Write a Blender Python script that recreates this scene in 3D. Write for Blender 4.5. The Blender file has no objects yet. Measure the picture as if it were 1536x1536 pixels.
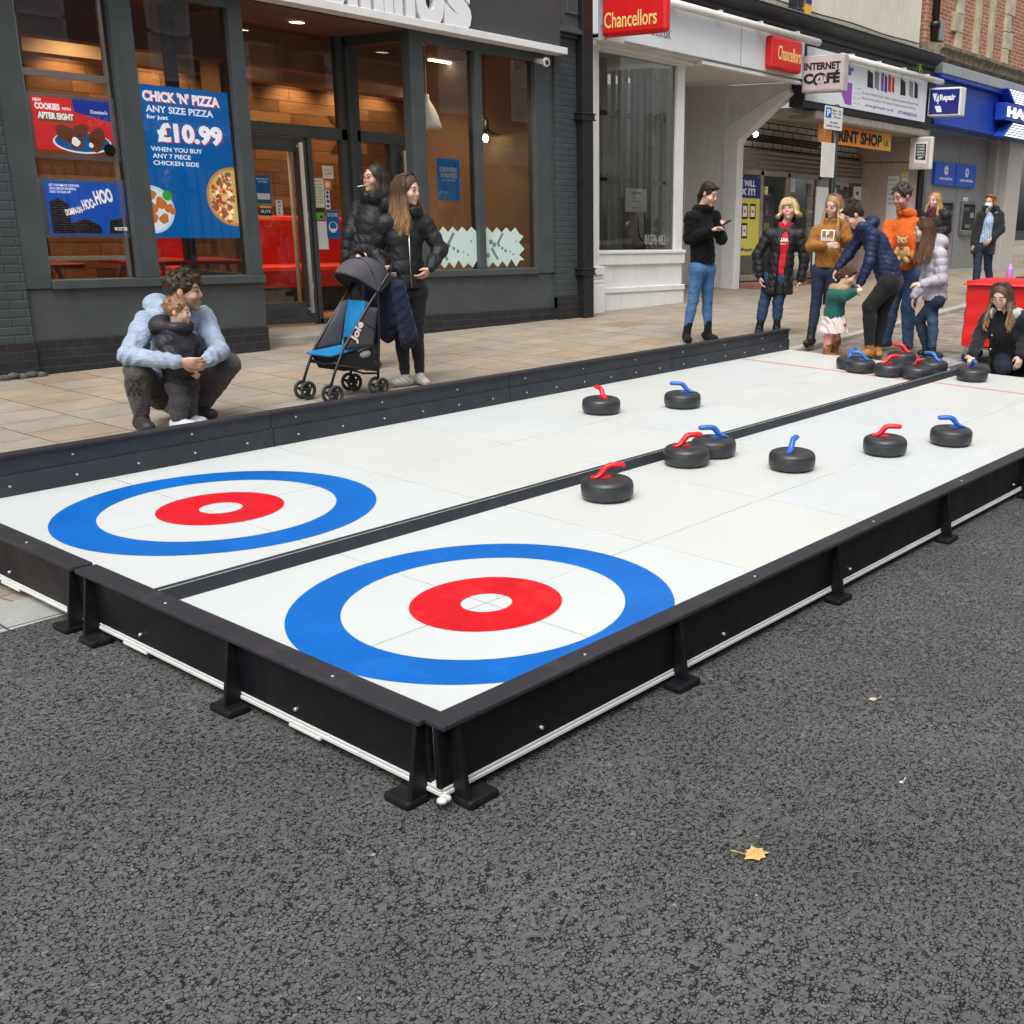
import bpy, math, random
import numpy as np
from mathutils import Matrix, Vector
from mathutils.bvhtree import BVHTree

random.seed(7); RNG = np.random.default_rng(7)
SC = bpy.context.scene; COL = SC.collection
R = math.radians
# ------------------------------------------------------------------ camera
# camera solved from the photograph (rink circles, board lines, shopfront lines); metres, Z up, X along the street
FPX, CX, CY = 1622.394, 1082.144, 792.679
RW = np.array([[0.597843, 0.205720, -0.774766], [-0.801071, 0.188857, -0.567995], [0.029473, 0.960215, 0.277703]])
CAM = np.array([-2.72089, -3.14361, 1.56932])
cd = bpy.data.cameras.new('camera'); cam = bpy.data.objects.new('camera', cd); COL.objects.link(cam)
cd.sensor_width = 36.0; cd.sensor_fit = 'HORIZONTAL'; cd.lens = FPX / 1536 * 36
cd.shift_x = -(CX - 768) / 1536; cd.shift_y = (CY - 768) / 1536
cd.clip_start = 0.05; cd.clip_end = 600
cam.matrix_world = Matrix([list(RW[i]) + [CAM[i]] for i in range(3)] + [[0, 0, 0, 1]])
SC.camera = cam
# ------------------------------------------------------------------ world, sun, exposure (overcast)
SUN_EL, SUN_AZ = 60, 242
w = bpy.data.worlds.new('World'); SC.world = w; w.use_nodes = True
nt = w.node_tree; bg = nt.nodes['Background']
sky = nt.nodes.new('ShaderNodeTexSky'); sky.sky_type = 'NISHITA'; sky.sun_disc = False
sky.sun_elevation = R(SUN_EL); sky.sun_rotation = R(SUN_AZ); sky.air_density = 1.0; sky.dust_density = 6.0; sky.ozone_density = 1.0
hs = nt.nodes.new('ShaderNodeHueSaturation'); hs.inputs['Saturation'].default_value = 0.22
nt.links.new(sky.outputs[0], hs.inputs['Color']); nt.links.new(hs.outputs[0], bg.inputs['Color'])
bg.inputs['Strength'].default_value = 0.15
sd = bpy.data.lights.new('sun', 'SUN'); sd.energy = 0.95; sd.angle = R(42); sd.color = (1, 0.97, 0.93)
sun = bpy.data.objects.new('sun', sd); COL.objects.link(sun)
# sky texture: rotation measured clockwise from +Y
_d = Vector((math.sin(R(SUN_AZ)) * math.cos(R(SUN_EL)), math.cos(R(SUN_AZ)) * math.cos(R(SUN_EL)), math.sin(R(SUN_EL))))
sun.rotation_euler = _d.to_track_quat('Z', 'Y').to_euler(); sun.location = _d * 40
vs = SC.view_settings; vs.view_transform = 'Standard'; vs.look = 'None'; vs.gamma = 1; vs.exposure = 0.55; vs.use_curve_mapping = False
SC.cycles.max_bounces = 8; SC.cycles.transparent_max_bounces = 12
SC.cycles.sample_clamp_indirect = 4.0
SC.cycles.use_denoising = True

# ------------------------------------------------------------------ survey helpers: photograph point -> metres on a known plane
NG = np.array([-0.0214, -0.0083, 0.99974])           # the street climbs a little to the right
MR3 = np.array([[0.999602, -0.018474, -0.021352], [0.018296, 0.999797, -0.008328], [0.021502, 0.007934, 0.999737]])
def gz(x, y): return -(NG[0] * x + NG[1] * y) / NG[2]
def ray(px, py): return RW @ np.array([(px - CX) / FPX, -(py - CY) / FPX, -1.0])
def hit(px, py, n, d):
    r = ray(px, py); n = np.array(n, float); return CAM + r * ((d - n @ CAM) / (n @ r))
def onY(px, py, y): return hit(px, py, (0, 1, 0), y)
def onX(px, py, x): return hit(px, py, (1, 0, 0), x)
def G(px, py, h=0.0): return hit(px, py, NG, NG[2] * h)
def onV(px, py, a, b):                                 # on the vertical plane through ground points a, b
    n = np.array([-(b[1] - a[1]), b[0] - a[0], 0.0]); return hit(px, py, n, n @ np.array(a))
MR = Matrix([list(MR3[i]) + [0] for i in range(3)] + [[0, 0, 0, 1]])
def rink(u, v, h=0, rz=0):                             # a place in the rink's own frame
    return MR @ Matrix.Translation((u, v, h)) @ Matrix.Rotation(rz, 4, 'Z')

# ------------------------------------------------------------------ object helpers
class MB:
    def __init__(s): s.v = []; s.f = []; s.m = []; s.sm = []
    def add(s, vs, fs, mi=0, sm=False):
        o = len(s.v); s.v += [tuple(map(float, p)) for p in vs]; s.f += [tuple(i + o for i in f) for f in fs]
        s.m += [mi] * len(fs); s.sm += [sm] * len(fs); return s
    def box(s, x0, x1, y0, y1, z0, z1, mi=0):
        v = [(x, y, z) for z in (z0, z1) for y in (y0, y1) for x in (x0, x1)]
        return s.add(v, [(0, 2, 3, 1), (4, 5, 7, 6), (0, 1, 5, 4), (2, 6, 7, 3), (0, 4, 6, 2), (1, 3, 7, 5)], mi)
    def obox(s, c, ax, ay, az, mi=0):                  # oriented box: centre and half vectors
        c, ax, ay, az = map(np.array, (c, ax, ay, az))
        v = [c + i * ax + j * ay + k * az for k in (-1, 1) for j in (-1, 1) for i in (-1, 1)]
        return s.add(v, [(0, 2, 3, 1), (4, 5, 7, 6), (0, 1, 5, 4), (2, 6, 7, 3), (0, 4, 6, 2), (1, 3, 7, 5)], mi)
    def prism(s, poly, ax, lo, hi, mi=0):
        n = len(poly)
        def P(a, b, c): return {'x': (c, a, b), 'y': (a, c, b), 'z': (a, b, c)}[ax]
        v = [P(a, b, lo) for a, b in poly] + [P(a, b, hi) for a, b in poly]
        f = [tuple(range(n))[::-1], tuple(range(n, 2 * n))] + [(i, (i + 1) % n, n + (i + 1) % n, n + i) for i in range(n)]
        return s.add(v, f, mi)
    def tube(s, path, r, n=10, mi=0, cap=True):
        P = [np.array(p, float) for p in path]; k = len(P); rr = r if isinstance(r, (list, tuple)) else [r] * k
        vs = []; up = None
        for i in range(k):
            t = P[min(i + 1, k - 1)] - P[max(i - 1, 0)]; t = t / (np.linalg.norm(t) + 1e-12)
            if up is None: up = np.array([0, 0, 1.]) if abs(t[2]) < .9 else np.array([1., 0, 0])
            a = np.cross(t, up); a /= np.linalg.norm(a) + 1e-12; b = np.cross(a, t); up = b
            for j in range(n):
                q = 2 * math.pi * j / n; vs.append(P[i] + rr[i] * (a * math.cos(q) + b * math.sin(q)))
        f = [(i * n + j, i * n + (j + 1) % n, (i + 1) * n + (j + 1) % n, (i + 1) * n + j) for i in range(k - 1) for j in range(n)]
        s.add(vs, f, mi, True)
        if cap:
            o = len(s.v) - len(vs)
            s.f += [tuple(o + j for j in range(n))[::-1], tuple(o + (k - 1) * n + j for j in range(n))]; s.m += [mi] * 2; s.sm += [False] * 2
        return s
    def lathe(s, prof, n=32, c=(0, 0, 0), mi=0, sm=True):
        vs = [(c[0] + r * math.cos(2 * math.pi * j / n), c[1] + r * math.sin(2 * math.pi * j / n), c[2] + z) for r, z in prof for j in range(n)]
        f = [(i * n + j, i * n + (j + 1) % n, (i + 1) * n + (j + 1) % n, (i + 1) * n + j) for i in range(len(prof) - 1) for j in range(n)]
        return s.add(vs, f, mi, sm)
    def ball(s, c, r, n=12, mi=0):
        r = np.array(r) * np.ones(3); vs = []; m = n // 2
        for i in range(m + 1):
            t = math.pi * i / m
            for j in range(n): q = 2 * math.pi * j / n; vs.append(np.array(c) + r * (math.sin(t) * math.cos(q), math.sin(t) * math.sin(q), math.cos(t)))
        return s.add(vs, [(i * n + j, (i + 1) * n + j, (i + 1) * n + (j + 1) % n, i * n + (j + 1) % n) for i in range(m) for j in range(n)], mi, True)
    def grid(s, P, mi=0, sm=True):                     # P[i][j] points
        a, b = len(P), len(P[0])
        return s.add([p for r in P for p in r], [(i * b + j, (i + 1) * b + j, (i + 1) * b + j + 1, i * b + j + 1) for i in range(a - 1) for j in range(b - 1)], mi, sm)
    def build(s, name, mats, parent=None, mw=None, bevel=0, solid=0, subd=0):
        me = bpy.data.meshes.new(name); me.from_pydata(s.v, [], s.f)
        for m in (mats if isinstance(mats, (list, tuple)) else [mats]): me.materials.append(m)
        me.polygons.foreach_set('material_index', s.m); me.polygons.foreach_set('use_smooth', s.sm); me.update()
        o = bpy.data.objects.new(name, me); COL.objects.link(o)
        if mw is not None: o.matrix_world = mw
        WM[o.name] = mw.copy() if mw is not None else Matrix.Identity(4)
        if parent is not None: adopt(o, parent)
        if solid: q = o.modifiers.new('solid', 'SOLIDIFY'); q.thickness = solid; q.offset = 0
        if subd: q = o.modifiers.new('sub', 'SUBSURF'); q.levels = q.render_levels = subd
        if bevel: q = o.modifiers.new('bevel', 'BEVEL'); q.width = bevel; q.segments = 2; q.limit_method = 'ANGLE'; q.angle_limit = R(40)
        return o
WM = {}                                                # own record of world matrices (no depsgraph needed)
def adopt(o, parent):                                  # keep o's coordinates in the world
    o.parent = parent; o.matrix_parent_inverse = WM.get(parent.name, Matrix.Identity(4)).inverted()
def tag(o, label=None, cat=None, group=None, kind=None):
    if label: o['label'] = label
    if cat: o['category'] = cat
    if group: o['group'] = group
    if kind: o['kind'] = kind
    return o
def thing(name, label, cat, loc=(0, 0, 0), group=None, mw=None):
    o = bpy.data.objects.new(name, None); COL.objects.link(o); o.empty_display_size = .1
    o.matrix_world = mw if mw is not None else Matrix.Translation([float(v) for v in loc]); WM[o.name] = o.matrix_world.copy()
    return tag(o, label, cat, group)
def copy_tree(o, parent=None):
    c = o.copy(); COL.objects.link(c); c.parent = parent
    for ch in list(o.children): copy_tree(ch, c)
    return c
def frame(o, xd, yd):
    x = Vector(xd).normalized(); y = Vector(yd); y = (y - x * y.dot(x)).normalized(); z = x.cross(y)
    return Matrix([[x[i], y[i], z[i], float(o[i])] for i in range(3)] + [[0, 0, 0, 1]])
_TX = {}
def text_data(s, bold=0.0, depth=0.02, shear=0):
    k = (s, bold, depth, shear)
    if k in _TX: return _TX[k]
    cu = bpy.data.curves.new('t', 'FONT'); cu.body = s; cu.offset = bold; cu.extrude = depth; cu.shear = shear; cu.resolution_u = 3
    ob = bpy.data.objects.new('t', cu); COL.objects.link(ob)
    dg = bpy.context.evaluated_depsgraph_get(); me = bpy.data.meshes.new_from_object(ob.evaluated_get(dg))
    v = np.array([p.co[:] for p in me.vertices]); f = [tuple(p.vertices) for p in me.polygons]
    bpy.data.objects.remove(ob); bpy.data.meshes.remove(me)
    v[:, :2] -= v[:, :2].min(0); ext = v[:, :2].max(0); v[:, 0] /= ext[0]; v[:, 1] /= ext[1]
    v[:, 2] = (v[:, 2] > 0) * 1.0
    _TX[k] = (v, f, ext[0] / ext[1]); return _TX[k]
def letters(rows, m, parent, name='lettering', depth=.0015):
    """rows: (string, origin, xdir, ydir, width or None, height, bold); one mesh"""
    mb = MB()
    for s, o, xd, yd, wd, ht, bold in rows:
        v, f, asp = text_data(s, bold); wd = wd or ht * asp
        Mx = frame(o, xd, yd); q = v * [wd, ht, depth]
        A = np.array(Mx)
        mb.add(q @ A[:3, :3].T + A[:3, 3], f)
    return mb.build(name, m, parent)
XA, ZA, YN = (1, 0, 0), (0, 0, 1), (0, -1, 0)

# ------------------------------------------------------------------ materials
def nmat(name):
    m = bpy.data.materials.new(name); m.use_nodes = True; t = m.node_tree; return m, t, t.nodes['Principled BSDF']
def N(t, typ, **k):
    n = t.nodes.new(typ)
    for a, v in k.items():
        if a.startswith('i_'): n.inputs[a[2:].replace('_', ' ')].default_value = v
        else: setattr(n, a, v)
    return n
def L(t, a, b): t.links.new(a, b)
def noise(t, co, scale, det=3, rough=.55): 
    n = N(t, 'ShaderNodeTexNoise'); n.inputs['Scale'].default_value = scale; n.inputs['Detail'].default_value = det; n.inputs['Roughness'].default_value = rough
    if co is not None: L(t, co, n.inputs['Vector'])
    return n
def ramp(t, fac, stops):
    r = N(t, 'ShaderNodeValToRGB'); e = r.color_ramp.elements
    while len(e) < len(stops): e.new(.5)
    for q, (p, c) in zip(e, stops): q.position = p; q.color = (*c, 1) if len(c) == 3 else c
    L(t, fac, r.inputs['Fac']); return r
def mix(t, fac, a, b, mode='MIX'):
    n = N(t, 'ShaderNodeMix', data_type='RGBA', blend_type=mode)
    for i, v in ((0, fac), (6, a), (7, b)):
        if hasattr(v, 'is_linked'): L(t, v, n.inputs[i])
        else: n.inputs[i].default_value = v if i == 0 else ((*v, 1) if len(v) == 3 else v)
    return n.outputs[2]
def math_(t, op, a, b=0.0):
    n = N(t, 'ShaderNodeMath', operation=op)
    for i, v in ((0, a), (1, b)):
        if hasattr(v, 'is_linked'): L(t, v, n.inputs[i])
        else: n.inputs[i].default_value = v
    return n.outputs[0]
def mrange(t, v, a, b, c, d):
    n = N(t, 'ShaderNodeMapRange'); L(t, v, n.inputs[0])
    for i, x in enumerate((a, b, c, d)): n.inputs[i + 1].default_value = x
    return n.outputs[0]
def bump(t, h, b, strength=.3, dist=.002, prev=None):
    n = N(t, 'ShaderNodeBump'); n.inputs['Strength'].default_value = strength; n.inputs['Distance'].default_value = dist
    L(t, h, n.inputs['Height'])
    if prev is not None: L(t, prev, n.inputs['Normal'])
    if b is not None: L(t, n.outputs[0], b.inputs['Normal'])
    return n.outputs[0]
def co_(t, kind='Object'): return N(t, 'ShaderNodeTexCoord').outputs[kind]
_MC = {}
def M(name, col, rough=.5, var=.12, vs=6.0, bmp=0.0, bs=120.0, metal=0.0, spec=.5, coat=0.0, streak=0.0):
    """everyday material: base colour with soft uneven wear, rough variation, fine bump"""
    if name in _MC: return _MC[name]
    m, t, b = nmat(name); c = co_(t)
    n = noise(t, c, vs, 5, .6)
    v = mrange(t, n.outputs[0], .3, .7, 1 - var, 1 + var)
    hsv = N(t, 'ShaderNodeHueSaturation'); hsv.inputs['Color'].default_value = (*col, 1); L(t, v, hsv.inputs['Value'])
    out = hsv.outputs[0]
    if streak:                                         # rain streaks and grime that belong to the paint
        mp = N(t, 'ShaderNodeMapping'); mp.inputs['Scale'].default_value = (9, 9, .7); L(t, c, mp.inputs[0]); g = noise(t, mp.outputs[0], 1.3, 6, .7)
        out = mix(t, mrange(t, g.outputs[0], .5, .78, 0, streak), out, (col[0] * .45, col[1] * .42, col[2] * .36))
    L(t, out, b.inputs['Base Color'])
    n2 = noise(t, c, vs * 3.1, 4); L(t, mrange(t, n2.outputs[0], .3, .7, max(rough - .1, .03), min(rough + .12, 1)), b.inputs['Roughness'])
    b.inputs['Metallic'].default_value = metal; b.inputs['Specular IOR Level'].default_value = spec; b.inputs['Coat Weight'].default_value = coat
    if bmp: bump(t, noise(t, c, bs, 3).outputs[0], b, bmp, .003)
    _MC[name] = m; return m
def glow(name, col, strength):
    if name in _MC: return _MC[name]
    m, t, b = nmat(name); b.inputs['Base Color'].default_value = (*col, 1)
    b.inputs['Emission Color'].default_value = (*col, 1); b.inputs['Emission Strength'].default_value = strength
    _MC[name] = m; return m
def vcol(name, rough=.7, bmp=.15, bs=350, cloth_finish=0.0, spec=.3, wr=0.0, ws=16):
    if name in _MC: return _MC[name]
    m, t, b = nmat(name); a = N(t, 'ShaderNodeAttribute', attribute_name='Col'); c = co_(t)
    n = noise(t, c, 14, 4); v = mrange(t, n.outputs[0], .3, .7, .86, 1.14)
    h = N(t, 'ShaderNodeHueSaturation'); L(t, a.outputs['Color'], h.inputs['Color']); L(t, v, h.inputs['Value']); L(t, h.outputs[0], b.inputs['Base Color'])
    b.inputs['Roughness'].default_value = rough; b.inputs['Sheen Weight'].default_value = cloth_finish; b.inputs['Specular IOR Level'].default_value = spec
    pv = None
    if wr:
        mp = N(t, 'ShaderNodeMapping'); mp.inputs['Scale'].default_value = (1, 1, 1.9); L(t, c, mp.inputs[0]); nw = noise(t, mp.outputs[0], ws, 2.5, .5); nw.inputs['Distortion'].default_value = 1.6
        pv = bump(t, nw.outputs[0], None, wr, .02)
    if bmp: bump(t, noise(t, c, bs, 2).outputs[0], b, bmp, .002, pv)
    _MC[name] = m; return m
def wallco(t):                                         # (along wall, height) for upright walls
    s = N(t, 'ShaderNodeSeparateXYZ'); L(t, co_(t), s.inputs[0]); cb = N(t, 'ShaderNodeCombineXYZ')
    L(t, math_(t, 'ADD', s.outputs[0], s.outputs[1]), cb.inputs[0]); L(t, s.outputs[2], cb.inputs[1]); return cb.outputs[0]
def brickmat(name, c1, c2, mortar, bw=.225, bh=.075, ms=.012, rough=.85, depth=.006, var=.2, msm=.1):
    m, t, b = nmat(name); w_ = wallco(t)
    k = N(t, 'ShaderNodeTexBrick'); L(t, w_, k.inputs['Vector'])
    for a, v in (('Scale', 1), ('Brick Width', bw), ('Row Height', bh), ('Mortar Size', ms), ('Mortar Smooth', msm), ('Bias', 0)): k.inputs[a].default_value = v
    k.inputs['Color1'].default_value = (*c1, 1); k.inputs['Color2'].default_value = (*c2, 1); k.inputs['Mortar'].default_value = (*mortar, 1)
    n = noise(t, co_(t), 9, 6, .65); v = mrange(t, n.outputs[0], .3, .7, 1 - var, 1 + var)
    h = N(t, 'ShaderNodeHueSaturation'); L(t, k.outputs['Color'], h.inputs['Color']); L(t, v, h.inputs['Value']); L(t, h.outputs[0], b.inputs['Base Color'])
    b.inputs['Roughness'].default_value = rough
    inv = math_(t, 'SUBTRACT', 1, k.outputs['Fac'])
    p = bump(t, inv, None, .8, depth); bump(t, noise(t, co_(t), 60, 4).outputs[0], b, .35, .006, p)
    return m
def glassmat(name, tint=(1, 1, 1), gain=2.4, rough=0.0):
    m = bpy.data.materials.new(name); m.use_nodes = True; t = m.node_tree; t.nodes.remove(t.nodes['Principled BSDF'])
    tr = N(t, 'ShaderNodeBsdfTransparent'); tr.inputs[0].default_value = (*tint, 1)
    gl = N(t, 'ShaderNodeBsdfGlossy'); gl.inputs['Roughness'].default_value = rough
    fr = N(t, 'ShaderNodeFresnel'); fr.inputs['IOR'].default_value = 1.5
    ms = N(t, 'ShaderNodeMixShader'); L(t, math_(t, 'MINIMUM', math_(t, 'MULTIPLY', fr.outputs[0], gain), 1.0), ms.inputs[0]); L(t, tr.outputs[0], ms.inputs[1]); L(t, gl.outputs[0], ms.inputs[2])
    # slight waviness of old panes
    nb = N(t, 'ShaderNodeBump'); nb.inputs['Strength'].default_value = .02; nb.inputs['Distance'].default_value = .01
    L(t, noise(t, co_(t), 1.7, 1).outputs[0], nb.inputs['Height']); L(t, nb.outputs[0], gl.inputs['Normal'])
    L(t, ms.outputs[0], t.nodes['Material Output'].inputs[0]); return m
# ------------------------------------------------------------------ ground materials
def cells(t, u, v, w_, h_, shift=1.0):
    """random staggered blocks: returns (distance to joint in m, random per block)"""
    vr = math_(t, 'DIVIDE', v, h_); row = math_(t, 'FLOOR', vr); wn = N(t, 'ShaderNodeTexWhiteNoise', noise_dimensions='1D'); L(t, row, wn.inputs['W'])
    uu = math_(t, 'ADD', math_(t, 'DIVIDE', u, w_), math_(t, 'MULTIPLY', wn.outputs[0], shift)); col = math_(t, 'FLOOR', uu)
    cb = N(t, 'ShaderNodeCombineXYZ'); L(t, row, cb.inputs[0]); L(t, col, cb.inputs[1])
    w2 = N(t, 'ShaderNodeTexWhiteNoise', noise_dimensions='2D'); L(t, cb.outputs[0], w2.inputs['Vector'])
    fu, fv = math_(t, 'FRACT', uu), math_(t, 'FRACT', vr)
    du = math_(t, 'MULTIPLY', math_(t, 'MINIMUM', fu, math_(t, 'SUBTRACT', 1, fu)), w_)
    dv = math_(t, 'MULTIPLY', math_(t, 'MINIMUM', fv, math_(t, 'SUBTRACT', 1, fv)), h_)
    return math_(t, 'MINIMUM', du, dv), w2
def xyz(t, rot=0.0):
    c = co_(t)
    if rot:
        mp = N(t, 'ShaderNodeMapping'); mp.inputs['Rotation'].default_value = (0, 0, rot); L(t, c, mp.inputs[0]); c = mp.outputs[0]
    s = N(t, 'ShaderNodeSeparateXYZ'); L(t, c, s.inputs[0]); return c, s.outputs[0], s.outputs[1], s.outputs[2]
def blockmat(name, w_, h_, stops, joint, jw=.004, rot=0.0, swap=True, gs=40, gv=.12, rough=.75, bm=.5, jd=.004, blot=.18, spec=.35):
    m, t, b = nmat(name); c, x, y, z = xyz(t, rot)
    d, rn = cells(t, y if swap else x, x if swap else y, w_, h_)
    base = ramp(t, rn.outputs[0], stops).outputs[0]
    big = noise(t, c, 2.3, 6, .7); fine = noise(t, c, gs, 5, .7)
    h = N(t, 'ShaderNodeHueSaturation'); L(t, base, h.inputs['Color'])
    L(t, math_(t, 'MULTIPLY', mrange(t, big.outputs[0], .3, .7, 1 - blot, 1 + blot), mrange(t, fine.outputs[0], .3, .7, 1 - gv, 1 + gv)), h.inputs['Value'])
    jm = mrange(t, math_(t, 'ADD', d, math_(t, 'MULTIPLY', fine.outputs[0], jw * .6)), jw * .6, jw * 1.5, 1, 0)
    L(t, mix(t, jm, h.outputs[0], joint), b.inputs['Base Color'])
    L(t, mrange(t, big.outputs[0], .3, .7, rough - .12, rough + .12), b.inputs['Roughness']); b.inputs['Specular IOR Level'].default_value = spec
    p = bump(t, math_(t, 'SUBTRACT', 1, jm), None, .7, jd); bump(t, fine.outputs[0], b, bm, .004, p)
    return m, t, b
# asphalt: flat-topped aggregate with dark, irregular crevices
MA, t, b = nmat('asphalt'); c = co_(t)
wp = noise(t, c, 70, 1); cw = mix(t, .011, c, wp.outputs['Color'], 'ADD')
vo = N(t, 'ShaderNodeTexVoronoi', feature='DISTANCE_TO_EDGE'); vo.inputs['Scale'].default_value = 90; L(t, cw, vo.inputs['Vector'])
vc = N(t, 'ShaderNodeTexVoronoi', feature='F1'); vc.inputs['Scale'].default_value = 90; L(t, cw, vc.inputs['Vector'])
n1 = noise(t, c, 66, 2, .5); n2 = noise(t, c, 1.1, 6, .62); n3 = noise(t, c, 260, 2); n4 = noise(t, c, 6, 3, .6)
thr = math_(t, 'ADD', mrange(t, n1.outputs[0], .34, .64, -.075, .085), math_(t, 'MULTIPLY', math_(t, 'SUBTRACT', n4.outputs[0], .5), .06))
crev = mrange(t, math_(t, 'ADD', vo.outputs['Distance'], thr), .02, .085, 1, 0)
cr = ramp(t, vc.outputs['Color'], [(0, (.074, .078, .077)), (.6, (.090, .094, .092)), (.9, (.115, .117, .112)), (.975, (.165, .16, .15)), (1, (.38, .37, .34))])
hv = N(t, 'ShaderNodeHueSaturation'); L(t, cr.outputs[0], hv.inputs['Color']); L(t, math_(t, 'MULTIPLY', mrange(t, n2.outputs[0], .3, .7, .80, 1.20), mrange(t, n3.outputs[0], .25, .75, .8, 1.2)), hv.inputs['Value'])
L(t, mix(t, crev, hv.outputs[0], (.0055, .0055, .0065)), b.inputs['Base Color'])
L(t, mrange(t, n3.outputs[0], .3, .7, .5, .8), b.inputs['Roughness']); b.inputs['Specular IOR Level'].default_value = .35
p_ = bump(t, math_(t, 'SUBTRACT', 1, crev), None, .95, .006); bump(t, n3.outputs[0], b, .4, .002, p_)
M_SLAB, _, _ = blockmat('sandstone_slabs', .40, .485, [(0, (.275, .235, .185)), (.3, (.31, .27, .215)), (.55, (.265, .24, .20)), (.72, (.31, .255, .185)), (.90, (.295, .235, .165)), (1, (.265, .19, .12))], (.030, .022, .016), jw=.0048, rot=-.06, gs=70, gv=.14)
M_SETT, _, _ = blockmat('brick_setts', .21, .105, [(0, (.20, .165, .135)), (.35, (.27, .225, .185)), (.6, (.33, .285, .23)), (.8, (.24, .17, .135)), (1, (.15, .125, .11))], (.06, .052, .045), jw=.004, rot=-.1, gs=90)
M_GRAN, _, _ = blockmat('granite_strip', .33, .62, [(0, (.28, .28, .27)), (.5, (.36, .36, .345)), (1, (.24, .24, .235))], (.045, .045, .045), jw=.006, gs=160, gv=.35, swap=True)
M_KERB = M('kerb_stone', (.36, .34, .31), .8, .25, 5, .4, 90)
M_REDT, _, _ = blockmat('red_tiles', .1, .2, [(0, (.27, .12, .085)), (1, (.34, .16, .11))], (.1, .07, .06), jw=.003)
def ybr(x, o): return 1.27 + .03 * (x + 1.2) + o        # asphalt / granite / setts
def ykb(x): return 2.4 + .125 * (x + 1)                 # kerb line
def sheet(name, ylo, yhi, m, x0=-14, x1=60, n=40, h=lambda x, k: 0.0):
    mb = MB(); P = []
    for i in range(n + 1):
        x = x0 + (x1 - x0) * i / n; a, b_ = ylo(x), yhi(x)
        P.append([(x, a + (b_ - a) * j / 4, gz(x, a + (b_ - a) * j / 4) + h(x, j / 4)) for j in range(5)])
    mb.grid(P, sm=False); return tag(mb.build(name, m), kind='structure')
sheet('road', lambda x: -9.0, lambda x: ybr(x, 0), MA)
sheet('granite_strip', lambda x: ybr(x, 0), lambda x: ybr(x, .3), M_GRAN)
sheet('brick_paving', lambda x: ybr(x, .3), lambda x: max(ykb(x) - .14, ybr(x, .32)), M_SETT, h=lambda x, k: -.05 * k)
sheet('pavement', ykb, lambda x: 14.0, M_SLAB)
mb = MB()
for i in range(74):
    x = -8 + .92 * i; xe = x + .912
    if ykb(x) - .14 < ybr(x, .3): continue
    za = [gz(q, ykb(q)) for q in (x, xe)]
    v = [(q, ykb(q) + dy, z_ + dz) for (q, z_) in ((x, za[0]), (xe, za[1])) for dy, dz in ((-.14, -.1), (-.14, .002), (0, .004), (0, -.1))]
    mb.add(v, [(0, 1, 5, 4), (1, 2, 6, 5), (2, 3, 7, 6), (0, 3, 2, 1), (4, 5, 6, 7)])
tag(mb.build('kerb', M_KERB, bevel=.008), kind='structure')
sheet('far_pavement', lambda x: -9.0 - 3.0, lambda x: -9.0, M_KERB, h=lambda x, k: .0)

# ------------------------------------------------------------------ building materials
FY = 7.05
M_GREY = M('grey_paint', (.062, .074, .078), .45, .14, 3, .05, 30, streak=.3)
M_GREYD = M('grey_fascia', (.05, .056, .06), .5, .1, 2, .04, 20)
M_PLINTH = brickmat('black_plinth', (.013, .014, .016), (.02, .021, .023), (.03, .031, .033), .225, .075, .006, .6, .004, .35)
M_GBRICK = brickmat('grey_painted_brick', (.05, .062, .068), (.056, .068, .074), (.044, .055, .06), .225, .072, .01, .5, .006, .14, .6)
M_RBRICK = brickmat('red_brick', (.33, .105, .045), (.42, .16, .075), (.40, .33, .26), .225, .075, .011, .85, .004, .28)
M_OBRICK = brickmat('brown_brick', (.20, .085, .055), (.24, .11, .07), (.22, .18, .15), .225, .075, .01, .85, .004, .2)
M_WHITE = M('white_paint', (.76, .76, .75), .45, .05, 3, .05, 40, streak=.22)
M_WHITEW = M('white_wall', (.70, .695, .675), .6, .08, 2.5, .12, 30, streak=.28)
M_CREAM = M('cream_render', (.68, .63, .51), .85, .09, 1.2, .25, 60, streak=.35)
M_BLK = M('black_paint', (.012, .012, .014), .42, .3, 8, .1, 40)
M_PIPE = M('white_tube', (.70, .69, .65), .4, .1, 6)
M_STONE = M('weathered_stone', (.44, .385, .275), .9, .3, 4, .5, 50)
M_STONED = M('dirty_stone', (.20, .165, .115), .9, .6, 9, .6, 60)
M_GRAN2 = M('speckled_granite', (.36, .345, .325), .45, .5, 130, .05, 100)
M_ATM = M('steel_panel', (.22, .225, .225), .4, .06, 1.5, streak=.2)
M_STEEL = M('brushed_steel', (.45, .45, .44), .3, .1, 12, metal=1)
M_DARK = M('dark_interior', (.025, .024, .024), .8, .2)
M_GLASS = glassmat('window_glass')
M_GLASSC = glassmat('window_glass_clear', (.93, .96, .95), 2.6)
M_RED = M('sign_red', (.62, .012, .014), .35, .05, 3)
M_BLUE = M('sign_blue', (.012, .055, .40), .35, .06, 3)
M_NAVY = M('sign_navy', (.012, .02, .20), .35, .06, 3)
M_PAPER = M('paper_white', (.72, .73, .72), .6, .03)
M_INK = M('ink_black', (.015, .015, .017), .6, .05)
M_WTXT = M('print_white', (.80, .81, .82), .5, .02)
M_PBLUE = M('print_blue', (.0, .115, .36), .45, .05)
M_YEL = M('print_yellow', (.72, .66, .10), .5, .04)
M_ORG = M('print_orange', (.85, .25, .035), .5, .05)
M_AMB = M('print_amber', (.85, .50, .06), .5, .05)
M_GOLD = M('letter_gold', (.85, .62, .22), .4, .03)
M_PRED = M('print_red', (.62, .03, .03), .5, .05)
M_GRN = M('print_green', (.12, .42, .04), .5, .05)
M_CHOC = M('print_chocolate', (.13, .05, .03), .7, .5, 60, .3, 90)
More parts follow.
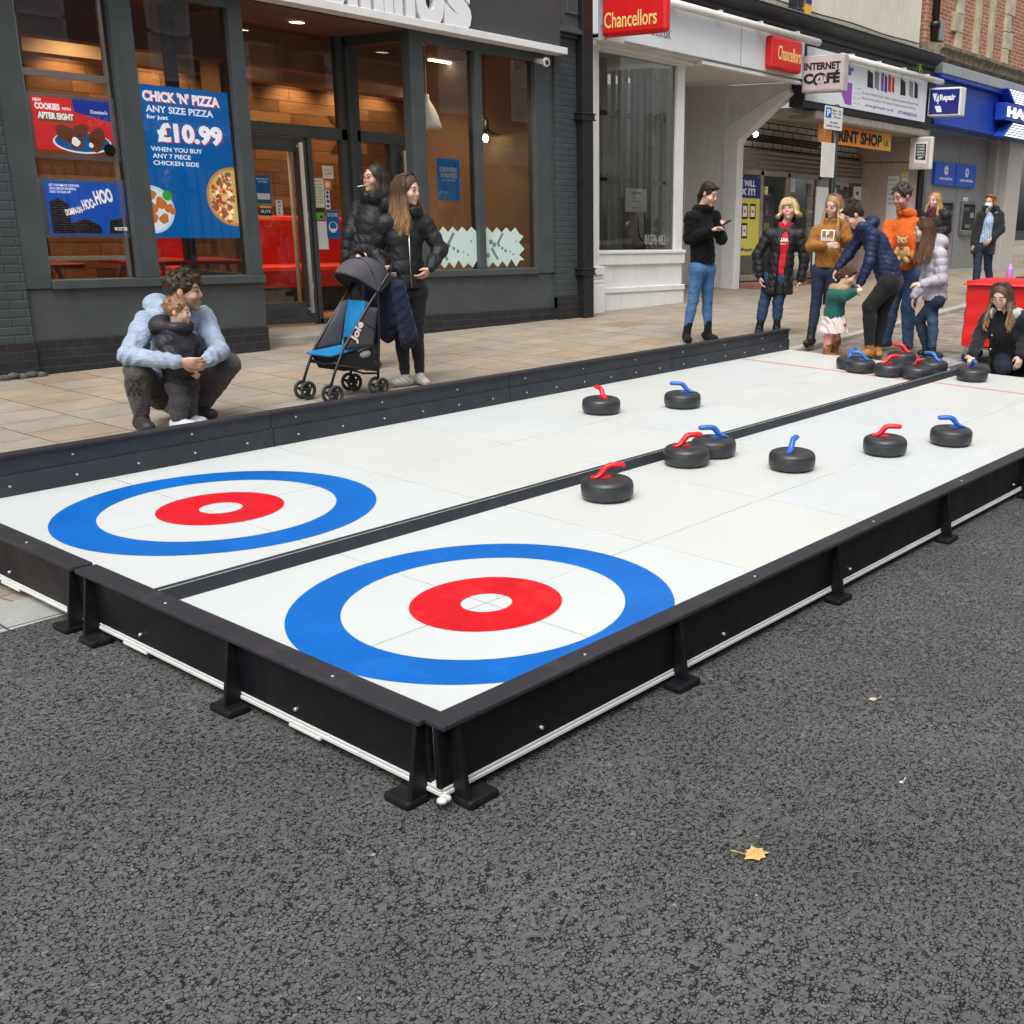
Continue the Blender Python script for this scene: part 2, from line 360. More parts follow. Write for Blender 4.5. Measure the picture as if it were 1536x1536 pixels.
M_PURP = M('print_purple', (.20, .08, .38), .5, .08)
M_GPRT = M('print_grey', (.25, .25, .26), .6, .25, 40)
M_WARM = glow('warm_lamp', (1, .80, .50), 14)
M_WOODF, t, b = nmat('wood_floor'); c, x, y, z = xyz(t); d, rn = cells(t, x, y, 1.1, .12)
L(t, ramp(t, rn.outputs[0], [(0, (.22, .11, .045)), (1, (.34, .18, .08))]).outputs[0], b.inputs['Base Color']); b.inputs['Roughness'].default_value = .4
M_PLANK, t, b = nmat('reclaimed_planks'); c, x, y, z = xyz(t); d, rn = cells(t, x, z, .85, .15)
mp = N(t, 'ShaderNodeMapping'); mp.inputs['Scale'].default_value = (3, 3, 40); L(t, c, mp.inputs[0]); gr = noise(t, mp.outputs[0], 1.6, 6, .7)
h = N(t, 'ShaderNodeHueSaturation'); L(t, ramp(t, rn.outputs[0], [(0, (.075, .034, .016)), (.5, (.13, .060, .026)), (1, (.21, .105, .047))]).outputs[0], h.inputs['Color']); L(t, mrange(t, gr.outputs[0], .3, .7, .6, 1.35), h.inputs['Value'])
L(t, mix(t, mrange(t, d, .002, .006, 1, 0), h.outputs[0], (.01, .006, .004)), b.inputs['Base Color']); b.inputs['Roughness'].default_value = .6
bump(t, gr.outputs[0], b, .3, .004)
M_TAUPE = M('taupe_wall', (.23, .165, .115), .8, .1, 1.5)
M_CEIL = M('dark_ceiling', (.13, .075, .045), .7, .1, 2)
M_SOFA = M('red_vinyl', (.50, .018, .015), .35, .1, 3, .05, 30)
def part(name, m, parent, *boxes, bevel=0.004):
    mb = MB()
    for b_ in boxes: mb.box(*b_)
    return mb.build(name, m, parent, bevel=bevel)
# ------------------------------------------------------------------ the pizza shop
def AX(px, py, Y=FY): return float(onY(px, py, Y)[0])
def AZ(px, py, Y=FY): return float(onY(px, py, Y)[2])
x_l0, x_l1 = AX(35, 420), AX(75, 419)                   # left frame
x_m0, x_m1 = AX(208, 414), AX(239, 412)                 # mullion
x_c0, x_c1 = AX(374, 410), AX(394, 412)                 # corner by the door
x_r0, x_r1 = 5.27, 5.45                                 # corner on the other side
x_n0, x_n1 = AX(712, 150), AX(722, 150)
x_e0, x_e1 = AX(803, 250), AX(829, 250)
x_p1 = AX(866, 200); SILL, HEAD, STR0, STR1 = .875, 3.27, 3.375, 3.45
DY = 8.3                                                # door plane
shop = thing('shop_building', 'dark grey painted takeaway shopfront with lit wood panelled interior and white raised lettering', 'shop', (4, FY, 0))
part('pier', M_GBRICK, shop, (-3, x_l0, FY - .03, FY + .4, .36, STR0), bevel=0)
part('pier', M_GBRICK, shop, (x_e1, x_p1, FY - .05, FY + .4, .36, 3.62), bevel=0)
mb = MB()
for a_, b_, y0 in ((-3, x_l0, -.06), (x_l0, x_c1, -.02), (x_r0, x_e1, -.02), (x_e1, x_p1 + .02, -.09)):
    zt = .37 if a_ != x_e1 else .50
    mb = MB(); mb.box(a_, b_, FY + y0, FY + .3, -.1, zt); mb.build('plinth', M_PLINTH, shop)
mb = MB(); mb.box(x_c1 - .02, x_c1 + .002, FY + .3, DY, -.1, .37); mb.box(x_r0, x_r0 + .2, FY + .3, DY, -.1, .37)
mb.build('plinth', M_PLINTH, shop)
part('stall_riser', M_GREY, shop, (x_l0, x_c1, FY, FY + .2, .37, SILL - .075), (x_c1 - .1, x_c1, FY + .2, DY, .37, SILL - .075), bevel=.003)
part('stall_riser', M_GREY, shop, (x_r0, x_e1, FY, FY + .2, .37, SILL - .075), (x_r0, x_r0 + .1, FY + .2, DY, .37, SILL - .075), bevel=.003)
def shopwin(x0, x1, parent, name='window'):
    fr = MB()
    return fr
def frame_part(parent, boxes): return part('window_frame', M_GREY, parent, *boxes, bevel=.006)
f1 = frame_part(shop, [(x_l0, x_l1, FY - .02, FY + .13, SILL - .07, STR0), (x_m0, x_m1, FY - .02, FY + .13, SILL, STR0), (x_c0, x_c1, FY - .02, FY + .13, SILL, STR0),
    (x_l1, x_c1 + .01, FY - .045, FY + .13, SILL - .075, SILL), (x_l1, x_c1, FY - .015, FY + .13, HEAD, STR0 + .02)])
f2 = frame_part(shop, [(x_r0, x_r1, FY - .02, FY + .13, SILL, STR0), (x_n0, x_n1, FY - .015, FY + .13, SILL, HEAD), (x_e0, x_e1, FY - .02, FY + .13, SILL - .07, STR0),
    (x_r0 - .01, x_e0, FY - .045, FY + .13, SILL - .075, SILL), (x_r1, x_e0, FY - .015, FY + .13, HEAD, STR0 + .02)])
f3 = frame_part(shop, [(x_r0 + .03, x_r0 + .13, DY - .1, DY, SILL, STR0), (x_r0 + .03, x_r0 + .13, FY + .13, DY, SILL - .075, SILL), (x_r0 + .03, x_r0 + .13, FY + .13, DY, HEAD, STR0)])
f4 = frame_part(shop, [(x_c1 - .13, x_c1 - .03, DY - .1, DY, SILL, STR0), (x_c1 - .13, x_c1 - .03, FY + .13, DY, SILL - .075, SILL), (x_c1 - .13, x_c1 - .03, FY + .13, DY, HEAD, STR0)])
def pane(parent, pts, name='pane', m=None):
    mb = MB(); mb.add(pts, [(0, 1, 2, 3)]); return mb.build(name, m or M_GLASS, parent)
def paneY(parent, x0, x1, z0, z1, y, m=None): return pane(parent, [(x0, y, z0), (x1, y, z0), (x1, y, z1), (x0, y, z1)], m=m)
GY = FY + .05
paneY(f1, x_l1, x_m0, SILL, HEAD, GY); paneY(f1, x_m1, x_c0, SILL, HEAD, GY); paneY(f2, x_r1, x_n0, SILL, HEAD, GY); paneY(f2, x_n1, x_e0, SILL, HEAD, GY)
xg = x_r0 + .08; pane(f3, [(xg, FY + .13, SILL), (xg, DY - .1, SILL), (xg, DY - .1, HEAD), (xg, FY + .13, HEAD)])
xg = x_c1 - .08; pane(f4, [(xg, FY + .13, SILL), (xg, DY - .1, SILL), (xg, DY - .1, HEAD), (xg, FY + .13, HEAD)])
# door recess
TR0, TR1, FL = 2.27, 2.40, .215
dx = lambda px, py: AX(px, py, DY)
d_m0, d_m1 = dx(449, 330), dx(466, 330); d_e = x_r0 + .03
df = part('door_frame', M_GREY, shop, (x_c1 - .03, d_e, DY - .05, DY + .06, TR0, TR1), (x_c1 - .03, x_c1 + .1, DY - .05, DY + .06, FL, STR0), (d_m1 - .005, d_m1 + .05, DY - .05, DY + .06, FL, TR0), (d_e - .08, d_e, DY - .05, DY + .06, FL, STR0), (d_m1, d_e, DY - .05, DY + .06, FL, FL + .06), bevel=.005)
paneY(df, x_c1 + .1, d_e - .08, TR1, STR0, DY); paneY(df, d_m1 + .05, d_e - .08, FL + .06, TR0, DY)
dr = part('door', M_GREY, shop, (d_m0, d_m1 - .012, DY - .03, DY + .03, FL + .02, TR0 - .01), (x_c1 + .11, d_m0, DY - .03, DY + .03, FL + .02, FL + .26), (x_c1 + .11, d_m0, DY - .03, DY + .03, TR0 - .16, TR0 - .01), (x_c1 + .11, x_c1 + .25, DY - .03, DY + .03, FL + .26, TR0 - .16), bevel=.005)
paneY(dr, x_c1 + .25, d_m0, FL + .26, TR0 - .16, DY)
for yo, xs in ((-.10, 0), (.10, -.02)):
    mb = MB(); xh0 = d_m0 + .02 + xs; mb.tube([(xh0, DY + yo, FL + .14), (xh0, DY + yo, TR0 - .06)], .024, 12)
    for zz in (FL + .18, TR0 - .10): mb.tube([(xh0, DY + yo, zz), (xh0, DY, zz)], .016, 8)
    mb.build('handle', M_PIPE, dr)
part('letter_plate', M_GREYD, dr, (d_m0 - .46, d_m0 - .1, DY - .036, DY - .03, FL + .1, FL + .19))
part('lock', M_PAPER, dr, (d_m0 + .06, d_m0 + .10, DY - .034, DY - .03, 1.40, 1.47), (d_m0 + .06, d_m0 + .10, DY - .034, DY - .03, .62, .69))
part('threshold', M_KERB, shop, (x_c1, x_r0, FY + .25, DY + .1, .02, FL), bevel=.01)
part('soffit', M_CEIL, shop, (x_c1 - .1, x_r0 + .1, FY - .02, DY + .05, STR0, STR0 + .05), bevel=0)
# fascia and lettering
part('fascia', M_GREYD, shop, (-3, x_e1 + .02, FY - .14, FY + .2, STR1, 4.75), bevel=.004)
part('fascia_trim', M_WHITE, shop, (-3, x_e1 + .03, FY - .25, FY + .05, STR0, STR1), bevel=.004)
LY = FY - .15
def raised(s, px0, px1, zb, hgt, y=LY):
    x0, x1 = AX(px0, 20, y), AX(px1, 20, y)
    return (s, (x0, y, zb), XA, ZA, x1 - x0, hgt, .05)
zb = AZ(640, 41, LY)
letters([raised('Domin', 420, 615, zb, .80), raised('o', 616, 659, zb - .02, .56), raised('s', 659, 699, zb, .55), ("'", (AX(655, 10, LY), LY, zb + .55), XA, ZA, .1, .25, .05)], M_WTXT, shop, 'raised_lettering', depth=.09)
# pier head with sunk panel and moulding
part('pier_head', M_GREY, shop, (x_e1 + .04, x_p1, FY - .1, FY + .3, 3.72, 5.2), (x_e1 + .14, x_p1 - .1, FY - .125, FY - .1, 3.86, 3.90), (x_e1 + .14, x_p1 - .1, FY - .125, FY - .1, 4.36, 4.40), (x_e1 + .14, x_e1 + .18, FY - .125, FY - .1, 3.90, 4.36), (x_p1 - .14, x_p1 - .1, FY - .125, FY - .1, 3.90, 4.36))
mb = MB()
for z0, z1, d in ((3.60, 3.64, .10), (3.64, 3.69, .17), (3.69, 3.72, .13)): mb.box(x_e1 + .02, x_p1 + .02, FY - d, FY + .2, z0, z1)
mb.build('pier_moulding', M_GREY, shop, bevel=.01)
part('upper_wall', M_OBRICK, shop, (-8, x_p1 + .05, FY + .12, FY + .4, 4.75, 9.5), bevel=0)
part('side_wall', M_TAUPE, shop, (x_e1, x_e1 + .1, FY + .2, 10.7, .1, 3.5), (.0, .12, FY + .2, 10.7, .1, 3.5), bevel=0)
part('back_wall', M_PLANK, shop, (.1, x_e1, 10.6, 10.7, .1, 3.5), bevel=0)
part('floor', M_WOODF, shop, (.1, x_e1, DY + .06, 10.6, .1, FL), (.1, x_c1 - .1, FY + .2, DY + .06, .1, FL), (x_r0 + .1, x_e1, FY + .2, DY + .06, .1, FL), bevel=0)
part('ceiling', M_CEIL, shop, (.1, x_e1, DY + .06, 10.6, 3.40, 3.48), (.1, x_c1 - .1, FY + .12, DY + .06, 3.40, 3.48), (x_r0 + .1, x_e1, FY + .12, DY + .06, 3.40, 3.48), bevel=0)
part('bulkhead', M_TAUPE, shop, (.1, x_e1 - .3, 9.75, 10.1, 2.98, 3.40), (.1, x_e1 - 1.6, 8.75, 9.0, 3.02, 3.40), bevel=0)
part('flue', M_CEIL, shop, (1.9, 2.3, 9.1, 9.5, .2, 3.4))
# engraved sun motif on the planks
mb = MB(); sx, sz, sy = AX(540, 205, 10.59), AZ(540, 205, 10.59), 10.592
for k in range(14):
    q = k * math.tau / 14; d = np.array([math.cos(q), 0, math.sin(q)]); p = np.array([-math.sin(q), 0, math.cos(q)]); c0 = np.array([sx, sy, sz])
    mb.add([c0 + d * .27, c0 + d * .40 + p * .06, c0 + d * .56, c0 + d * .40 - p * .06], [(0, 1, 2, 3)])
for r0, r1 in ((.19, .235), (.10, .12)):
    for k in range(24):
        q, q1 = k * math.tau / 24, (k + 1) * math.tau / 24
        mb.add([(sx + r * math.cos(a_), sy, sz + r * math.sin(a_)) for r, a_ in ((r0, q), (r1, q), (r1, q1), (r0, q1))], [(0, 1, 2, 3)])
mb.build('burnt_motif', M('burnt_wood', (.03, .014, .008), .8), shop)
# downlights
for px, py, Y, zc in ((445, 33, None, STR0 - .002), (215, 33, None, 3.40), (391, 62, None, 3.40), (535, 85, None, 3.40), (108, 61, None, 3.40)):
    p = hit(px, py, (0, 0, 1), zc); 
    if p[1] > 10.4: p[1] = 10.3
    mb = MB(); mb.lathe([(.0, -.004), (.075, -.004)], 20, (p[0], p[1], zc)); mb.lathe([(.075, -.006), (.10, -.012), (.105, 0)], 20, (p[0], p[1], zc), 1)
    mb.build('downlight', [M_WARM, M_STEEL], shop)
p = hit(672, 93, (0, 0, 1), 3.395); mb = MB(); mb.box(p[0] - .30, p[0] + .30, p[1] - .03, p[1] + .03, 3.375, 3.395); mb.build('strip_light', glow('strip_lamp', (1, .85, .6), 6), shop)
def lamp(nm, kind, loc, e, col=(1, .66, .30), size=.1, rot=None, ang=110, blend=.6):
    d = bpy.data.lights.new(nm, kind); d.energy = e; d.color = col
    if kind == 'SPOT': d.spot_size = R(ang); d.spot_blend = blend; d.shadow_soft_size = size
    elif kind == 'AREA': d.size = size
    else: d.shadow_soft_size = size
    o = bpy.data.objects.new(nm, d); COL.objects.link(o); o.location = loc
    if rot: o.rotation_euler = rot
    return o
for x in (.9, 2.1, 3.3, 4.3, 5.2, 6.1, 6.9): lamp('wall_washer_light', 'SPOT', (x, 10.33, 3.36), 70, ang=100)
for x, y in ((1.5, 8.4), (3.0, 9.4), (4.6, 9.2), (6.3, 9.0)): lamp('ceiling_light', 'SPOT', (x, y, 3.37), 60, ang=140)
lamp('ceiling_light', 'SPOT', (6.35, 7.42, 3.3), 26, (1, .80, .55), .15, rot=(R(-14), 0, 0), ang=120)
lamp('entrance_light', 'SPOT', (float(hit(445, 33, (0, 0, 1), STR0)[0]), float(hit(445, 33, (0, 0, 1), STR0)[1]), STR0 - .03), 10, ang=120)
# pendant lamps
M_ENAM = M('cream_enamel', (.88, .86, .80), .25, .02, 4, coat=.4)
LPY = 7.55; px_, pz_ = AX(642, 195, LPY), AZ(642, 194, LPY)
t_ = thing('pendant_lamp', 'cream bell shaped pendant lamp on a long cord behind the shop window', 'lamp', (px_, LPY, pz_), 'pendant lamps in the shop window')
mb = MB(); mb.lathe([(.155, 0), (.15, .05), (.125, .14), (.085, .23), (.042, .30), (.026, .33), (.026, .37), (.0, .38)], 28, (px_, LPY, pz_)); mb.build('lamp_shade', M_ENAM, t_, solid=.004)
mb = MB(); mb.tube([(px_, LPY, pz_ + .36), (px_, LPY, 3.40)], .006, 6); mb.build('cord', M_PIPE, t_)
mb = MB(); mb.lathe([(.0, 0), (.045, .02), (.07, .06), (.075, .08)], 20, (px_, LPY, 3.32)); mb.build('ceiling_rose', M_ENAM, t_)
px_, pz_ = AX(728, 200, 8.0), AZ(728, 203, 8.0)
t_ = thing('pendant_lamp', 'steel workshop pendant lamp with a bare lit bulb', 'lamp', (px_, 8.0, pz_), 'pendant lamps in the shop window')
mb = MB(); mb.lathe([(.19, 0), (.18, .015), (.07, .06), (.045, .09), (.045, .17), (.03, .22), (.0, .23)], 28, (px_, 8.0, pz_)); mb.build('lamp_shade', M_STEEL, t_, solid=.003)
mb = MB(); mb.ball((px_, 8, pz_ - .035), (.035, .035, .05)); mb.build('bulb', glow('lit_bulb', (1, .8, .45), 18), t_)
mb = MB(); mb.tube([(px_, 8, pz_ + .22), (px_, 8, 3.40)], .006, 6); mb.build('cord', M_BLK, t_)
# sofa and tables inside
sf = thing('sofa', 'long red vinyl bench sofa along the planked wall inside the shop', 'sofa', (5.5, 10, FL))
part('backrest', M_SOFA, sf, (3.9, 7.2, 10.12, 10.35, .62, 1.40), bevel=.06); part('seat', M_SOFA, sf, (3.9, 7.2, 9.60, 10.12, .52, .80), bevel=.06); part('base', M_DARK, sf, (3.95, 7.15, 9.7, 10.3, FL, .52))
def dining(x, y, lab):
    t_ = thing('dining_table', lab, 'table', (x, y, FL)); part('tabletop', M('red_laminate', (.45, .03, .02), .4), t_, (x - .38, x + .38, y - .38, y + .38, FL + .70, FL + .74), bevel=.008)
    for i in (-1, 1):
        for j in (-1, 1):
            mb = MB(); mb.tube([(x + i * .2, y + j * .2, FL + .7), (x + i * .33, y + j * .33, FL)], [.025, .018], 8); mb.build('leg', M('light_oak', (.42, .26, .12), .5), t_)
dining(1.75, 8.35, 'red topped table with splayed oak legs behind the poster stand'); dining(3.05, 8.55, 'red topped table with splayed oak legs behind the blue pizza poster')
def stool(x, y, lab):
    t_ = thing('stool', lab, 'stool', (x, y, FL)); mb = MB(); mb.lathe([(0, .46), (.17, .46), (.18, .44), (.17, .42), (0, .42)], 20, (x, y, FL)); mb.build('seat', M_SOFA, t_)
    for k in range(4):
        q = k * math.pi / 2 + .78; mb = MB(); mb.tube([(x + .1 * math.cos(q), y + .1 * math.sin(q), FL + .42), (x + .2 * math.cos(q), y + .2 * math.sin(q), FL)], .016, 8); mb.build('leg', M('light_oak', (.42, .26, .12)), t_)
stool(1.35, 7.75, 'red seated oak stool nearest the left frame of the shop window'); stool(2.35, 7.9, 'red seated oak stool behind the mullion of the shop window')

# ------------------------------------------------------------------ posters and notices
def sheet_on(name, label, cat, plane, q, m, th=.003, group=None):
    """flat sheet; q = left, right, top, bottom pixels; plane = ('Y', y) or ('X', x)"""
    f_ = (lambda a_, b_: onY(a_, b_, plane[1])) if plane[0] == 'Y' else (lambda a_, b_: onX(a_, b_, plane[1]))
    l, r, tp, bt = q; cx_, cy_ = (l + r) / 2, (tp + bt) / 2
    pl, pr, pt, pb = f_(l, cy_), f_(r, cy_), f_(cx_, tp), f_(cx_, bt)
    z0, z1 = float(pb[2]), float(pt[2]); mb = MB()
    if plane[0] == 'Y': mb.box(pl[0], pr[0], plane[1], plane[1] + th, z0, z1); o = (float(pl[0]), plane[1] - .0005, z0); W = float(pr[0] - pl[0]); xd = XA
    else: mb.box(plane[1], plane[1] + th, pr[1], pl[1], z0, z1); o = (plane[1] - .0005, float(pl[1]), z0); W = float(pl[1] - pr[1]); xd = YN
    ob = mb.build(name, m); tag(ob, label, cat, group)
    H = z1 - z0; o = np.array(o)
    def at(u, v, off=0): 
        n = np.array([0, -1, 0]) if plane[0] == 'Y' else np.array([-1, 0, 0])
        return o + np.array(xd) * u * W + np.array([0, 0, 1]) * v * H + n * off
    ob_ = dict(o=ob, at=at, W=W, H=H, xd=xd)
    return ob_
def words(S, rows, m, name='lettering', off=.0012):
    """rows: (text, u0, u1, v0, v1, bold) in fractions of the sheet"""
    return letters([(s, S['at'](u0, v0, off), S['xd'], ZA, (u1 - u0) * S['W'], (v1 - v0) * S['H'], bd) for s, u0, u1, v0, v1, bd in rows], m, S['o'], name, .0008)
def patch(S, poly, m, name, off=.0006):
    mb = MB(); mb.add([S['at'](u, v, off) for u, v in poly], [tuple(range(len(poly)))]); return mb.build(name, m, S['o'])
def disc(S, u, v, r, m, name, off=.0008, n=40, sx=1.0, lo=-9, hi=9):
    """r in metres"""
    P = [(min(max(u + r * sx * math.cos(q) / S['W'], 0), 1), min(max(v + r * math.sin(q) / S['H'], 0), 1)) for q in np.linspace(0, math.tau, n, endpoint=False)]
    return patch(S, P, m, name, off)
def blobs(S, cen, m, name, off, n=9):
    mb = MB()
    for u, v, r in cen:
        k = random.random() * 6; P = [S['at'](min(max(u + r * (1 + .18 * math.sin(3 * q + k)) * math.cos(q) / S['W'], 0), 1), min(max(v + r * (1 + .18 * math.cos(2 * q + k)) * math.sin(q) / S['H'], 0), 1), off) for q in np.linspace(0, math.tau, n, endpoint=False)]
        mb.add(P, [tuple(range(n))])
    return mb.build(name, m, S['o'])
PY = GY + .02
def POSTER_GLOW(k, c_, e=.42): return glow('screen_' + k, c_, e)      # the tall poster is a lit display screen; stand posters borrow its glow
S = sheet_on('poster', 'tall blue display poster offering pizza with a chicken side in the shop window', 'poster', ('Y', PY), (211, 350, 133, 357), POSTER_GLOW('blue', (.0, .115, .36)))
rows = [("CHICK 'N' PIZZA", .09, .90, .895, .965, .045), ('£10.99', .20, .90, .635, .765, .05)]
letters([(s, S['at'](u0 + .012, v0 - .006, .0010), XA, ZA, (u1 - u0) * S['W'], (v1 - v0) * S['H'], bd) for s, u0, u1, v0, v1, bd in rows], POSTER_GLOW('red', (.62, .03, .03)), S['o'], 'lettering_shadow', .0004)
words(S, rows + [('ANY SIZE PIZZA', .11, .82, .825, .87, .02), ('for just', .11, .33, .775, .81, .03), ('WHEN YOU BUY', .12, .66, .575, .605, .02), ('ANY 7 PIECE', .13, .53, .53, .56, .02), ('CHICKEN SIDE', .13, .61, .485, .515, .02)], POSTER_GLOW('white', (.80, .81, .82), .5), off=.0018)
disc(S, .97, .29, .27, POSTER_GLOW('crust', (.55, .28, .09)), 'printed_pizza', .001); 
def inpizza(n, r0=.23): 
    out = []
    while len(out) < n:
        q, rr = random.uniform(1.7, 4.6), r0 * math.sqrt(random.random()); u, v = .97 + rr * math.cos(q) / S['W'], .29 + rr * math.sin(q) / S['H']
        if u < .99: out.append((u, v, random.uniform(.012, .022)))
    return out
disc(S, .97, .29, .245, POSTER_GLOW('cheese', (.70, .46, .16)), 'printed_pizza', .0014)
blobs(S, inpizza(64), POSTER_GLOW('pepperoni', (.50, .06, .035)), 'printed_topping', .0018); blobs(S, inpizza(48), POSTER_GLOW('mushroom', (.75, .62, .38)), 'printed_topping', .0022); blobs(S, inpizza(24), POSTER_GLOW('olive', (.22, .15, .06)), 'printed_topping', .0026)
disc(S, .06, .19, .21, POSTER_GLOW('plate', (.55, .68, .72)), 'printed_plate', .001); disc(S, .06, .19, .185, POSTER_GLOW('rim', (.70, .80, .84)), 'printed_plate', .0014)
blobs(S, [(.06, .29, .05), (.16, .235, .05), (.06, .20, .055), (.24, .20, .04), (.06, .13, .05), (.18, .13, .045), (.28, .18, .03)], POSTER_GLOW('chicken', (.52, .17, .03)), 'printed_chicken', .002, 14)
disc(S, .235, .285, .045, POSTER_GLOW('green', (.05, .36, .05)), 'printed_badge', .0028)
# poster stand with two landscape posters, glow added to brighten their prints
st = thing('poster_stand', 'white and chrome upright display stand holding two landscape posters', 'stand', (1.75, PY, SILL))
mb = MB(); xa, xb_ = AX(57, 210), AX(184, 210)
for x in (x_l1 + .015, x_m0 - .05): mb.box(x, x + .028, PY + .0, PY + .03, SILL, HEAD)
mb.build('upright', M('alu_white', (.62, .63, .63), .35, .05), st)
for py0, py1 in ((105, 116), (380, 387)):
    z0, z1 = AZ(110, py1 + 4, PY), AZ(110, py0 + 4, PY); part('crossbar', M('alu_white', (.62, .63, .63)), st, (x_l1 + .04, x_m0 - .05, PY + .002, PY + .02, z0, z1))
for (l, r, tp, bt), nm in (((42, 175, 142, 236), 'a'), ((62, 193, 267, 357), 'b')):
    pass
M_ACR = M('acrylic_frame', (.42, .43, .44), .3, .05)
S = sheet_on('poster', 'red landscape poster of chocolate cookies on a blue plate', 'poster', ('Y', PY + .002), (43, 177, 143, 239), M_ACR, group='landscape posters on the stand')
patch(S, [(.06, .07), (.95, .07), (.95, .94), (.06, .94)], POSTER_GLOW('red', (.62, .03, .03)), 'printed_background', .0004); patch(S, [(.06, .07), (.95, .07), (.95, .16), (.06, .13)], M_ORG, 'printed_table', .0007)
patch(S, [(.50, .94), (.95, .94), (.95, .62), (.52, .74)], POSTER_GLOW('navy', (.012, .055, .40), .3), 'printed_banner', .0007); patch(S, [(.12, .56), (.50, .56), (.50, .68), (.44, .72), (.12, .70)], M('mustard_print', (.50, .36, .08), .5), 'printed_label', .0008)
P = [(.57 + .33 * math.cos(q), .27 + .17 * math.sin(q)) for q in np.linspace(0, math.tau, 30, endpoint=False)]; patch(S, P, POSTER_GLOW('white', (.80, .81, .82), .5), 'printed_plate', .001); P = [(.57 + .31 * math.cos(q), .28 + .155 * math.sin(q)) for q in np.linspace(0, math.tau, 30, endpoint=False)]; patch(S, P, POSTER_GLOW('blue', (.0, .115, .36)), 'printed_plate', .0013)
blobs(S, [(.38, .40, .075), (.57, .46, .06), (.75, .38, .07), (.50, .27, .065), (.70, .25, .06)], POSTER_GLOW('cookie', (.20, .075, .04), .25), 'printed_cookie', .0017, 14); blobs(S, [(.49, .28, .035), (.66, .24, .02)], POSTER_GLOW('white', (.80, .81, .82), .5), 'printed_filling', .002, 10)
P = [(.87 + .07 * math.cos(q), .18 + .10 * math.sin(q)) for q in np.linspace(0, math.tau, 20, endpoint=False)]; patch(S, P, M('badge_dark', (.02, .04, .03), .5), 'printed_badge', .0022)
words(S, [('NEW', .08, .17, .86, .91, .03), ('COOKIES', .09, .36, .745, .845, .05), ('WITH', .38, .48, .755, .80, .03), ('AFTER EIGHT', .11, .50, .605, .705, .05)], POSTER_GLOW('white', (.80, .81, .82), .5), off=.002)
words(S, [("Domino's", .70, .89, .74, .80, .02)], POSTER_GLOW('white', (.80, .81, .82), .5), off=.0012)
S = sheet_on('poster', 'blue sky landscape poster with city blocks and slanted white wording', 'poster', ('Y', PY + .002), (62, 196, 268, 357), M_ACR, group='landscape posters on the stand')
patch(S, [(.06, .06), (.94, .06), (.94, .94), (.06, .94)], POSTER_GLOW('sky', (.012, .10, .48), .36), 'printed_sky', .0004)
M_TOWER = brickmat('printed_tower', (.34, .26, .20), (.29, .22, .17), (.05, .04, .035), .09, .02, .007, .7, .0, .1)
patch(S, [(.09, .08), (.30, .08), (.30, .56), (.20, .66), (.09, .60)], M_TOWER, 'printed_tower', .0007); patch(S, [(.12, .08), (.64, .08), (.62, .22), (.46, .33), (.16, .16)], M_TOWER, 'printed_tower', .001); patch(S, [(.72, .08), (.94, .08), (.94, .36), (.74, .30)], M_TOWER, 'printed_tower', .0007)
words(S, [('GET YOUR MATES TOGETHER', .11, .44, .855, .895, .02), ('WITH GROUP ORDERING', .11, .40, .80, .84, .02), ('ONLY ON OUR APP', .11, .34, .745, .785, .02), ('WE GOT THIS', .78, .93, .13, .19, .03)], POSTER_GLOW('white', (.80, .81, .82), .5), off=.0016)
for o_, m_ in ((.0, POSTER_GLOW('white', (.80, .81, .82), .5)), (.008, M_PRED)):
    letters([(s, S['at'](u + o_, v - o_, .0022 - o_ * .08), (1, 0, .22), (-.05, 0, 1), wd * S['W'], h_ * S['H'], .05) for s, u, v, wd, h_ in (('DOMIN-OH-', .26, .37, .20, .11), ('HOO-', .46, .47, .15, .17), ('HOO', .61, .56, .21, .24))], m_, S['o'], 'lettering', .0005)
S = sheet_on('poster', 'bright blue portrait poster asking for drivers in the right hand window', 'poster', ('Y', PY - .015), (656, 690, 238, 301), M('bright_blue', (.02, .34, .80), .45, .04))
words(S, [('DRIVERS', .12, .88, .68, .80, .05), ('WANTED', .12, .88, .54, .66, .05), ('£9.50 PER HOUR', .2, .8, .46, .51, .03)], M_WTXT)
# notices on the door and side light
DP = DY - .012
def notice(label, q, m, cat='notice', y=DP): return sheet_on('notice', label, cat, ('Y', y), q, m, .001)
S = notice('blue notice with a white box on the glass door', (383, 406, 263, 305), M_PBLUE); words(S, [('HELP US HELP YOU', .1, .9, .84, .90, .02), ('STAY SAFE', .2, .8, .74, .80, .02)], M_WTXT); patch(S, [(.1, .14), (.92, .14), (.92, .36), (.1, .36)], M_WTXT, 'printed_box')
S = notice('small black and gold sign on the glass door', (390, 408, 309, 327), M_INK); words(S, [('ELITE', .08, .92, .42, .68, .04)], M_WTXT); patch(S, [(0, .82), (1, .82), (1, 1), (0, 1)], M_GOLD, 'printed_band'); patch(S, [(0, 0), (1, 0), (1, .2), (0, .2)], M_GOLD, 'printed_band')
S = sheet_on('pull_sign', 'narrow white sign reading pull, fixed to the door handle', 'sign', ('Y', DY - .13), (414, 424, 300, 323), M_PAPER)
words(S, [('P', .35, .7, .78, .93, .03), ('U', .35, .7, .55, .70, .03), ('L', .35, .7, .32, .47, .03), ('L', .35, .7, .09, .24, .03)], M_INK)
S = notice('cream sheet of opening hours on the side light', (457, 486, 267, 311), M('cream_paper', (.74, .75, .60), .6, .03)); words(S, [('Opening Hours', .2, .85, .88, .94, .01)] + [(d_, .08, .36, .76 - .1 * i, .80 - .1 * i, .01) for i, d_ in enumerate(('Monday', 'Tuesday', 'Wednesday', 'Thursday', 'Friday', 'Saturday', 'Sunday'))] + [('11:00 - 23:00', .45, .9, .76 - .1 * i, .80 - .1 * i, .005) for i in range(7)], M_INK)
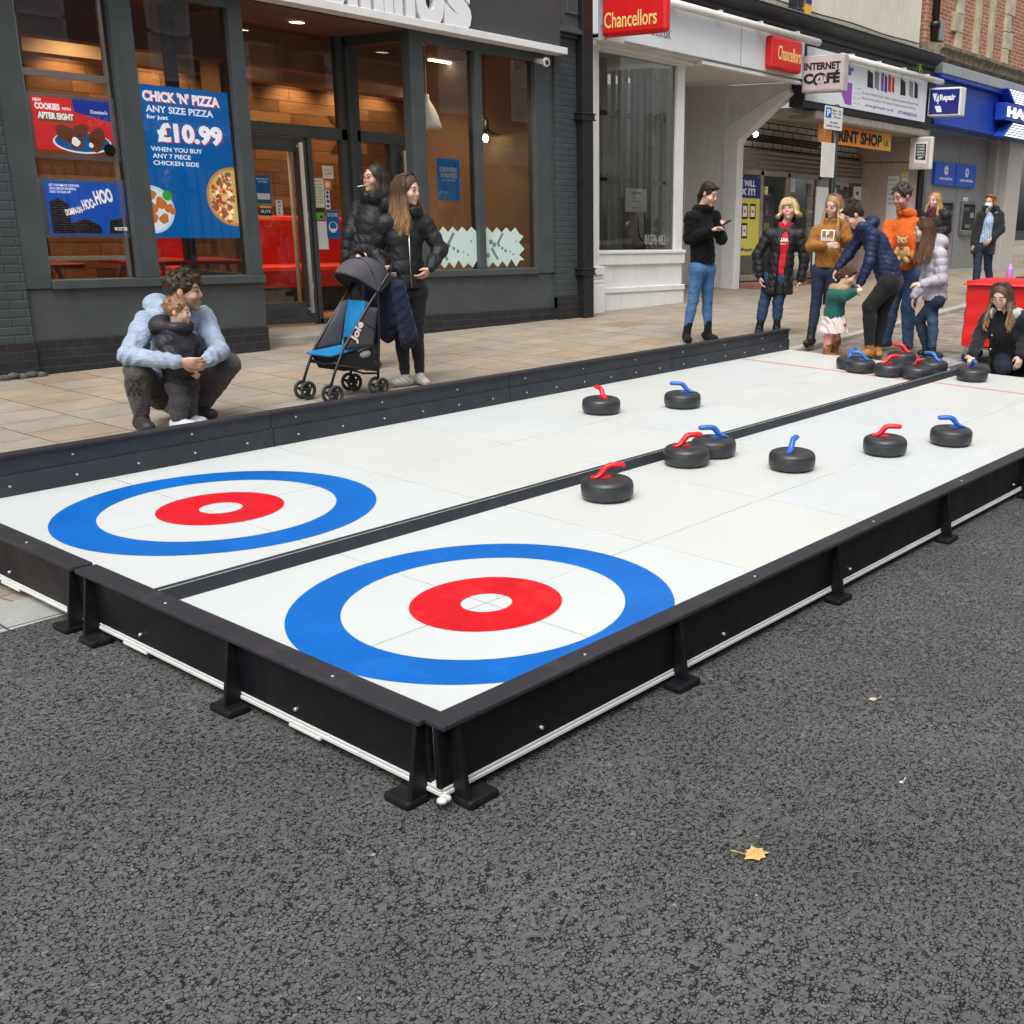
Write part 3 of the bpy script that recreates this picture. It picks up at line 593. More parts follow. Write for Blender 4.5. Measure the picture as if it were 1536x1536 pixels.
S = notice('small white poster with coloured dots, highest on the side light', (484, 500, 249, 268), M_PAPER); blobs(S, [(.25, .7, .012), (.5, .68, .012), (.75, .72, .012), (.3, .4, .012), (.55, .42, .014), (.75, .4, .012)], M_ORG, 'printed_dots', .001)
S = notice('orange square sticker on the side light', (485, 497, 270, 284), M_ORG); disc(S, .5, .5, .03, M_WTXT, 'printed_ring')
S = notice('narrow strip of payment stickers on the side light', (488, 495, 285, 314), M_PAPER); blobs(S, [(.5, .88, .022), (.5, .66, .022), (.5, .42, .022), (.5, .16, .022)], M_NAVY, 'printed_logo', .001, 4)
S = notice('green and black hygiene rating sticker on the side light', (463, 487, 312, 331), M_INK); patch(S, [(.04, .06), (.96, .06), (.96, .66), (.04, .66)], M_GRN, 'printed_panel'); disc(S, .78, .3, .018, M_INK, 'printed_ring', .001)
S = notice('blank white sheet, lowest on the side light', (464, 492, 332, 374), M_PAPER); disc(S, .2, .14, .016, M_GPRT, 'printed_mark')
S = notice('blue notice with a white face mask symbol on the side light', (490, 509, 316, 358), M_PBLUE); words(S, [('FACE COVERINGS', .1, .9, .86, .91, .02), ('MUST BE WORN', .1, .9, .79, .84, .02)], M_WTXT); disc(S, .5, .42, .06, M_WTXT, 'printed_face'); disc(S, .5, .45, .045, M_PBLUE, 'printed_face', .0012); patch(S, [(.25, .36), (.72, .36), (.65, .22), (.32, .22)], M_WTXT, 'printed_mask', .0016)
# frosted vinyl, cut to a zig-zag, low on the right hand windows
M_FROST = M('pale_vinyl', (.60, .76, .72), .6, .03); M_FD = M('vinyl_grey', (.16, .24, .23), .6)
def zigzag(x0, x1, z0, z1, n, lab, side):
    top, bot = [], []
    hgt = (z1 - z0) * .16
    for i in range(2 * n + 1):
        x = x0 + (x1 - x0) * i / (2 * n); top.append((x, z1 - (hgt * (1 + .3 * math.sin(i * 3)) if i % 2 == 0 else 0))); bot.append((x, z0 + (hgt * (1 + .3 * math.cos(i * 2)) if i % 2 == 0 else 0)))
    if side: e = [(x1 + .06, z0 + (z1 - z0) * .78), (x1 - .02, z0 + (z1 - z0) * .62), (x1 + .07, z0 + (z1 - z0) * .45), (x1 - .02, z0 + (z1 - z0) * .3), (x1 + .06, z0 + (z1 - z0) * .17)]; top[-1] = (x1 - .01, z1 - hgt); bot[-1] = (x1 - .01, z0 + hgt)
    else: e = []
    poly = bot + e[::-1] + top[::-1]; mb = MB(); mb.prism(poly, 'y', GY - .004, GY - .002); o = mb.build('window_vinyl', M_FROST); tag(o, lab, 'sticker', 'frosted window stickers')
    mb = MB()
    for k in range(9):
        cx_, cz_ = x0 + (x1 - x0) * (.12 + .8 * ((k * .37) % 1)), z0 + (z1 - z0) * (.3 + .4 * ((k * .61) % 1)); r = (.03, .02, .012)[k % 3]
        mb.add([(cx_ + r * math.cos(q), GY - .0046, cz_ + r * math.sin(q)) for q in np.linspace(0, math.tau, 14, endpoint=False)], [tuple(range(14))])
    for cx_, cz_, s in ((x0 + (x1 - x0) * .45, z0 + (z1 - z0) * .72, 1), (x0 + (x1 - x0) * .3, z0 + (z1 - z0) * .33, -1)):
        mb.add([(cx_ - .06, GY - .0046, cz_ - s * .06), (cx_ - .035, GY - .0046, cz_ - s * .085), (cx_ + .06, GY - .0046, cz_ + s * .05), (cx_ + .035, GY - .0046, cz_ + s * .075)], [(0, 1, 2, 3)])
    mb.build('printed_dots', M_FD, o)
zv0, zv1 = AZ(690, 402, GY), AZ(690, 340, GY)
zigzag(x_r1 + .02, x_n0, zv0, zv1, 5, 'pale frosted zigzag sticker low on the wider window pane', False)
zigzag(x_n1, AX(780, 370, GY), zv0, zv1, 4, 'pale frosted zigzag sticker ending in points on the narrower window pane', True)
# security camera and downpipe
p = onY(819, 93, FY - .2)
t_ = thing('security_camera', 'small white dome security camera under the end of the fascia', 'camera', p)
mb = MB(); mb.tube([(p[0], FY - .02, p[2] + .03), (p[0], FY - .12, p[2] + .01), (p[0], FY - .20, p[2])], .03, 14); mb.build('housing', M_PIPE, t_)
mb = MB(); mb.tube([(p[0], FY - .195, p[2]), (p[0], FY - .215, p[2] - .003)], [.055, .05], 18); mb.ball((p[0], FY - .21, p[2] - .003), (.03, .022, .03), 12, 1); mb.build('lens', [M_PIPE, M_BLK], t_)
xa, xb_ = AX(867, 250, FY - .08), AX(882, 250, FY - .08)
t_ = thing('drainpipe', 'square black iron drainpipe between the grey shop and the white shop', 'drainpipe', (xa, FY, 0), 'black iron drainpipes')
part('pipe', M_BLK, t_, (xa, xb_, FY - .18, FY - .05, gz(xa, FY) - .02, 5.6), bevel=.012)
for py in (175, 407):
    zc = AZ(874, py, FY - .1); part('collar', M_BLK, t_, (xa - .045, xb_ + .03, FY - .20, FY - .03, zc - .045, zc - .025), (xa - .03, xb_ + .015, FY - .19, FY - .03, zc - .025, zc + .025), (xa - .045, xb_ + .03, FY - .20, FY - .03, zc + .025, zc + .045), bevel=.008)
# broken masonry at the foot of the left pier
mb = MB(); bx = float(G(30, 572)[0])
for k in range(5): mb.ball((bx - .06 + .07 * k, FY - .07, gz(bx, FY) + .015 + .012 * (k % 2)), (.055, .04, .03), 8)
tag(mb.build('mortar_rubble', M('mortar', (.085, .083, .078), .95, .5, 20, .9, 40)), 'crumbling grey mortar patch at the foot of the brick pier', 'mortar')
# ------------------------------------------------------------------ white estate agent's shop
CY_ = 7.32; CF = 6.98; XC1 = 12.93
ea = thing('shop_building', 'white painted shopfront with a curved bracket and a dark glazed window beside the black drainpipe', 'shop', (10, CY_, 0))
cx0 = AX(884, 300, CY_ - .06); wx0, wx1 = AX(893, 250, CY_), AX(1013, 250, CY_); wz0, wz1 = AZ(960, 375, CY_), AZ(960, 88, CY_)
wx2 = AX(1024, 250, CY_)
part('pilaster', M_WHITE, ea, (cx0, wx0, CY_ - .08, CY_ + .2, .1, wz1 + .1), (cx0 - .02, wx0 + .05, CY_ - .14, CY_ + .1, .1, .62), (cx0 - .02, wx0 + .03, CY_ - .13, CY_, .62, .68), (cx0 - .02, wx0 + .04, CY_ - .15, CY_, .74, .86), (cx0 - .02, wx0 + .03, CY_ - .12, CY_, .68, .74), bevel=.02)
part('stall_riser', M_WHITE, ea, (wx0, wx2 + .03, CY_, CY_ + .2, .1, wz0), (wx0, wx2 + .05, CY_ - .06, CY_, wz0 - .05, wz0), (wx0, wx2 + .05, CY_ - .04, CY_, wz0 - .20, wz0 - .05), (wx0, wx2 + .05, CY_ - .03, CY_, .1, .48), (wx0, wx2 + .05, CY_ - .05, CY_, .48, .56), bevel=.012)
part('return_wall', M_WHITE, ea, (wx2 - .1, wx2 + .02, CY_ + .2, 8.9, .1, wz0), bevel=0)
fr = part('window_frame', M_WHITE, ea, (wx1, wx2, CY_ - .02, CY_ + .09, wz0, wz1 + .02), (wx0, wx2, CY_ - .03, CY_ + .1, wz1, wz1 + .12), (wx2 - .06, wx2, CY_ + .75, CY_ + .82, wz0, wz1 + .02), (wx2 - .06, wx2, 8.8, 8.9, wz0, wz1 + .02), bevel=.008)
paneY(fr, wx0, wx1, wz0, wz1, CY_ + .03, M_GLASSC); pane(fr, [(wx2 - .03, CY_ + .09, wz0), (wx2 - .03, 8.8, wz0), (wx2 - .03, 8.8, wz1), (wx2 - .03, CY_ + .09, wz1)], m=M_GLASSC)
fz0, fz1 = 3.70, 4.27
M_FASC = M('pale_fascia', (.76, .80, .83), .4, .03, 2)
part('fascia', M_FASC, ea, (cx0, XC1, CF, CF + .06, fz0, fz1), bevel=.004)
part('fascia_seam', M_GPRT, ea, (AX(1111, 80, CF), AX(1111, 80, CF) + .012, CF - .001, CF + .0, fz0, fz1), bevel=0)
part('soffit', M_WHITEW, ea, (cx0, XC1, CF + .06, 9.4, fz0 - .03, fz0 + .05), bevel=0)
part('cornice', M_WHITE, ea, (cx0, wx2 + .1, CF + .08, CY_ - .02, wz1 + .1, wz1 + .16), (cx0, wx2 + .1, CF + .16, CY_, wz1 + .02, wz1 + .1), (XC1 - 2.6, XC1, CF + .02, CF + .14, fz0 - .08, fz0 - .03), bevel=.01)
part('upper_wall', M_CREAM, ea, (cx0 - .05, 17.55, FY + .32, FY + .6, 4.7, 9.5), bevel=0)
part('fascia_block', M_WHITE, ea, (cx0 - .02, cx0 + .32, CF - .05, CF + .1, fz0 - .05, 5.2), (cx0 + .03, cx0 + .27, CF - .07, CF - .05, 4.5, 4.55), bevel=.012)
# party wall with scrolled bracket
CXW = XC1; yc0 = float(onX(1105, 300, CXW)[1]); yc1 = float(onX(1084, 300, CXW)[1])
part('party_wall', M_WHITEW, ea, (CXW, CXW + .12, yc1, 9.4, .1, fz0), bevel=0)
part('column', M_WHITE, ea, (CXW - .02, CXW + .16, yc0, yc1, .1, 2.77), (CXW - .04, CXW + .18, yc0 - .03, yc1 + .02, 2.77, 2.80), bevel=.012)
part('recess_wall', M_WHITEW, ea, (wx2, CXW, 9.35, 9.45, .1, fz0), bevel=0)
prof = [(1085, 217), (1086, 200), (1092, 190), (1104, 180), (1118, 172), (1140, 158), (1163, 142), (1184, 132), (1188, 141), (1180, 148), (1160, 163), (1140, 183), (1124, 198), (1112, 207), (1106, 218)]
pp = [(float(q[1]), float(q[2])) for q in (onX(a_, b_, CXW) for a_, b_ in prof)]
mb = MB(); mb.prism(pp, 'x', CXW - .03, CXW + .17)
top = [pp[7], (pp[7][0], fz0 - .03), (yc1, fz0 - .03), (yc1, pp[0][1])] + pp[1:7]
mb.prism(pp[1:8] + [(pp[7][0], fz0 - .035), (yc1 + .02, fz0 - .035)], 'x', CXW, CXW + .14)
mb.build('bracket', M_WHITE, ea, bevel=.015)
mb = MB(); c0 = onX(1104, 176, CXW - .02)
sp = [(CXW - .02, c0[1] + (.02 + .018 * q) * math.cos(q), c0[2] + .05 + (.02 + .018 * q) * math.sin(q)) for q in np.linspace(0, 9, 40)]
mb.tube(sp, .012, 6); mb.build('scroll', M_WHITE, ea)
# interior
part('interior', M('office_wall', (.52, .50, .45), .8, .1), ea, (cx0, wx2, 10.6, 10.7, .1, fz0), (cx0, cx0 + .05, CY_ + .2, 10.6, .1, fz0), bevel=0)
part('interior_floor', M('grey_carpet', (.10, .10, .11), .9, .2, 20), ea, (cx0, wx2 - .1, CY_ + .2, 10.6, .1, .34), bevel=0)
part('window_bed', M_BLK, ea, (wx0, wx2 - .1, CY_ + .2, CY_ + 1.0, wz0 - .04, wz0 - .005), bevel=0)
part('inner_frame', M('pale_green_frame', (.40, .44, .41), .4, .05), ea, *[(x - .05, x + .05, 8.15, 8.22, wz0, wz1 + .2) for x in (9.55, 10.9)], (9.5, 11.2, 8.15, 8.22, 2.9, 2.98), (9.5, 11.2, 8.15, 8.22, 2.0, 2.06))
mb = MB()
for k in range(7): mb.box(9.83 + .02 * (k % 2), 9.85 + .02 * (k % 2), 7.5 + .12 * k, 7.58 + .12 * k, wz0, wz1 - .05)
mb.build('vertical_blind', M('blind_fabric', (.62, .68, .65), .7, .08), ea)
mb = MB(); mb.lathe([(.10, .0), (.16, .02), (.17, .3), (.155, .5), (.18, .62), (.21, .70), (.13, .74), (.0, .75)], 26, (AX(949, 350, 7.75), 7.75, wz0))
o = mb.build('display_bust', M('calico', (.46, .44, .38), .9, .1, 14, .3, 60)); tag(o, 'pale cloth draped display bust behind the paper notice in the white shop window', 'display stand')
mb = MB(); bx = AX(949, 350, 7.75); mb.tube([(bx + .10 * math.cos(q), 7.56, wz0 + .38 + .26 * math.sin(q)) for q in np.linspace(2.9, 6.5, 16)], .008, 6); mb.build('cord', M_BLK, o)
mb = MB(); bx = AX(988, 355, 8.0); mb.lathe([(.06, 0), (.10, .03), (.12, .12), (.07, .22), (.06, .26)], 16, (bx, 8.0, wz0)); mb.ball((bx, 8.0, wz0 + .36), (.075, .075, .10)); tag(mb.build('statuette', M('grey_plaster', (.33, .34, .28), .8)), 'small grey head and shoulders statuette in the white shop window', 'statuette')
S = sheet_on('notice', 'white paper notice taped inside the white shop window', 'notice', ('Y', CY_ + .05), (938, 970, 283, 318), M_PAPER); words(S, [('CLOSED', .28, .72, .76, .86, .02), ('Parking at', .35, .65, .58, .63, .01), ('the rear', .33, .67, .45, .50, .01), ('Thank you', .32, .65, .15, .20, .01)], M_INK)
letters([('01276 482', (AX(969, 363, CY_), CY_ + .028, AZ(985, 367, CY_)), XA, ZA, AX(1000, 363, CY_) - AX(969, 363, CY_), .14, -.008)], M('vinyl_faint', (.42, .43, .42), .5), ea)
letters([('chancellors.co.uk', (AX(931, 50, CF), CF - .002, fz0 + .14), XA, ZA, AX(1006, 50, CF) - AX(931, 50, CF), .16, .0)], M('print_maroon', (.16, .08, .08), .5), ea)
# white awning tube
def tube_thing(lab, p0, p1, y, r=.055):
    a_, b_ = onY(*p0, y), onY(*p1, y); t_ = thing('awning_tube', lab, 'awning', a_, 'rolled awning tubes')
    z = (a_[2] + b_[2]) / 2; mb = MB(); mb.tube([(a_[0], y, z), (b_[0], y, z)], r, 16); mb.build('tube', M_PIPE, t_)
    mb = MB(); mb.ball((b_[0], y, z), (.03, r, r), 14); mb.build('end_cap', M_PIPE, t_)
    n = 4
    for k in range(n):
        x = a_[0] + (b_[0] - a_[0]) * (k + .4) / n; part('bracket', M_PIPE, t_, (x, x + .05, y, y + .25, z + r * .6, z + r + .03))
tube_thing('long white awning tube under the black cornice over the pale fascia', (985, -2), (1228, 64), CF - .12)
tube_thing('white awning tube above the phone repair signboard with a fern hanging over it', (1262, 89), (1413, 119), CF - .10)
# red box signs
def boxsign(name, lab, X, ql, th, m, edge=None, y_wall=CF, group=None, bev=.02):
    """projecting sign on plane x = X facing down the street; ql = left,right,top,bottom px of its face"""
    l, r, tp, bt = ql; pl, pr, pt, pb = onX(l, (tp + bt) / 2, X), onX(r, (tp + bt) / 2, X), onX((l + r) / 2, tp, X), onX((l + r) / 2, bt, X)
    y0, y1, z0, z1 = float(pr[1]), float(pl[1]), float(pb[2]), float(pt[2])
    t_ = thing(name, lab, 'sign', (X, y1, z0), group)
    part('box', edge or m, t_, (X, X + th, y0, y1, z0, z1), bevel=bev)
    if edge: part('panel', m, t_, (X - .004, X - .0005, y0 + .035, y1 - .035, z0 + .035, z1 - .035), bevel=0)
    for zz in (z0 + (z1 - z0) * .2, z0 + (z1 - z0) * .8): part('fixing', M_STEEL, t_, (X + th * .3, X + th * .7, y1, max(y_wall, y1 + .03), zz, zz + .03), bevel=0)
    def at(u, v, off=.006): return np.array([X - off, y1 + (y0 - y1) * u, z0 + (z1 - z0) * v])
    return dict(o=t_, at=at, W=y1 - y0, H=z1 - z0, xd=YN)
Xs = AX(901, 30, CF - .02)
S = boxsign('projecting_sign', 'large red projecting sign with gold lettering above the white shop window', Xs, (901, 1000, -30, 52), .10, M_RED, bev=.05)
letters([('Chancellors', S['at'](.06, .16, .003), YN, ZA, .80 * S['W'], .30 * S['H'], .01)], M_GOLD, S['o'], depth=.002)
mb = MB(); z0, z1 = AZ(1175, 107, CF - .1), AZ(1175, 57, CF - .1); xa, xb_ = AX(1155, 80, CF - .1), AX(1199, 85, CF - .1)
t_ = thing('lightbox_sign', 'red lightbox with gold lettering at the far end of the pale fascia', 'sign', (xa, CF, z0)); mb.box(xa, xb_, CF - .16, CF - .002, z0, z1); mb.build('box', M_RED, t_, bevel=.04)
letters([('Chancellors', (xa + .16 * (xb_ - xa), CF - .162, z0 + .14), XA, ZA, .78 * (xb_ - xa), .20, .01)], M_GOLD, t_, depth=.002)

# ------------------------------------------------------------------ black cornice and cream wall over both shops, burglar alarm
co = thing('cornice', 'long black moulded cornice with weeds along its top, below the cream wall', 'cornice', (14, FY, 4.3))
ca, cb_ = 8.05, 17.65
mb = MB(); mb.prism([(FY + .4, 4.34), (FY + .02, 4.34), (FY - .02, 4.40), (FY - .02, 4.44), (FY - .12, 4.50), (FY - .2, 4.55), (FY - .2, 4.60), (FY + .4, 4.70)], 'x', ca, cb_); mb.build('moulding', M_BLK, co)
mb = MB(); mb.prism([(FY + .4, 4.71), (FY - .22, 4.605), (FY - .22, 4.62), (FY + .4, 4.745)], 'x', ca, cb_); mb.build('coping', M('lead_coping', (.25, .25, .25), .8, .4, 10), co)
mb = MB(); mb.box(9.4, cb_, FY - .02, FY + .3, 4.22, 4.34); mb.build('frieze', M_BLK, co)
mb = MB()
for k in range(130):
    x = 14.2 + 3.3 * random.random(); h_ = random.uniform(.03, .10); d = random.uniform(-.03, .03); y = FY - .1 + .25 * random.random(); z = 4.62 + (y - FY + .2) * .2
    mb.add([(x - .004, y, z), (x + .004, y, z), (x + d, y - .02, z + h_)], [(0, 1, 2)])
tag(mb.build('weeds', M('dry_grass', (.16, .17, .07), .9, .4, 60)), 'dry weeds and moss growing along the top of the cornice', 'weeds', kind='stuff')
mb = MB(); mb.tube([(9.5 + .5 * k, FY + .30, 4.83 + .012 * math.sin(k * 1.3)) for k in range(17)], .012, 6); mb.tube([(12.4, FY + .30, 4.83), (12.42, FY + .30, 5.6), (12.4, FY + .30, 9)], .012, 6)
tag(mb.build('wall_cable', M_BLK), 'black cable clipped along the foot of the cream wall', 'cable')
fp = onY(1378, 103, FY - .2); mb = MB()
for k in range(16):
    q = random.random() * 6.28; l_ = random.uniform(.12, .26); d = np.array([math.cos(q) * .8, -.5 * abs(math.sin(q)), .5 - random.random()]); s0 = np.array([fp[0], FY - .2, fp[2] + .06])
    for i in range(8):
        c0 = s0 + d * l_ * i / 8 + np.array([0, 0, -.5 * l_ * (i / 8) ** 2]); c1 = s0 + d * l_ * (i + 1) / 8 + np.array([0, 0, -.5 * l_ * ((i + 1) / 8) ** 2]); w_ = np.array([-d[1], d[0], .3]) * .035 * (1 - i / 9)
        mb.add([c0, c0 + w_ + (c1 - c0) * .4, c1], [(0, 1, 2)]); mb.add([c0, c0 - w_ + (c1 - c0) * .4, c1], [(0, 1, 2)])
tag(mb.build('fern', M('fern_green', (.10, .20, .035), .7, .3, 30)), 'small green fern sprouting under the black cornice above a white tube', 'fern')
al = onY(1202, 10, FY + .3); t_ = thing('alarm_box', 'yellow burglar alarm box on the cream wall', 'alarm', al)
ax0, ax1, az0 = AX(1200, 12, FY + .2), AX(1218, 12, FY + .2), AZ(1209, 27, FY + .2)
mb = MB(); mb.prism([(ax0, az0 + .12), (ax0 + .06, az0), (ax1 - .06, az0), (ax1, az0 + .12), (ax1, az0 + .5), (ax0, az0 + .5)], 'y', FY + .2, FY + .32); mb.build('case', M('alarm_yellow', (.80, .42, .02), .4), t_, bevel=.012)
part('louvre', M_BLK, t_, *[(ax0 + .02, ax0 + .12, FY + .19, FY + .2, az0 + .16 + .035 * k, az0 + .175 + .035 * k) for k in range(6)], bevel=0)
part('label', M_NAVY, t_, (ax0 + .15, ax1 - .03, FY + .192, FY + .199, az0 + .22, az0 + .42), bevel=0); letters([('ADT', (ax0 + .17, FY + .191, az0 + .29), XA, ZA, ax1 - ax0 - .22, .08, .02)], M_WTXT, t_)
part('lamp_housing', M_BLK, t_, (ax0 - .17, ax0 - .02, FY + .12, FY + .32, az0 - .0, az0 + .5), (ax0 - .2, ax0 + .0, FY + .1, FY + .32, az0 - .02, az0 + .1), bevel=.03)

# ------------------------------------------------------------------ phone repair shop
RY = 8.45; x0r, x1r = CXW + .17, 17.6
rs = thing('shop_building', 'phone repair shop with roller shutter and crowded window under a white signboard', 'shop', (15, RY, 0))
M_SHUT, t, b = nmat('shutter_slats'); c, x, y, z = xyz(t); b.inputs['Base Color'].default_value = (.27, .225, .19, 1); b.inputs['Roughness'].default_value = .55
bump(t, math_(t, 'SINE', math_(t, 'MULTIPLY', z, 80)), b, 1.0, .012)
M_FRB = M('worn_frame', (.33, .29, .26), .6, .2, 9)
M_WBR = brickmat('white_brick_panel', (.55, .52, .48), (.60, .57, .53), (.03, .03, .03), .32, .11, .012, .8, .001, .1)
part('signboard_back', M_BLK, rs, (x0r - .1, x1r, CF + .03, CF + .3, 3.30, 4.25), bevel=0)
part('soffit', M_FRB, rs, (x0r, x1r, CF + .3, RY + .3, 3.22, 3.30), bevel=0)
part('shutter_box', M_FRB, rs, (x0r + .35, x1r, CF + .05, CF + .6, 3.15, 3.30), bevel=.03)
part('panelled_wall', M_WBR, rs, (x0r, x1r, RY + .12, RY + .22, 2.6, 3.30), bevel=0)
part('roller_shutter', M_SHUT, rs, (x0r, AX(1330, 240, RY), RY + .0, RY + .1, 2.36, 2.72), bevel=0)
mb = MB(); 
for k in range(3): mb.tube([(x0r + .3, RY - .05 - .04 * k, 2.86 + .03 * k), (x0r + 2.6, RY - .05 - .04 * k, 2.84 + .04 * k)], .02, 8)
mb.build('conduit', M_BLK, rs)
p = onY(1133, 201, RY - .15); mb = MB(); mb.ball(p, (.06, .05, .05)); mb.build('lit_floodlight', glow('flood_white', (1, .98, .92), 9), rs)
xd0, xd1, xd2, xd3 = AX(1104, 320, RY), AX(1140, 320, RY), AX(1180, 320, RY), AX(1225, 320, RY)
x_w0, x_w1 = AX(1228, 320, RY), AX(1322, 320, RY)
zb_ = gz(15, RY) + .06
ff = [(x - .05, x + .05, RY - .03, RY + .06, zb_, 2.36) for x in (xd0 + .1, xd1, xd2, xd3)] + [(xd0, x_w1, RY - .03, RY + .06, 2.28, 2.37), (xd0, xd3, RY - .03, RY + .06, zb_, zb_ + .1), (x_w0, x_w1, RY - .03, RY + .06, zb_, zb_ + .55), (x_w1 - .08, x_w1, RY - .03, RY + .06, zb_, 2.37)]
f5 = part('shop_frame', M_FRB, rs, *ff, bevel=.006)
for a_, b_, zl in ((xd0 + .15, xd1 - .05, zb_ + .1), (xd1 + .05, xd2 - .05, zb_ + .1), (xd2 + .05, xd3 - .05, zb_ + .1), (x_w0 + .02, x_w1 - .08, zb_ + .55)): paneY(f5, a_, b_, zl, 2.28, RY + .02, M_GLASSC)
part('floor', M_DARK, rs, (x0r, x1r, RY - .1, 11, .1, zb_), bevel=0); part('back_wall', M('shop_dark', (.09, .09, .085), .8, .3, 6), rs, (x0r, x1r, 10.2, 10.3, .1, 3.3), bevel=0); part('ceiling', M_DARK, rs, (x0r, x1r, RY + .22, 10.3, 2.6, 2.7), bevel=0)
part('step', M_REDT, rs, (x0r, x1r, 7.9, RY - .1, .2, zb_ - .015), bevel=0)
part('side_wall', M('pink_render', (.46, .37, .33), .8, .12), rs, (x1r - .03, x1r + .09, FY + .12, RY + .3, .1, 3.22), bevel=.01)
for k, (x, y, e) in enumerate(((13.8, 9.3, 25), (16.0, 9.3, 35))): lamp('shop_ceiling_light', 'SPOT', (x, y, 2.58), e, (1, .95, .85), .2, ang=150)
xl = x_w1 - .16; mb = MB(); mb.tube([(xl, RY - .06, zb_ + .2), (xl, RY - .06, 2.2)], .014, 6); tag(mb.build('led_strip', glow('led_blue', (.10, .04, 1), 2.2)), 'vertical blue light strip at the right edge of the crowded shop window', 'light')
# shelves of stock
cols = [(.02, .03, .05), (.35, .34, .32), (.5, .06, .05), (.6, .5, .08), (.05, .12, .35), (.5, .22, .05), (.12, .13, .13), (.25, .4, .45), (.6, .6, .58)]
kinds = ['black', 'grey', 'red', 'yellow', 'blue', 'orange', 'charcoal', 'teal', 'white']
for shelf_x0, shelf_x1, lab in ((x_w0 + .05, x_w1 - .15, 'glass shelves of packaged accessories in the right hand shop window'), (xd0 + .2, xd3 - .1, 'shelves of hanging accessories seen through the shop doors')):
    yy = RY + .35 if shelf_x0 > xd3 - .1 else RY + 1.0
    t_ = thing('display_shelf', lab, 'shelf', (shelf_x0, yy, zb_))
    for k, zz in enumerate((.85, 1.22, 1.60, 1.98)):
        part('shelf', M('shelf_glass', (.30, .36, .35), .2), t_, (shelf_x0, shelf_x1, yy, yy + .3, zz, zz + .015), bevel=0)
        x = shelf_x0 + .05
        while x < shelf_x1 - .15:
            w_, h_ = random.uniform(.06, .20), random.uniform(.10, .27); ci = random.randrange(9)
            mb = MB(); mb.box(x, x + w_, yy + .03, yy + .03 + random.uniform(.04, .1), zz + .017, zz + .017 + h_); mb.box(x + .01, x + w_ - .01, yy + .027, yy + .029, zz + .03, zz + .017 + h_ * .45, 1)
            tag(mb.build('boxed_accessory', [M('stock_' + kinds[ci], cols[ci], .4, .3, 30), M('stock_' + kinds[(ci * 5 + 2) % 9], cols[(ci * 5 + 2) % 9], .4, .3, 30)], bevel=.004), 'small boxed phone accessory standing on a shelf in the repair shop', 'box', 'boxed accessories on the repair shop shelves')
            x += w_ + random.uniform(.02, .09)
# yellow and blue repair panel
PX_ = RY - .10
S = sheet_on('repair_poster', 'yellow and blue poster promising phone repairs beside the shop door', 'poster', ('Y', PX_), (1100, 1139, 266, 383), M_YEL)
patch(S, [(0, .74), (1, .74), (1, 1), (0, 1)], M_NAVY, 'printed_header'); words(S, [('WE WILL', .02, .80, .885, .965, .04), ('FIX IT!', .10, .80, .775, .865, .05)], M_WTXT, off=.002)
for i, u in enumerate((.04, .32, .62)):
    for j, v in enumerate((.47, .22)):
        if j and i == 2: continue
        patch(S, [(u, v), (u + .22, v), (u + .22, v + .20), (u, v + .20)], M_INK, 'printed_phone', .0008); patch(S, [(u + .03, v + .03), (u + .19, v + .03), (u + .19, v + .17), (u + .03, v + .17)], M_WTXT, 'printed_screen', .0012); blobs(S, [(u + .11, v + .10, .03)], M_PRED, 'printed_symbol', .0016, 8)
patch(S, [(0, .02), (.26, .02), (.2, .13), (0, .13)], M_PBLUE, 'printed_logo'); words(S, [('4Repair', .28, .78, .04, .10, .03)], M_NAVY)
# print shop banner
S = sheet_on('shop_banner', 'orange to yellow banner advertising a print shop above the crowded window', 'banner', ('Y', FY + .25), (1228, 1337, 193, 220), M('banner_orange', (.95, .33, .05), .5, .04), .02)
patch(S, [(.80, 0), (1, 0), (1, 1), (.74, 1)], M_AMB, 'printed_blend', .0006)
words(S, [('T', .04, .09, .25, .70, .02)], M_WTXT, off=.002); words(S, [('PRINT SHOP', .19, .86, .16, .86, .05), ('UK', .89, .97, .25, .62, .02)], M_INK, off=.0022)
# signboard
S = sheet_on('shop_signboard', 'long white phone repair signboard with purple lettering and small product pictures', 'sign', ('Y', CF - .0), (1210, 1391, 92, 167), M('sign_pale', (.74, .78, .82), .4, .04), .028)
words(S, [('gp4Repair', .02, .345, .58, .86, .06)], M_PURP)
words(S, [('All Kinds Of Mobile Phones, Tablets, Chargers, Accessories & Repair Works', .42, .93, .315, .385, .005), ('House Unlocking, iPhone, iPad, Laptop & Desktop Computer Unlocking', .42, .90, .215, .285, .005)], M_GPRT); words(S, [('www.gp4repair.co.uk', .45, .70, .075, .16, .01), ('07949685563', .74, .92, .07, .15, .02)], M_PURP)
P = [(.22, .50), (.34, .50), (.34, .06), (.29, .06)]; patch(S, P, M('print_violet', (.30, .08, .45), .5), 'printed_flash')
blobs(S, [(.36 + .012 * i, .12 + .1 * j, .012) for i in range(5) for j in range(4)], M_PURP, 'printed_dots', .001, 4)
for u, m_, w_ in ((.46, M_INK, .05), (.52, M_GPRT, .04), (.575, M_PURP, .025), (.605, M_NAVY, .025), (.635, M_PRED, .03), (.67, M_PRED, .025), (.75, M_INK, .05), (.83, M_GPRT, .04), (.88, M_INK, .035)):
    patch(S, [(u, .50 + .02 * math.sin(u * 40)), (u + w_, .47 + .02 * math.sin(u * 60)), (u + w_ * .8, .82 + .05 * math.sin(u * 90)), (u - w_ * .1, .84)], m_, 'printed_product', .001)
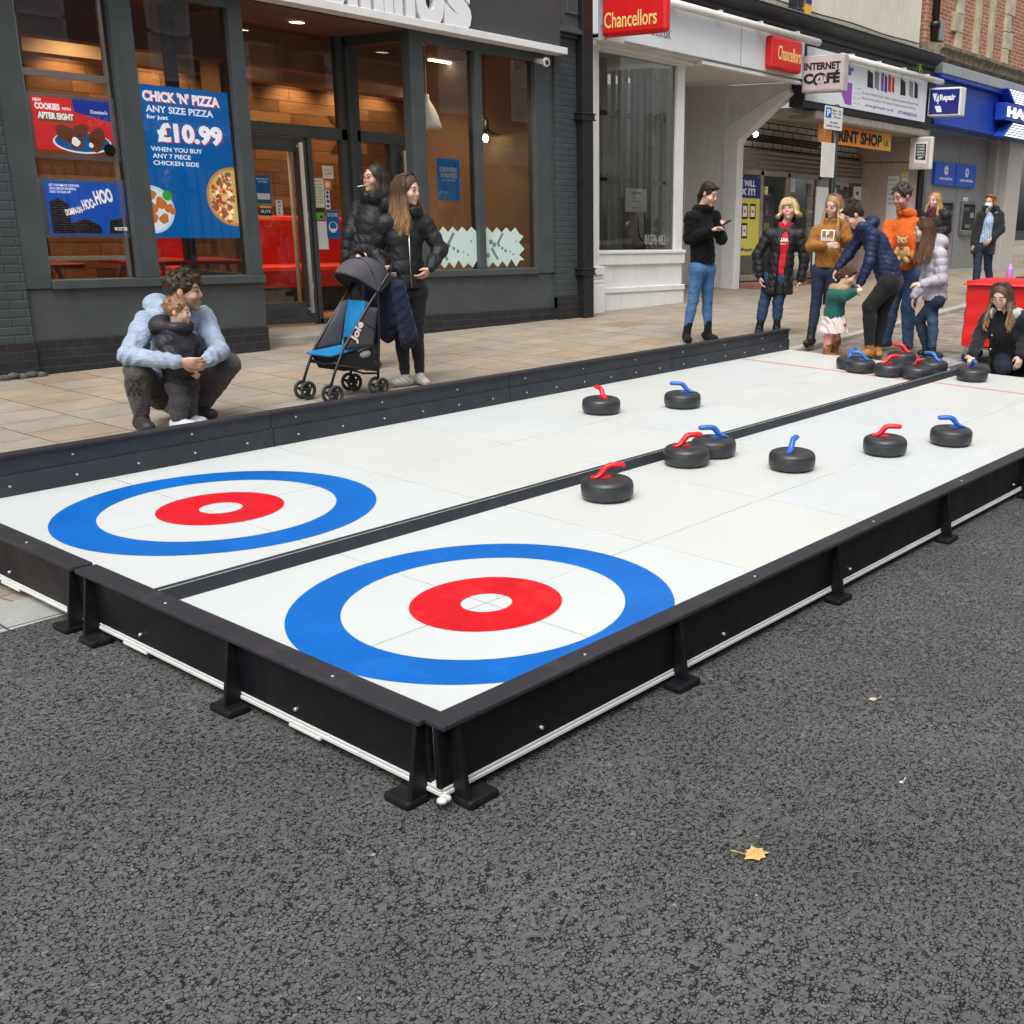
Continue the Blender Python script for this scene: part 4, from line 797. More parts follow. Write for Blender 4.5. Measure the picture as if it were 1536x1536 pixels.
# projecting signs
Xi = AX(1203, 110, CF)
S = boxsign('projecting_sign', 'pinkish white projecting sign for an internet cafe', Xi, (1203, 1265, 82, 138), .16, M('sign_pinkish', (.55, .47, .47), .5, .10, 1.5), M('sign_edge', (.45, .43, .40), .5, .2))
letters([('INTERNET', S['at'](.05, .60), YN, ZA, .88 * S['W'], .20 * S['H'], .045)], M_INK, S['o']); letters([('C@FÉ', S['at'](.05, .16), YN, ZA, .88 * S['W'], .42 * S['H'], .06)], M_INK, S['o'])
S2x = AX(1393, 155, CF + .0)
S = boxsign('projecting_sign', 'navy blue projecting sign with white lettering and a pale edge', S2x, (1392, 1441, 131, 174), .22, M_NAVY, M_PIPE)
letters([('Repair', S['at'](.36, .48), YN, ZA, .48 * S['W'], .28 * S['H'], .04)], M_WTXT, S['o']); letters([('4', S['at'](.25, .42), YN, ZA, .09 * S['W'], .32 * S['H'], .03)], M_WTXT, S['o'])
mb = MB(); mb.add([S['at'](.12, .80), S['at'](.27, .80), S['at'](.22, .50)], [(0, 2, 1)]); mb.add([S['at'](.22, .36), S['at'](.40, .36), S['at'](.46, .14), S['at'](.30, .14)], [(0, 3, 2, 1)]); mb.build('emblem', M_WTXT, S['o'])
S3x = x1r - .35
S = boxsign('projecting_sign', 'white projecting sign showing a hand holding a black phone screen', S3x, (1364, 1397, 205, 254), .10, M('sign_blush', (.58, .48, .46), .5, .15, 3), M('sign_white_edge', (.66, .66, .64), .5), 8.4)
mb = MB(); mb.add([S['at'](u, v, .006) for u, v in ((.25, .2), (.8, .18), (.8, .84), (.25, .84))], [(0, 3, 2, 1)]); mb.build('printed_phone', M_WTXT, S['o']); mb = MB(); mb.add([S['at'](u, v, .0075) for u, v in ((.3, .3), (.76, .28), (.76, .78), (.3, .78))], [(0, 3, 2, 1)]); mb.build('printed_screen', M_INK, S['o'])
letters([(s, S['at'](.36, v, .009), YN, ZA, .34 * S['W'], .06 * S['H'], .02) for s, v in (('CRACKED', .69), ('SCREEN', .60), ('REPAIR', .51), ('FROM £30', .42), ('?', .33))], M_WTXT, S['o'])
for q, lab, m_ in (((1330, 1346, 264, 335), 'tall white notice of shop services on the pink side wall', M_PAPER), ((1350, 1360, 258, 345), 'narrow notice with yellow edges on the pink side wall', M_YEL)):
    S = sheet_on('notice', lab, 'notice', ('X', x1r - .034), q, m_)
    if m_ is M_YEL: patch(S, [(.1, .05), (.9, .05), (.9, .95), (.1, .95)], M_PAPER, 'printed_panel')
    words(S, [(s, .12, .85, v, v + .035, .01) for s, v in (('REPAIRS', .9), ('UNLOCKING', .8), ('LAPTOPS', .7), ('TABLETS', .6), ('SCREENS', .5), ('PRINTING', .4))], M_GPRT)
S = sheet_on('notice', 'white price list inside the repair shop door', 'notice', ('Y', RY - .005), (1180, 1193, 261, 288), M_PAPER); words(S, [('Prices', .2, .6, .85, .92, .01)] + [('screen repair', .15, .8, .72 - .1 * i, .76 - .1 * i, .0) for i in range(6)], M_GPRT)
S = sheet_on('notice', 'white sheet of headset pictures inside the crowded shop window', 'notice', ('Y', RY - .005), (1280, 1318, 281, 301), M_PAPER); blobs(S, [(.15, .5, .05), (.45, .5, .05), (.78, .55, .06)], M_INK, 'printed_product', .001, 7)
mb = MB(); p0, p1 = onY(1224, 280, 7.8), onY(1244, 405, 7.8); mb.box(p0[0], p1[0] + .05, 7.78, 7.8, zb_, p0[2]); o = tag(mb.build('display_board', M_PAPER, bevel=.005), 'plain white board leaning upright outside the repair shop', 'board'); 

# ------------------------------------------------------------------ bank with red brick upper floor
BY = 7.4; bx0, bx1 = 17.75, 27.0
bk = thing('bank_building', 'red brick bank with stone mullioned windows above a bright blue fascia', 'bank', (22, BY, 0))
part('brick_wall', M_RBRICK, bk, (bx0 + .05, bx1, FY + .32, FY + .6, 4.85, 9.5), bevel=0)
mb = MB(); mb.prism([(FY + .4, 4.52), (FY + .1, 4.52), (FY + .05, 4.60), (FY - .02, 4.64), (FY - .02, 4.74), (FY - .1, 4.80), (FY - .1, 4.86), (FY + .4, 4.95)], 'x', bx0, bx1); mb.build('stone_ledge', M_STONED, bk)
wl, wr = AX(1433, 40, FY + .3), AX(1512, 60, FY + .3)
mb = MB()
for k in range(12):
    z = 4.92 + .34 * k; e = .16 if k % 2 else .0
    mb.box(wl - e, wl + .28, FY + .25, FY + .5, z, z + .335); mb.box(wr - .26, wr + e, FY + .25, FY + .5, z, z + .335)
for q in (1, 2): x = wl + .28 + (wr - wl - .54) * q / 3; mb.box(x - .09, x + .09, FY + .24, FY + .5, 4.92, 9)
wn = mb.build('window_surround', M_STONE, bk, bevel=.015)
for q in range(3):
    xa = wl + .28 + (wr - wl - .54) * q / 3 + (.09 if q else 0); xb_ = wl + .28 + (wr - wl - .54) * (q + 1) / 3 - (.09 if q < 2 else 0)
    part('sash', M_WHITE, wn, (xa, xa + .06, FY + .36, FY + .44, 4.95, 9), (xb_ - .06, xb_, FY + .36, FY + .44, 4.95, 9), (xa, xb_, FY + .36, FY + .44, 4.93, 5.06), bevel=.008)
    pane(wn, [(xa, FY + .42, 5), (xb_, FY + .42, 5), (xb_, FY + .42, 9), (xa, FY + .42, 9)], m=M('dull_glass', (.10, .12, .12), .06, .2))
part('fascia', M_BLUE, bk, (bx0, bx1, FY, FY + .2, 3.48, 4.25), (bx0, bx1, FY - .12, FY + .2, 4.25, 4.33), (bx0, bx1, FY - .04, FY + .6, 3.42, 3.48), bevel=.01)
part('flashing', M('grey_flashing', (.30, .33, .36), .5), bk, (bx0, bx1, FY - .14, FY + .4, 4.33, 4.52), bevel=.01)
ay = BY + .25
xg0, xg1 = AX(1388, 300, ay), AX(1477, 300, ay)
part('stone_pier', M_GRAN2, bk, (bx0 - .05, bx0 + .35, BY - .1, BY + .5, .1, 3.42), bevel=.01); part('stone_pier', M_GRAN2, bk, (AX(1477, 300, ay), AX(1500, 300, BY), BY + .05, BY + .5, .1, 3.42), bevel=.01)
part('stone_pier', M('pale_granite', (.46, .435, .40), .45, .3, 110), bk, (AX(1500, 300, BY), AX(1521, 300, BY), BY - .12, BY + .5, .1, 3.42), bevel=.01)
part('steel_panel', M_ATM, bk, (xg0, xg1, ay, ay + .1, .3, 3.42), bevel=0); part('panel_joint', M_INK, bk, (AX(1434, 300, ay), AX(1434, 300, ay) + .012, ay - .002, ay, .5, 3.42), bevel=0)
part('plinth', M_KERB, bk, (bx0, bx1, BY + .2, BY + .5, .1, .56), bevel=.01)
for x, lab in ((AX(1441, 300, ay), 'right hand cash machine with a paper notice above it'), (AX(1406, 300, ay), 'left hand cash machine partly behind the woman in the checked scarf')):
    wA = .78; zA0, zA1 = AZ(1460, 352, ay), AZ(1460, 302, ay); t_ = thing('cash_machine', lab, 'cash machine', (x, ay, zA0))
    part('surround', M_STEEL, t_, (x, x + .07, ay - .06, ay, zA0, zA1), (x + wA - .07, x + wA, ay - .06, ay, zA0, zA1), (x + .07, x + wA - .07, ay - .06, ay, zA1 - .07, zA1), (x + .07, x + wA - .07, ay - .10, ay, zA0, zA0 + .10), bevel=.01)
    part('recess', M_DARK, t_, (x + .07, x + wA - .07, ay - .02, ay - .004, zA0 + .1, zA1 - .07), bevel=0); part('screen', M('screen_dark', (.08, .11, .13), .15), t_, (x + .13, x + .45, ay - .03, ay - .021, zA0 + .52, zA1 - .14), bevel=.004)
    part('keypad', M_STEEL, t_, (x + .13, x + .42, ay - .10, ay - .021, zA0 + .14, zA0 + .22), bevel=.004); part('card_slot', M_GPRT, t_, (x + .5, x + .66, ay - .05, ay - .021, zA0 + .36, zA0 + .48), bevel=.004)
for q, lab in (((1403, 1433, 244, 278), 'left blue cash machine sign on the steel panel'), ((1434, 1464, 247, 281), 'right blue cash machine sign on the steel panel')):
    S = sheet_on('cash_sign', lab, 'sign', ('Y', ay - .07), q, M('sign_bright_blue', (.015, .09, .52), .3, .04), .065); words(S, [('cash machine', .22, .86, .24, .38, .02)], M_WTXT)
    mb = MB()
    for k in range(4):
        for i in (-1, 1): c0 = S['at'](.53, .66, .002); dd = np.array([math.cos(k * math.pi / 4 + .39), 0, math.sin(k * math.pi / 4 + .39)]) * .10; pp_ = np.array([-dd[2], 0, dd[0]]) * .22; mb.add([c0 + i * dd - pp_, c0 + i * dd + pp_, c0 + i * dd * .3 + pp_, c0 + i * dd * .3 - pp_], [(0, 1, 2, 3)])
    mb.build('emblem', M_WTXT, S['o'])
S = sheet_on('notice', 'small white notice above the right hand cash machine', 'notice', ('Y', ay - .004), (1445, 1452, 296, 305), M_PAPER); words(S, [('NOTICE', .2, .8, .6, .75, .01)], M_GPRT)
hx0 = AX(1509, 170, FY - .3); t_ = thing('bank_sign', 'blue and white illuminated bank sign with striped wings, cut by the picture edge', 'sign', (hx0, FY, 3.4))
hz0, hz1 = AZ(1520, 207, FY - .25), AZ(1520, 135, FY - .25); zm0, zm1 = AZ(1525, 184, FY - .25), AZ(1525, 158, FY - .25)
part('centre_panel', M_BLUE, t_, (hx0, hx0 + 3.2, FY - .30, FY - .05, zm0, zm1), bevel=.01); letters([('HALIFAX', (hx0 + .06, FY - .302, zm0 + .07), XA, ZA, 2.7, zm1 - zm0 - .14, .07)], glow('sign_lit_white', (.9, .95, 1), .9), t_)
M_LITW = glow('sign_lit_white', (.9, .95, 1), .9)
mb = MB(); mb.prism([(hx0, hz0), (hx0 + 1.5, hz0), (hx0 + 1.9, zm0 - .02), (hx0 + .45, zm0 - .02)], 'y', FY - .27, FY - .05); mb.prism([(hx0 + .45, zm1 + .02), (hx0 + 1.9, zm1 + .02), (hx0 + 1.5, hz1), (hx0 + .05, hz1)], 'y', FY - .27, FY - .05); mb.build('wing', M_BLUE, t_)
mb = MB()
for k in range(6):
    for lo, hi, xa, xb_ in ((hz0, zm0 - .02, hx0, hx0 + .45), (hz1, zm1 + .02, hx0 + .05, hx0 + .45)):
        q = (k + .25) / 6; q1 = (k + .8) / 6; z0, z1 = lo + (hi - lo) * q, lo + (hi - lo) * q1; a0, a1 = xa + (xb_ - xa) * q, xa + (xb_ - xa) * q1
        mb.add([(a0 + .08, FY - .272, z0), (a0 + 1.4, FY - .272, z0), (a1 + 1.4, FY - .272, z1), (a1 + .08, FY - .272, z1)], [(0, 1, 2, 3)])
mb.build('lit_stripe', M_LITW, t_)
f6 = part('window_frame', M_STONE, bk, (AX(1521, 300, BY), AX(1521, 300, BY) + 2.6, BY, BY + .2, .1, AZ(1528, 388, BY)), bevel=.01); paneY(f6, AX(1521, 300, BY), AX(1521, 300, BY) + 2.6, AZ(1528, 388, BY), 3.42, BY + .12, M_GLASSC)
part('bank_interior', M('pale_green_wall', (.26, .33, .28), .7, .1), bk, (22, 27, 9.5, 9.6, .1, 3.42), bevel=0); part('bank_floor', M_DARK, bk, (22, 27, BY + .3, 9.5, .1, .5), bevel=0)
t_ = thing('drainpipe', 'black drainpipe with a grey box beside the red brick upper wall', 'drainpipe', (17.6, FY, 4.7), 'black iron drainpipes')
xa = AX(1400, 40, FY + .28); mb = MB(); mb.tube([(xa, FY + .24, 4.72), (xa, FY + .24, 9.3)], .07, 12); mb.build('pipe', M_BLK, t_); mb = MB()
for z in (5.25, 6.6): mb.tube([(xa, FY + .24, z - .05), (xa, FY + .24, z + .05)], .1, 12)
mb.build('collar', M_BLK, t_); part('junction_box', M_GPRT, t_, (xa + .12, xa + .34, FY + .18, FY + .32, 4.98, 5.36), bevel=.015)
mb = MB(); xa = 17.62; mb.tube([(xa, FY + .1, gz(xa, FY)), (xa, FY + .1, 4.2)], .075, 12); tag(mb.build('iron_column', M_BLK), 'black iron column between the phone repair shop and the bank', 'column')
# black pole with parking plate
pb_ = G(1243, 500); py_ = float(onV(1243, 165, pb_, pb_ + np.array([.8, -.57, 0]))[2])
YP = 5.7; XP = float(AX(1240, 430, YP)); zp0 = gz(XP, YP); zt_ = AZ(1244, 159, YP)
t_ = thing('sign_post', 'black pole carrying a parking plate and a blank white plate', 'post', (XP, YP, zp0))
mb = MB(); mb.tube([(XP, YP, zp0), (XP, YP, zt_)], .05, 14); mb.lathe([(.055, 0), (.045, .03), (0, .045)], 14, (XP, YP, zt_)); mb.build('pole', M_BLK, t_)
def plate(l, r, tp, bt, y=YP - .06): return AX(l, (tp + bt) / 2, y), AX(r, (tp + bt) / 2, y), AZ((l + r) / 2, bt, y), AZ((l + r) / 2, tp, y)
a_, b_, z0, z1 = plate(1237, 1264, 160, 195); o = part('parking_plate', M_PAPER, t_, (a_, b_, YP - .06, YP - .052, z0, z1), bevel=.002)
W_, H_ = b_ - a_, z1 - z0; part('parking_symbol', M('parking_blue', (.01, .12, .55), .4), o, (a_ + .05 * W_, a_ + .36 * W_, YP - .062, YP - .0605, z0 + .5 * H_, z0 + .93 * H_), bevel=0)
letters([('P', (a_ + .12 * W_, YP - .0625, z0 + .56 * H_), XA, ZA, .17 * W_, .30 * H_, .04)], M_WTXT, o)
letters([(s, (a_ + u * W_, YP - .0605, z0 + v * H_), XA, ZA, w_ * W_, .09 * H_, .01) for s, u, v, w_ in (('Mon - Sat', .42, .80, .5), ('8 am - 6 pm', .42, .66, .5), ('30 mins', .5, .52, .38), ('No return', .3, .28, .45), ('within 2 hours', .12, .12, .76))], M_INK, o)
a_, b_, z0, z1 = plate(1232, 1252, 214, 266); part('blank_plate', M_PIPE, t_, (a_, b_, YP - .06, YP - .05, z0, z1), bevel=.003)

# ------------------------------------------------------------------ buildings across the street (seen in the shop windows)
ob = thing('shop_building', 'brown brick terrace across the street mirrored in the shop windows', 'shop', (8, -11, 0))
part('brick_wall', M_OBRICK, ob, (-14, 30, -12, -11.5, 3.6, 8.0), bevel=0); part('shop_front', M('dark_shopfront', (.05, .045, .04), .3, .3), ob, (-14, 30, -12, -11.6, -.5, 3.0), bevel=0)
part('fascia', M('magenta_fascia', (.30, .03, .16), .4), ob, (4, 22, -11.6, -11.4, 3.0, 3.6), bevel=0); part('fascia', M_INK, ob, (-14, 4, -11.6, -11.4, 3.0, 3.6), bevel=0)
for k in range(14):
    x = -12 + 3.0 * k; w_ = part('window', M_WHITE, ob, (x, x + .08, -11.52, -11.44, 4.5, 6.6), (x + 1.02, x + 1.1, -11.52, -11.44, 4.5, 6.6), (x, x + 1.1, -11.52, -11.44, 5.5, 5.58), (x, x + 1.1, -11.52, -11.44, 4.42, 4.5), bevel=0)
    pane(w_, [(x, -11.49, 4.5), (x + 1.1, -11.49, 4.5), (x + 1.1, -11.49, 6.6), (x, -11.49, 6.6)], m=M('sky_glass', (.55, .60, .63), .1))
letters([('WOOL, KNITTING & SEWING', (14.5, -11.395, 3.15), (-1, 0, 0), ZA, 4.2, .3, .03)], M_WTXT, ob)
mb = MB()
for k in range(120): x = -10 + .25 * k; mb.box(x, x + .16, -9.30 + .03 * (k % 2), -9.26 + .03 * (k % 2), gz(x, -9), 2.1 + gz(x, -9))
tag(mb.build('hoarding', M('hoarding_grey', (.34, .32, .30), .6, .15)), 'ribbed grey hoarding across the street mirrored in the shop windows', 'fence')
# ------------------------------------------------------------------ curling rink
def rinkmat(name, col, rough):
    m, t, b = nmat(name); c = co_(t); mp = N(t, 'ShaderNodeMapping'); mp.inputs['Rotation'].default_value = (0, 0, .35); mp.inputs['Scale'].default_value = (1.3, 16, 1); L(t, c, mp.inputs[0])
    n = noise(t, mp.outputs[0], 1.5, 6, .72); g = noise(t, c, .9, 4, .6); d = noise(t, c, 26, 2, .5); e_ = noise(t, c, 2.6, 2)
    h = N(t, 'ShaderNodeHueSaturation'); h.inputs['Color'].default_value = (*col, 1); L(t, mrange(t, g.outputs[0], .3, .7, .965, 1.03), h.inputs['Value'])
    o = mix(t, mrange(t, n.outputs[0], .60, .78, 0, .36), h.outputs[0], (col[0] * .78, col[1] * .72, col[2] * .62)); o = mix(t, math_(t, 'MULTIPLY', mrange(t, d.outputs[0], .76, .80, 0, .5), mrange(t, e_.outputs[0], .5, .6, 0, 1)), o, (.2, .19, .17))
    L(t, o, b.inputs['Base Color']); L(t, mrange(t, n.outputs[0], .3, .75, rough - .06, rough + .2), b.inputs['Roughness']); b.inputs['Specular IOR Level'].default_value = .4; return m
M_COOL = rinkmat('rink_cool', (.545, .58, .575), .33); M_CRM = rinkmat('rink_cream', (.548, .568, .545), .34); M_ICE = rinkmat('rink_bluish', (.538, .574, .576), .32)
def scuffed(name, col, scratch, amt=.62, rough=.35):
    m, t, b = nmat(name); c = co_(t); mp = N(t, 'ShaderNodeMapping'); mp.inputs['Rotation'].default_value = (0, 0, .5); mp.inputs['Scale'].default_value = (2.2, 45, 1); L(t, c, mp.inputs[0])
    n = noise(t, mp.outputs[0], 2.4, 5, .75); f = mrange(t, n.outputs[0], amt, amt + .16, 0, .55); g = noise(t, c, 3, 4); dn_ = noise(t, c, 7, 7, .75); sp = noise(t, c, 120, 2)
    h = N(t, 'ShaderNodeHueSaturation'); h.inputs['Color'].default_value = (*col, 1); L(t, mrange(t, g.outputs[0], .3, .7, .88, 1.12), h.inputs['Value'])
    dust = math_(t, 'MULTIPLY', mrange(t, dn_.outputs[0], .52, .72, 0, .30), mrange(t, sp.outputs[0], .4, .6, .5, 1))
    L(t, mix(t, f, mix(t, dust, h.outputs[0], scratch), scratch), b.inputs['Base Color']); L(t, mrange(t, n.outputs[0], .3, .8, rough - .08, rough + .25), b.inputs['Roughness']); b.inputs['Specular IOR Level'].default_value = .3; return m
M_RBLUE = scuffed('ring_blue', (.0, .115, .455), (.04, .24, .60)); M_RRED = scuffed('ring_red', (.56, .004, .012), (.68, .10, .09))
M_HD = scuffed('black_plastic', (.0052, .0056, .0078), (.042, .042, .047), .68, .42); M_HDG = scuffed('slate_plastic', (.030, .035, .043), (.10, .105, .115), .72, .42)
M_HDT = scuffed('worn_black_cap', (.026, .025, .030), (.12, .10, .10), .60, .48); M_EDGE = M('panel_edge', (.62, .63, .61), .5, .06); M_BOLT = M('zinc_bolt', (.55, .55, .53), .3, .1, metal=.6); M_SEAM = M('panel_seam', (.38, .395, .375), .6, .3, 3)
HR = .06; UF = -1.03
def VLO(u): return -.945 - .010 * (u + 1.03)
rk = thing('curling_rink', 'white synthetic curling rink of square panels with two blue and red target rings', 'rink', mw=rink(0, 0))
for i in range(8):
    for j in range(4):
        u, v = -1 + i, -1 + j; g = .0048
        m_ = M_COOL if i < 2 else (M_CRM if (i * 7 + j * 3) % 5 in (0, 2, 4) else (M_ICE if j < 2 else M_COOL))
        if j >= 2 and i >= 2: m_ = M_CRM if (i + j) % 3 else M_COOL
        mb = MB(); lo_ = (lambda q: VLO(q)) if j == 0 else (lambda q: v + g); ul = UF if i == 0 else u + g; mb.prism([(ul, lo_(ul)), (u + 1 - g, lo_(u + 1)), (u + 1 - g, v + 1 - g), (ul, v + 1 - g)], 'z', .03, HR); mb.build('panel', m_, rk, mw=rink(0, 0), bevel=.0015)
mb = MB(); mb.prism([(UF + .004, VLO(UF) + .004), (6.995, VLO(7) + .004), (6.995, 2.995), (UF + .004, 2.995)], 'z', .031, HR - .0012); mb.build('seam_filler', M_SEAM, rk, mw=rink(0, 0))
mb = MB()
for a_, b_, z0, z1 in ((.010, 0, .034, .0455), (.006, 0, .048, .057)):
    mb.prism([(UF - a_, VLO(UF)), (UF - b_, VLO(UF)), (UF - b_, 3.0), (UF - a_, 3.0)], 'z', z0, z1); mb.prism([(UF, VLO(UF) - a_), (7.0, VLO(7) - a_), (7.0, VLO(7) - b_), (UF, VLO(UF) - b_)], 'z', z0, z1)
for v_ in (1.62, .62, -.40): mb.box(UF - .013, UF - .002, v_, v_ + .16, .024, .0335)
mb.build('panel_edge', M_EDGE, rk, mw=rink(0, 0), bevel=.0015)
def ring(u, v, r0, r1, m, nm, h):
    mb = MB(); n = 96
    vs = [(u + r * math.cos(math.tau * k / n), v + r * math.sin(math.tau * k / n), h) for k in range(n) for r in (r0, r1)]
    if r0: mb.add(vs, [(2 * k, 2 * k + 1, (2 * k + 3) % (2 * n), (2 * k + 2) % (2 * n)) for k in range(n)])
    mb.build(nm, m, rk, mw=rink(0, 0))
for u, v in ((0, 0), (.06, 2.003)):
    ring(u, v, .551, .75, M_RBLUE, 'blue_ring', HR + .0012); ring(u, v, .1005, .298, M_RRED, 'red_ring', HR + .0012)
mb = MB(); mb.box(6.14, 6.162, -.98, .95, HR + .0002, HR + .0012); mb.build('red_line', M_RRED, rk, mw=rink(0, 0)); mb = MB(); mb.box(6.09, 6.112, 1.05, 2.97, HR + .0002, HR + .0012); mb.build('red_line', M_RRED, rk, mw=rink(0, 0))
TOP = .262
def board(lab, u, v, rz, length, feet, ends=(1, 1)):
    """outer barrier: local x along the board, outside is -y, y=0 is the panel edge"""
    t_ = thing('barrier_board', lab, 'barrier', mw=rink(u, v, 0, rz), group='black barrier boards round the rink'); w_ = rink(u, v, 0, rz)
    mb = MB(); mb.box(0, length, -.004, .016, .056, TOP - .018); mb.build('web', M_HD, t_, w_, bevel=.003)
    mb = MB(); mb.box(-.004, length + .004, -.036, .046, TOP - .018, TOP); mb.build('cap_rail', M_HDT, t_, w_, bevel=.005)
    for x, s in feet:
        mb = MB(); mb.prism([(-.004, .024), (-.004, TOP - .019), (-.030, TOP - .019), (-.064, .024)], 'x', x - .008, x + .008); mb.build('gusset', M_HD, t_, w_, bevel=.002)
        mb = MB(); a_, b_ = (x - .014, x + .095) if s > 0 else (x - .095, x + .014) if s < 0 else (x - .065, x + .055); mb.box(a_, b_, -.082, -.004, -.004, .025); f_ = mb.build('foot', M_HD, t_, w_, bevel=.010)
    k = .38
    while k < length:
        mb = MB(); mb.tube([(k, -.004, .095), (k, -.016, .095)], .006, 8); mb.build('bolt', M_BOLT, t_, w_); mb = MB(); mb.tube([(k + .2, -.005, TOP - .002), (k + .2, -.005, TOP + .003)], .005, 8) if k + .2 < length else None; mb.build('bolt', M_BOLT, t_, w_) if mb.v else None; k += .93
    return t_
# outside is -y in board space: front boards run along -v, right board along +u
board('short black barrier board at the near end of the right lane, nearest the camera', UF, 1.025, -math.pi / 2, 1.925, [(.06, 1), (.99, 0), (1.905, -1)])
board('short black barrier board at the near end of the left lane', UF, 2.99, -math.pi / 2, 1.93, [(.03, 1), (.95, 0), (1.90, -1)])
board('long black barrier board with many feet along the right side of the rink', UF - .01, VLO(UF), -.010, 8.0, [(.05, 1)] + [(1.03 + 1.07 * k, 0) for k in range(7)])
for k in range(4):
    u0 = -1 + 2 * k
    t_ = thing('barrier_board', ('slate two tier barrier board beside the left target ring, in front of the crouching man', 'slate two tier barrier board in front of the pushchair', 'slate two tier barrier board behind the two stones on the far lane', 'slate two tier barrier board at the far end, by the woman with a phone')[k], 'barrier', mw=rink(u0, 3.0), group='slate barrier boards along the pavement')
    w_ = rink(u0, 3.0)
    mb = MB(); mb.box(.003, 1.997, -.004, .02, .05, .168); mb.build('lower_board', M_HDG, t_, w_, bevel=.003)
    mb = MB(); mb.box(.003, 1.997, .008, .026, .168, .262); mb.build('upper_board', M_HDG, t_, w_, bevel=.002)
    mb = MB(); mb.box(.003, 1.997, -.012, .062, .262, .278); mb.build('cap_rail', M_HDT, t_, w_, bevel=.004)
    for x in (.05, 1.0, 1.95): mb = MB(); mb.prism([(.026, .0), (.026, .26), (.05, .26), (.11, .0)], 'x', x - .008, x + .008); mb.build('gusset', M_HD, t_, w_)
    for i in range(6):
        for yy, zz in ((-.004, .112), (.008, .222)):
            if yy > 0 and i % 2: continue
            mb = MB(); mb.tube([(.17 + .33 * i, yy, zz), (.17 + .33 * i, yy - .006, zz)], .0065, 8); mb.build('bolt', M_BOLT, t_, w_)
t_ = thing('lane_divider', 'low slate grey bar dividing the two curling lanes', 'divider', mw=rink(-.95, 1.0)); w_ = rink(-.95, 1.0)
mb = MB(); mb.prism([(-.048, HR - .002), (.026, HR - .002), (.002, .116), (-.036, .116)], 'x', 0, 7.93); mb.build('bar', M_HDG, t_, w_, bevel=.002)
mb = MB(); mb.box(0, 7.93, -.037, -.033, .1155, .1178); mb.build('lip', M_BOLT, t_, w_)
# ------------------------------------------------------------------ curling stones
M_STN, t, b = nmat('stone_black'); c = co_(t); n = noise(t, c, 30, 5, .7); L(t, ramp(t, n.outputs[0], [(.3, (.018, .019, .022)), (.7, (.036, .038, .043))]).outputs[0], b.inputs['Base Color']); L(t, mrange(t, noise(t, c, 8, 4).outputs[0], .3, .7, .28, .5), b.inputs['Roughness']); bump(t, n.outputs[0], b, .08, .002)
M_HR = M('handle_red', (.72, .010, .018), .3, .04, 9, spec=.5); M_HB = M('handle_blue', (.015, .13, .50), .3, .04, 9, spec=.5)
def handle_mesh():
    mb = MB(); P = [(-.080, .120, .018, .008), (-.055, .124, .021, .011), (-.034, .136, .019, .016), (-.018, .154, .0175, .018), (-.004, .171, .0175, .018), (.018, .180, .019, .0165), (.050, .180, .020, .016), (.080, .179, .0195, .0155), (.094, .178, .016, .013), (.100, .177, .008, .006)]
    n = 12; vs = []
    for i, (x, z, wy, wz) in enumerate(P):
        a_, b_ = P[max(i - 1, 0)], P[min(i + 1, len(P) - 1)]; tx, tz = b_[0] - a_[0], b_[1] - a_[1]; l_ = math.hypot(tx, tz); nx, nz = -tz / l_, tx / l_
        for k in range(n):
            q = math.tau * k / n; vs.append((x + nx * wz * math.sin(q), wy * math.cos(q), z + nz * wz * math.sin(q)))
    f = [(i * n + j, i * n + (j + 1) % n, (i + 1) * n + (j + 1) % n, (i + 1) * n + j) for i in range(len(P) - 1) for j in range(n)] + [tuple(range(n))[::-1], tuple((len(P) - 1) * n + j for j in range(n))]
    mb.add(vs, f, 0, True); mb.box(-.090, .020, -.014, .014, .114, .124); return mb
def stone_proto(m, w_):
    t_ = bpy.data.objects.new('curling_stone', None); COL.objects.link(t_); WM[t_.name] = Matrix.Identity(4)
    mb = MB(); mb.lathe([(0, 0), (.085, 0), (.112, .004), (.130, .014), (.138, .026), (.1405, .040), (.141, .060), (.1405, .079), (.139, .081), (.1395, .084), (.137, .092), (.130, .102), (.119, .109), (.108, .1125), (.104, .1118), (.100, .1135), (.075, .1155), (.05, .116), (0, .116)], 48); mb.build('body', M_STN, t_)
    handle_mesh().build('handle', m, t_, bevel=.002); return t_
PR = {'r': stone_proto(M_HR, 0), 'b': stone_proto(M_HB, 0)}; used = set()
def stone(px, py, colr, ang, lab, off=.125):
    """front contact pixel; ang: grip direction, 0 = away from camera, 90 = image right"""
    p = G(px, py, HR); d = p - CAM; d[2] = 0; d /= np.linalg.norm(d); p = p + d * off
    o = PR[colr] if colr not in used else copy_tree(PR[colr]); used.add(colr)
    az = math.atan2(d[1], d[0]) - R(ang); q = MR.inverted() @ Vector([float(v) for v in p])
    o.matrix_world = rink(q.x, q.y, HR, az - .0183)
    return tag(o, lab, 'curling stone', 'curling stones on the rink')
stone(911, 757, 'r', 75, 'red handled curling stone nearest the camera, against the lane divider')
stone(1029.5, 704, 'r', 65, 'red handled curling stone overlapping a blue one beside the lane divider')
stone(1070, 690, 'b', -105, 'blue handled curling stone half hidden behind a red one by the lane divider')
stone(1187, 711, 'b', 15, 'blue handled curling stone in the middle of the right lane with its grip pointing away')
stone(1326, 687, 'r', 82, 'red handled curling stone on the right lane, left of the blue one near the edge')
stone(1425, 672, 'b', -105, 'blue handled curling stone furthest right on the right lane')
stone(902, 624, 'r', -25, 'red handled curling stone alone on the far lane, left of a blue one')
stone(1023.5, 615, 'b', -85, 'blue handled curling stone alone on the far lane, right of a red one')
stone(1276, 556, 'b', 20, 'blue handled stone at the back left of the waiting cluster by the tan boots')
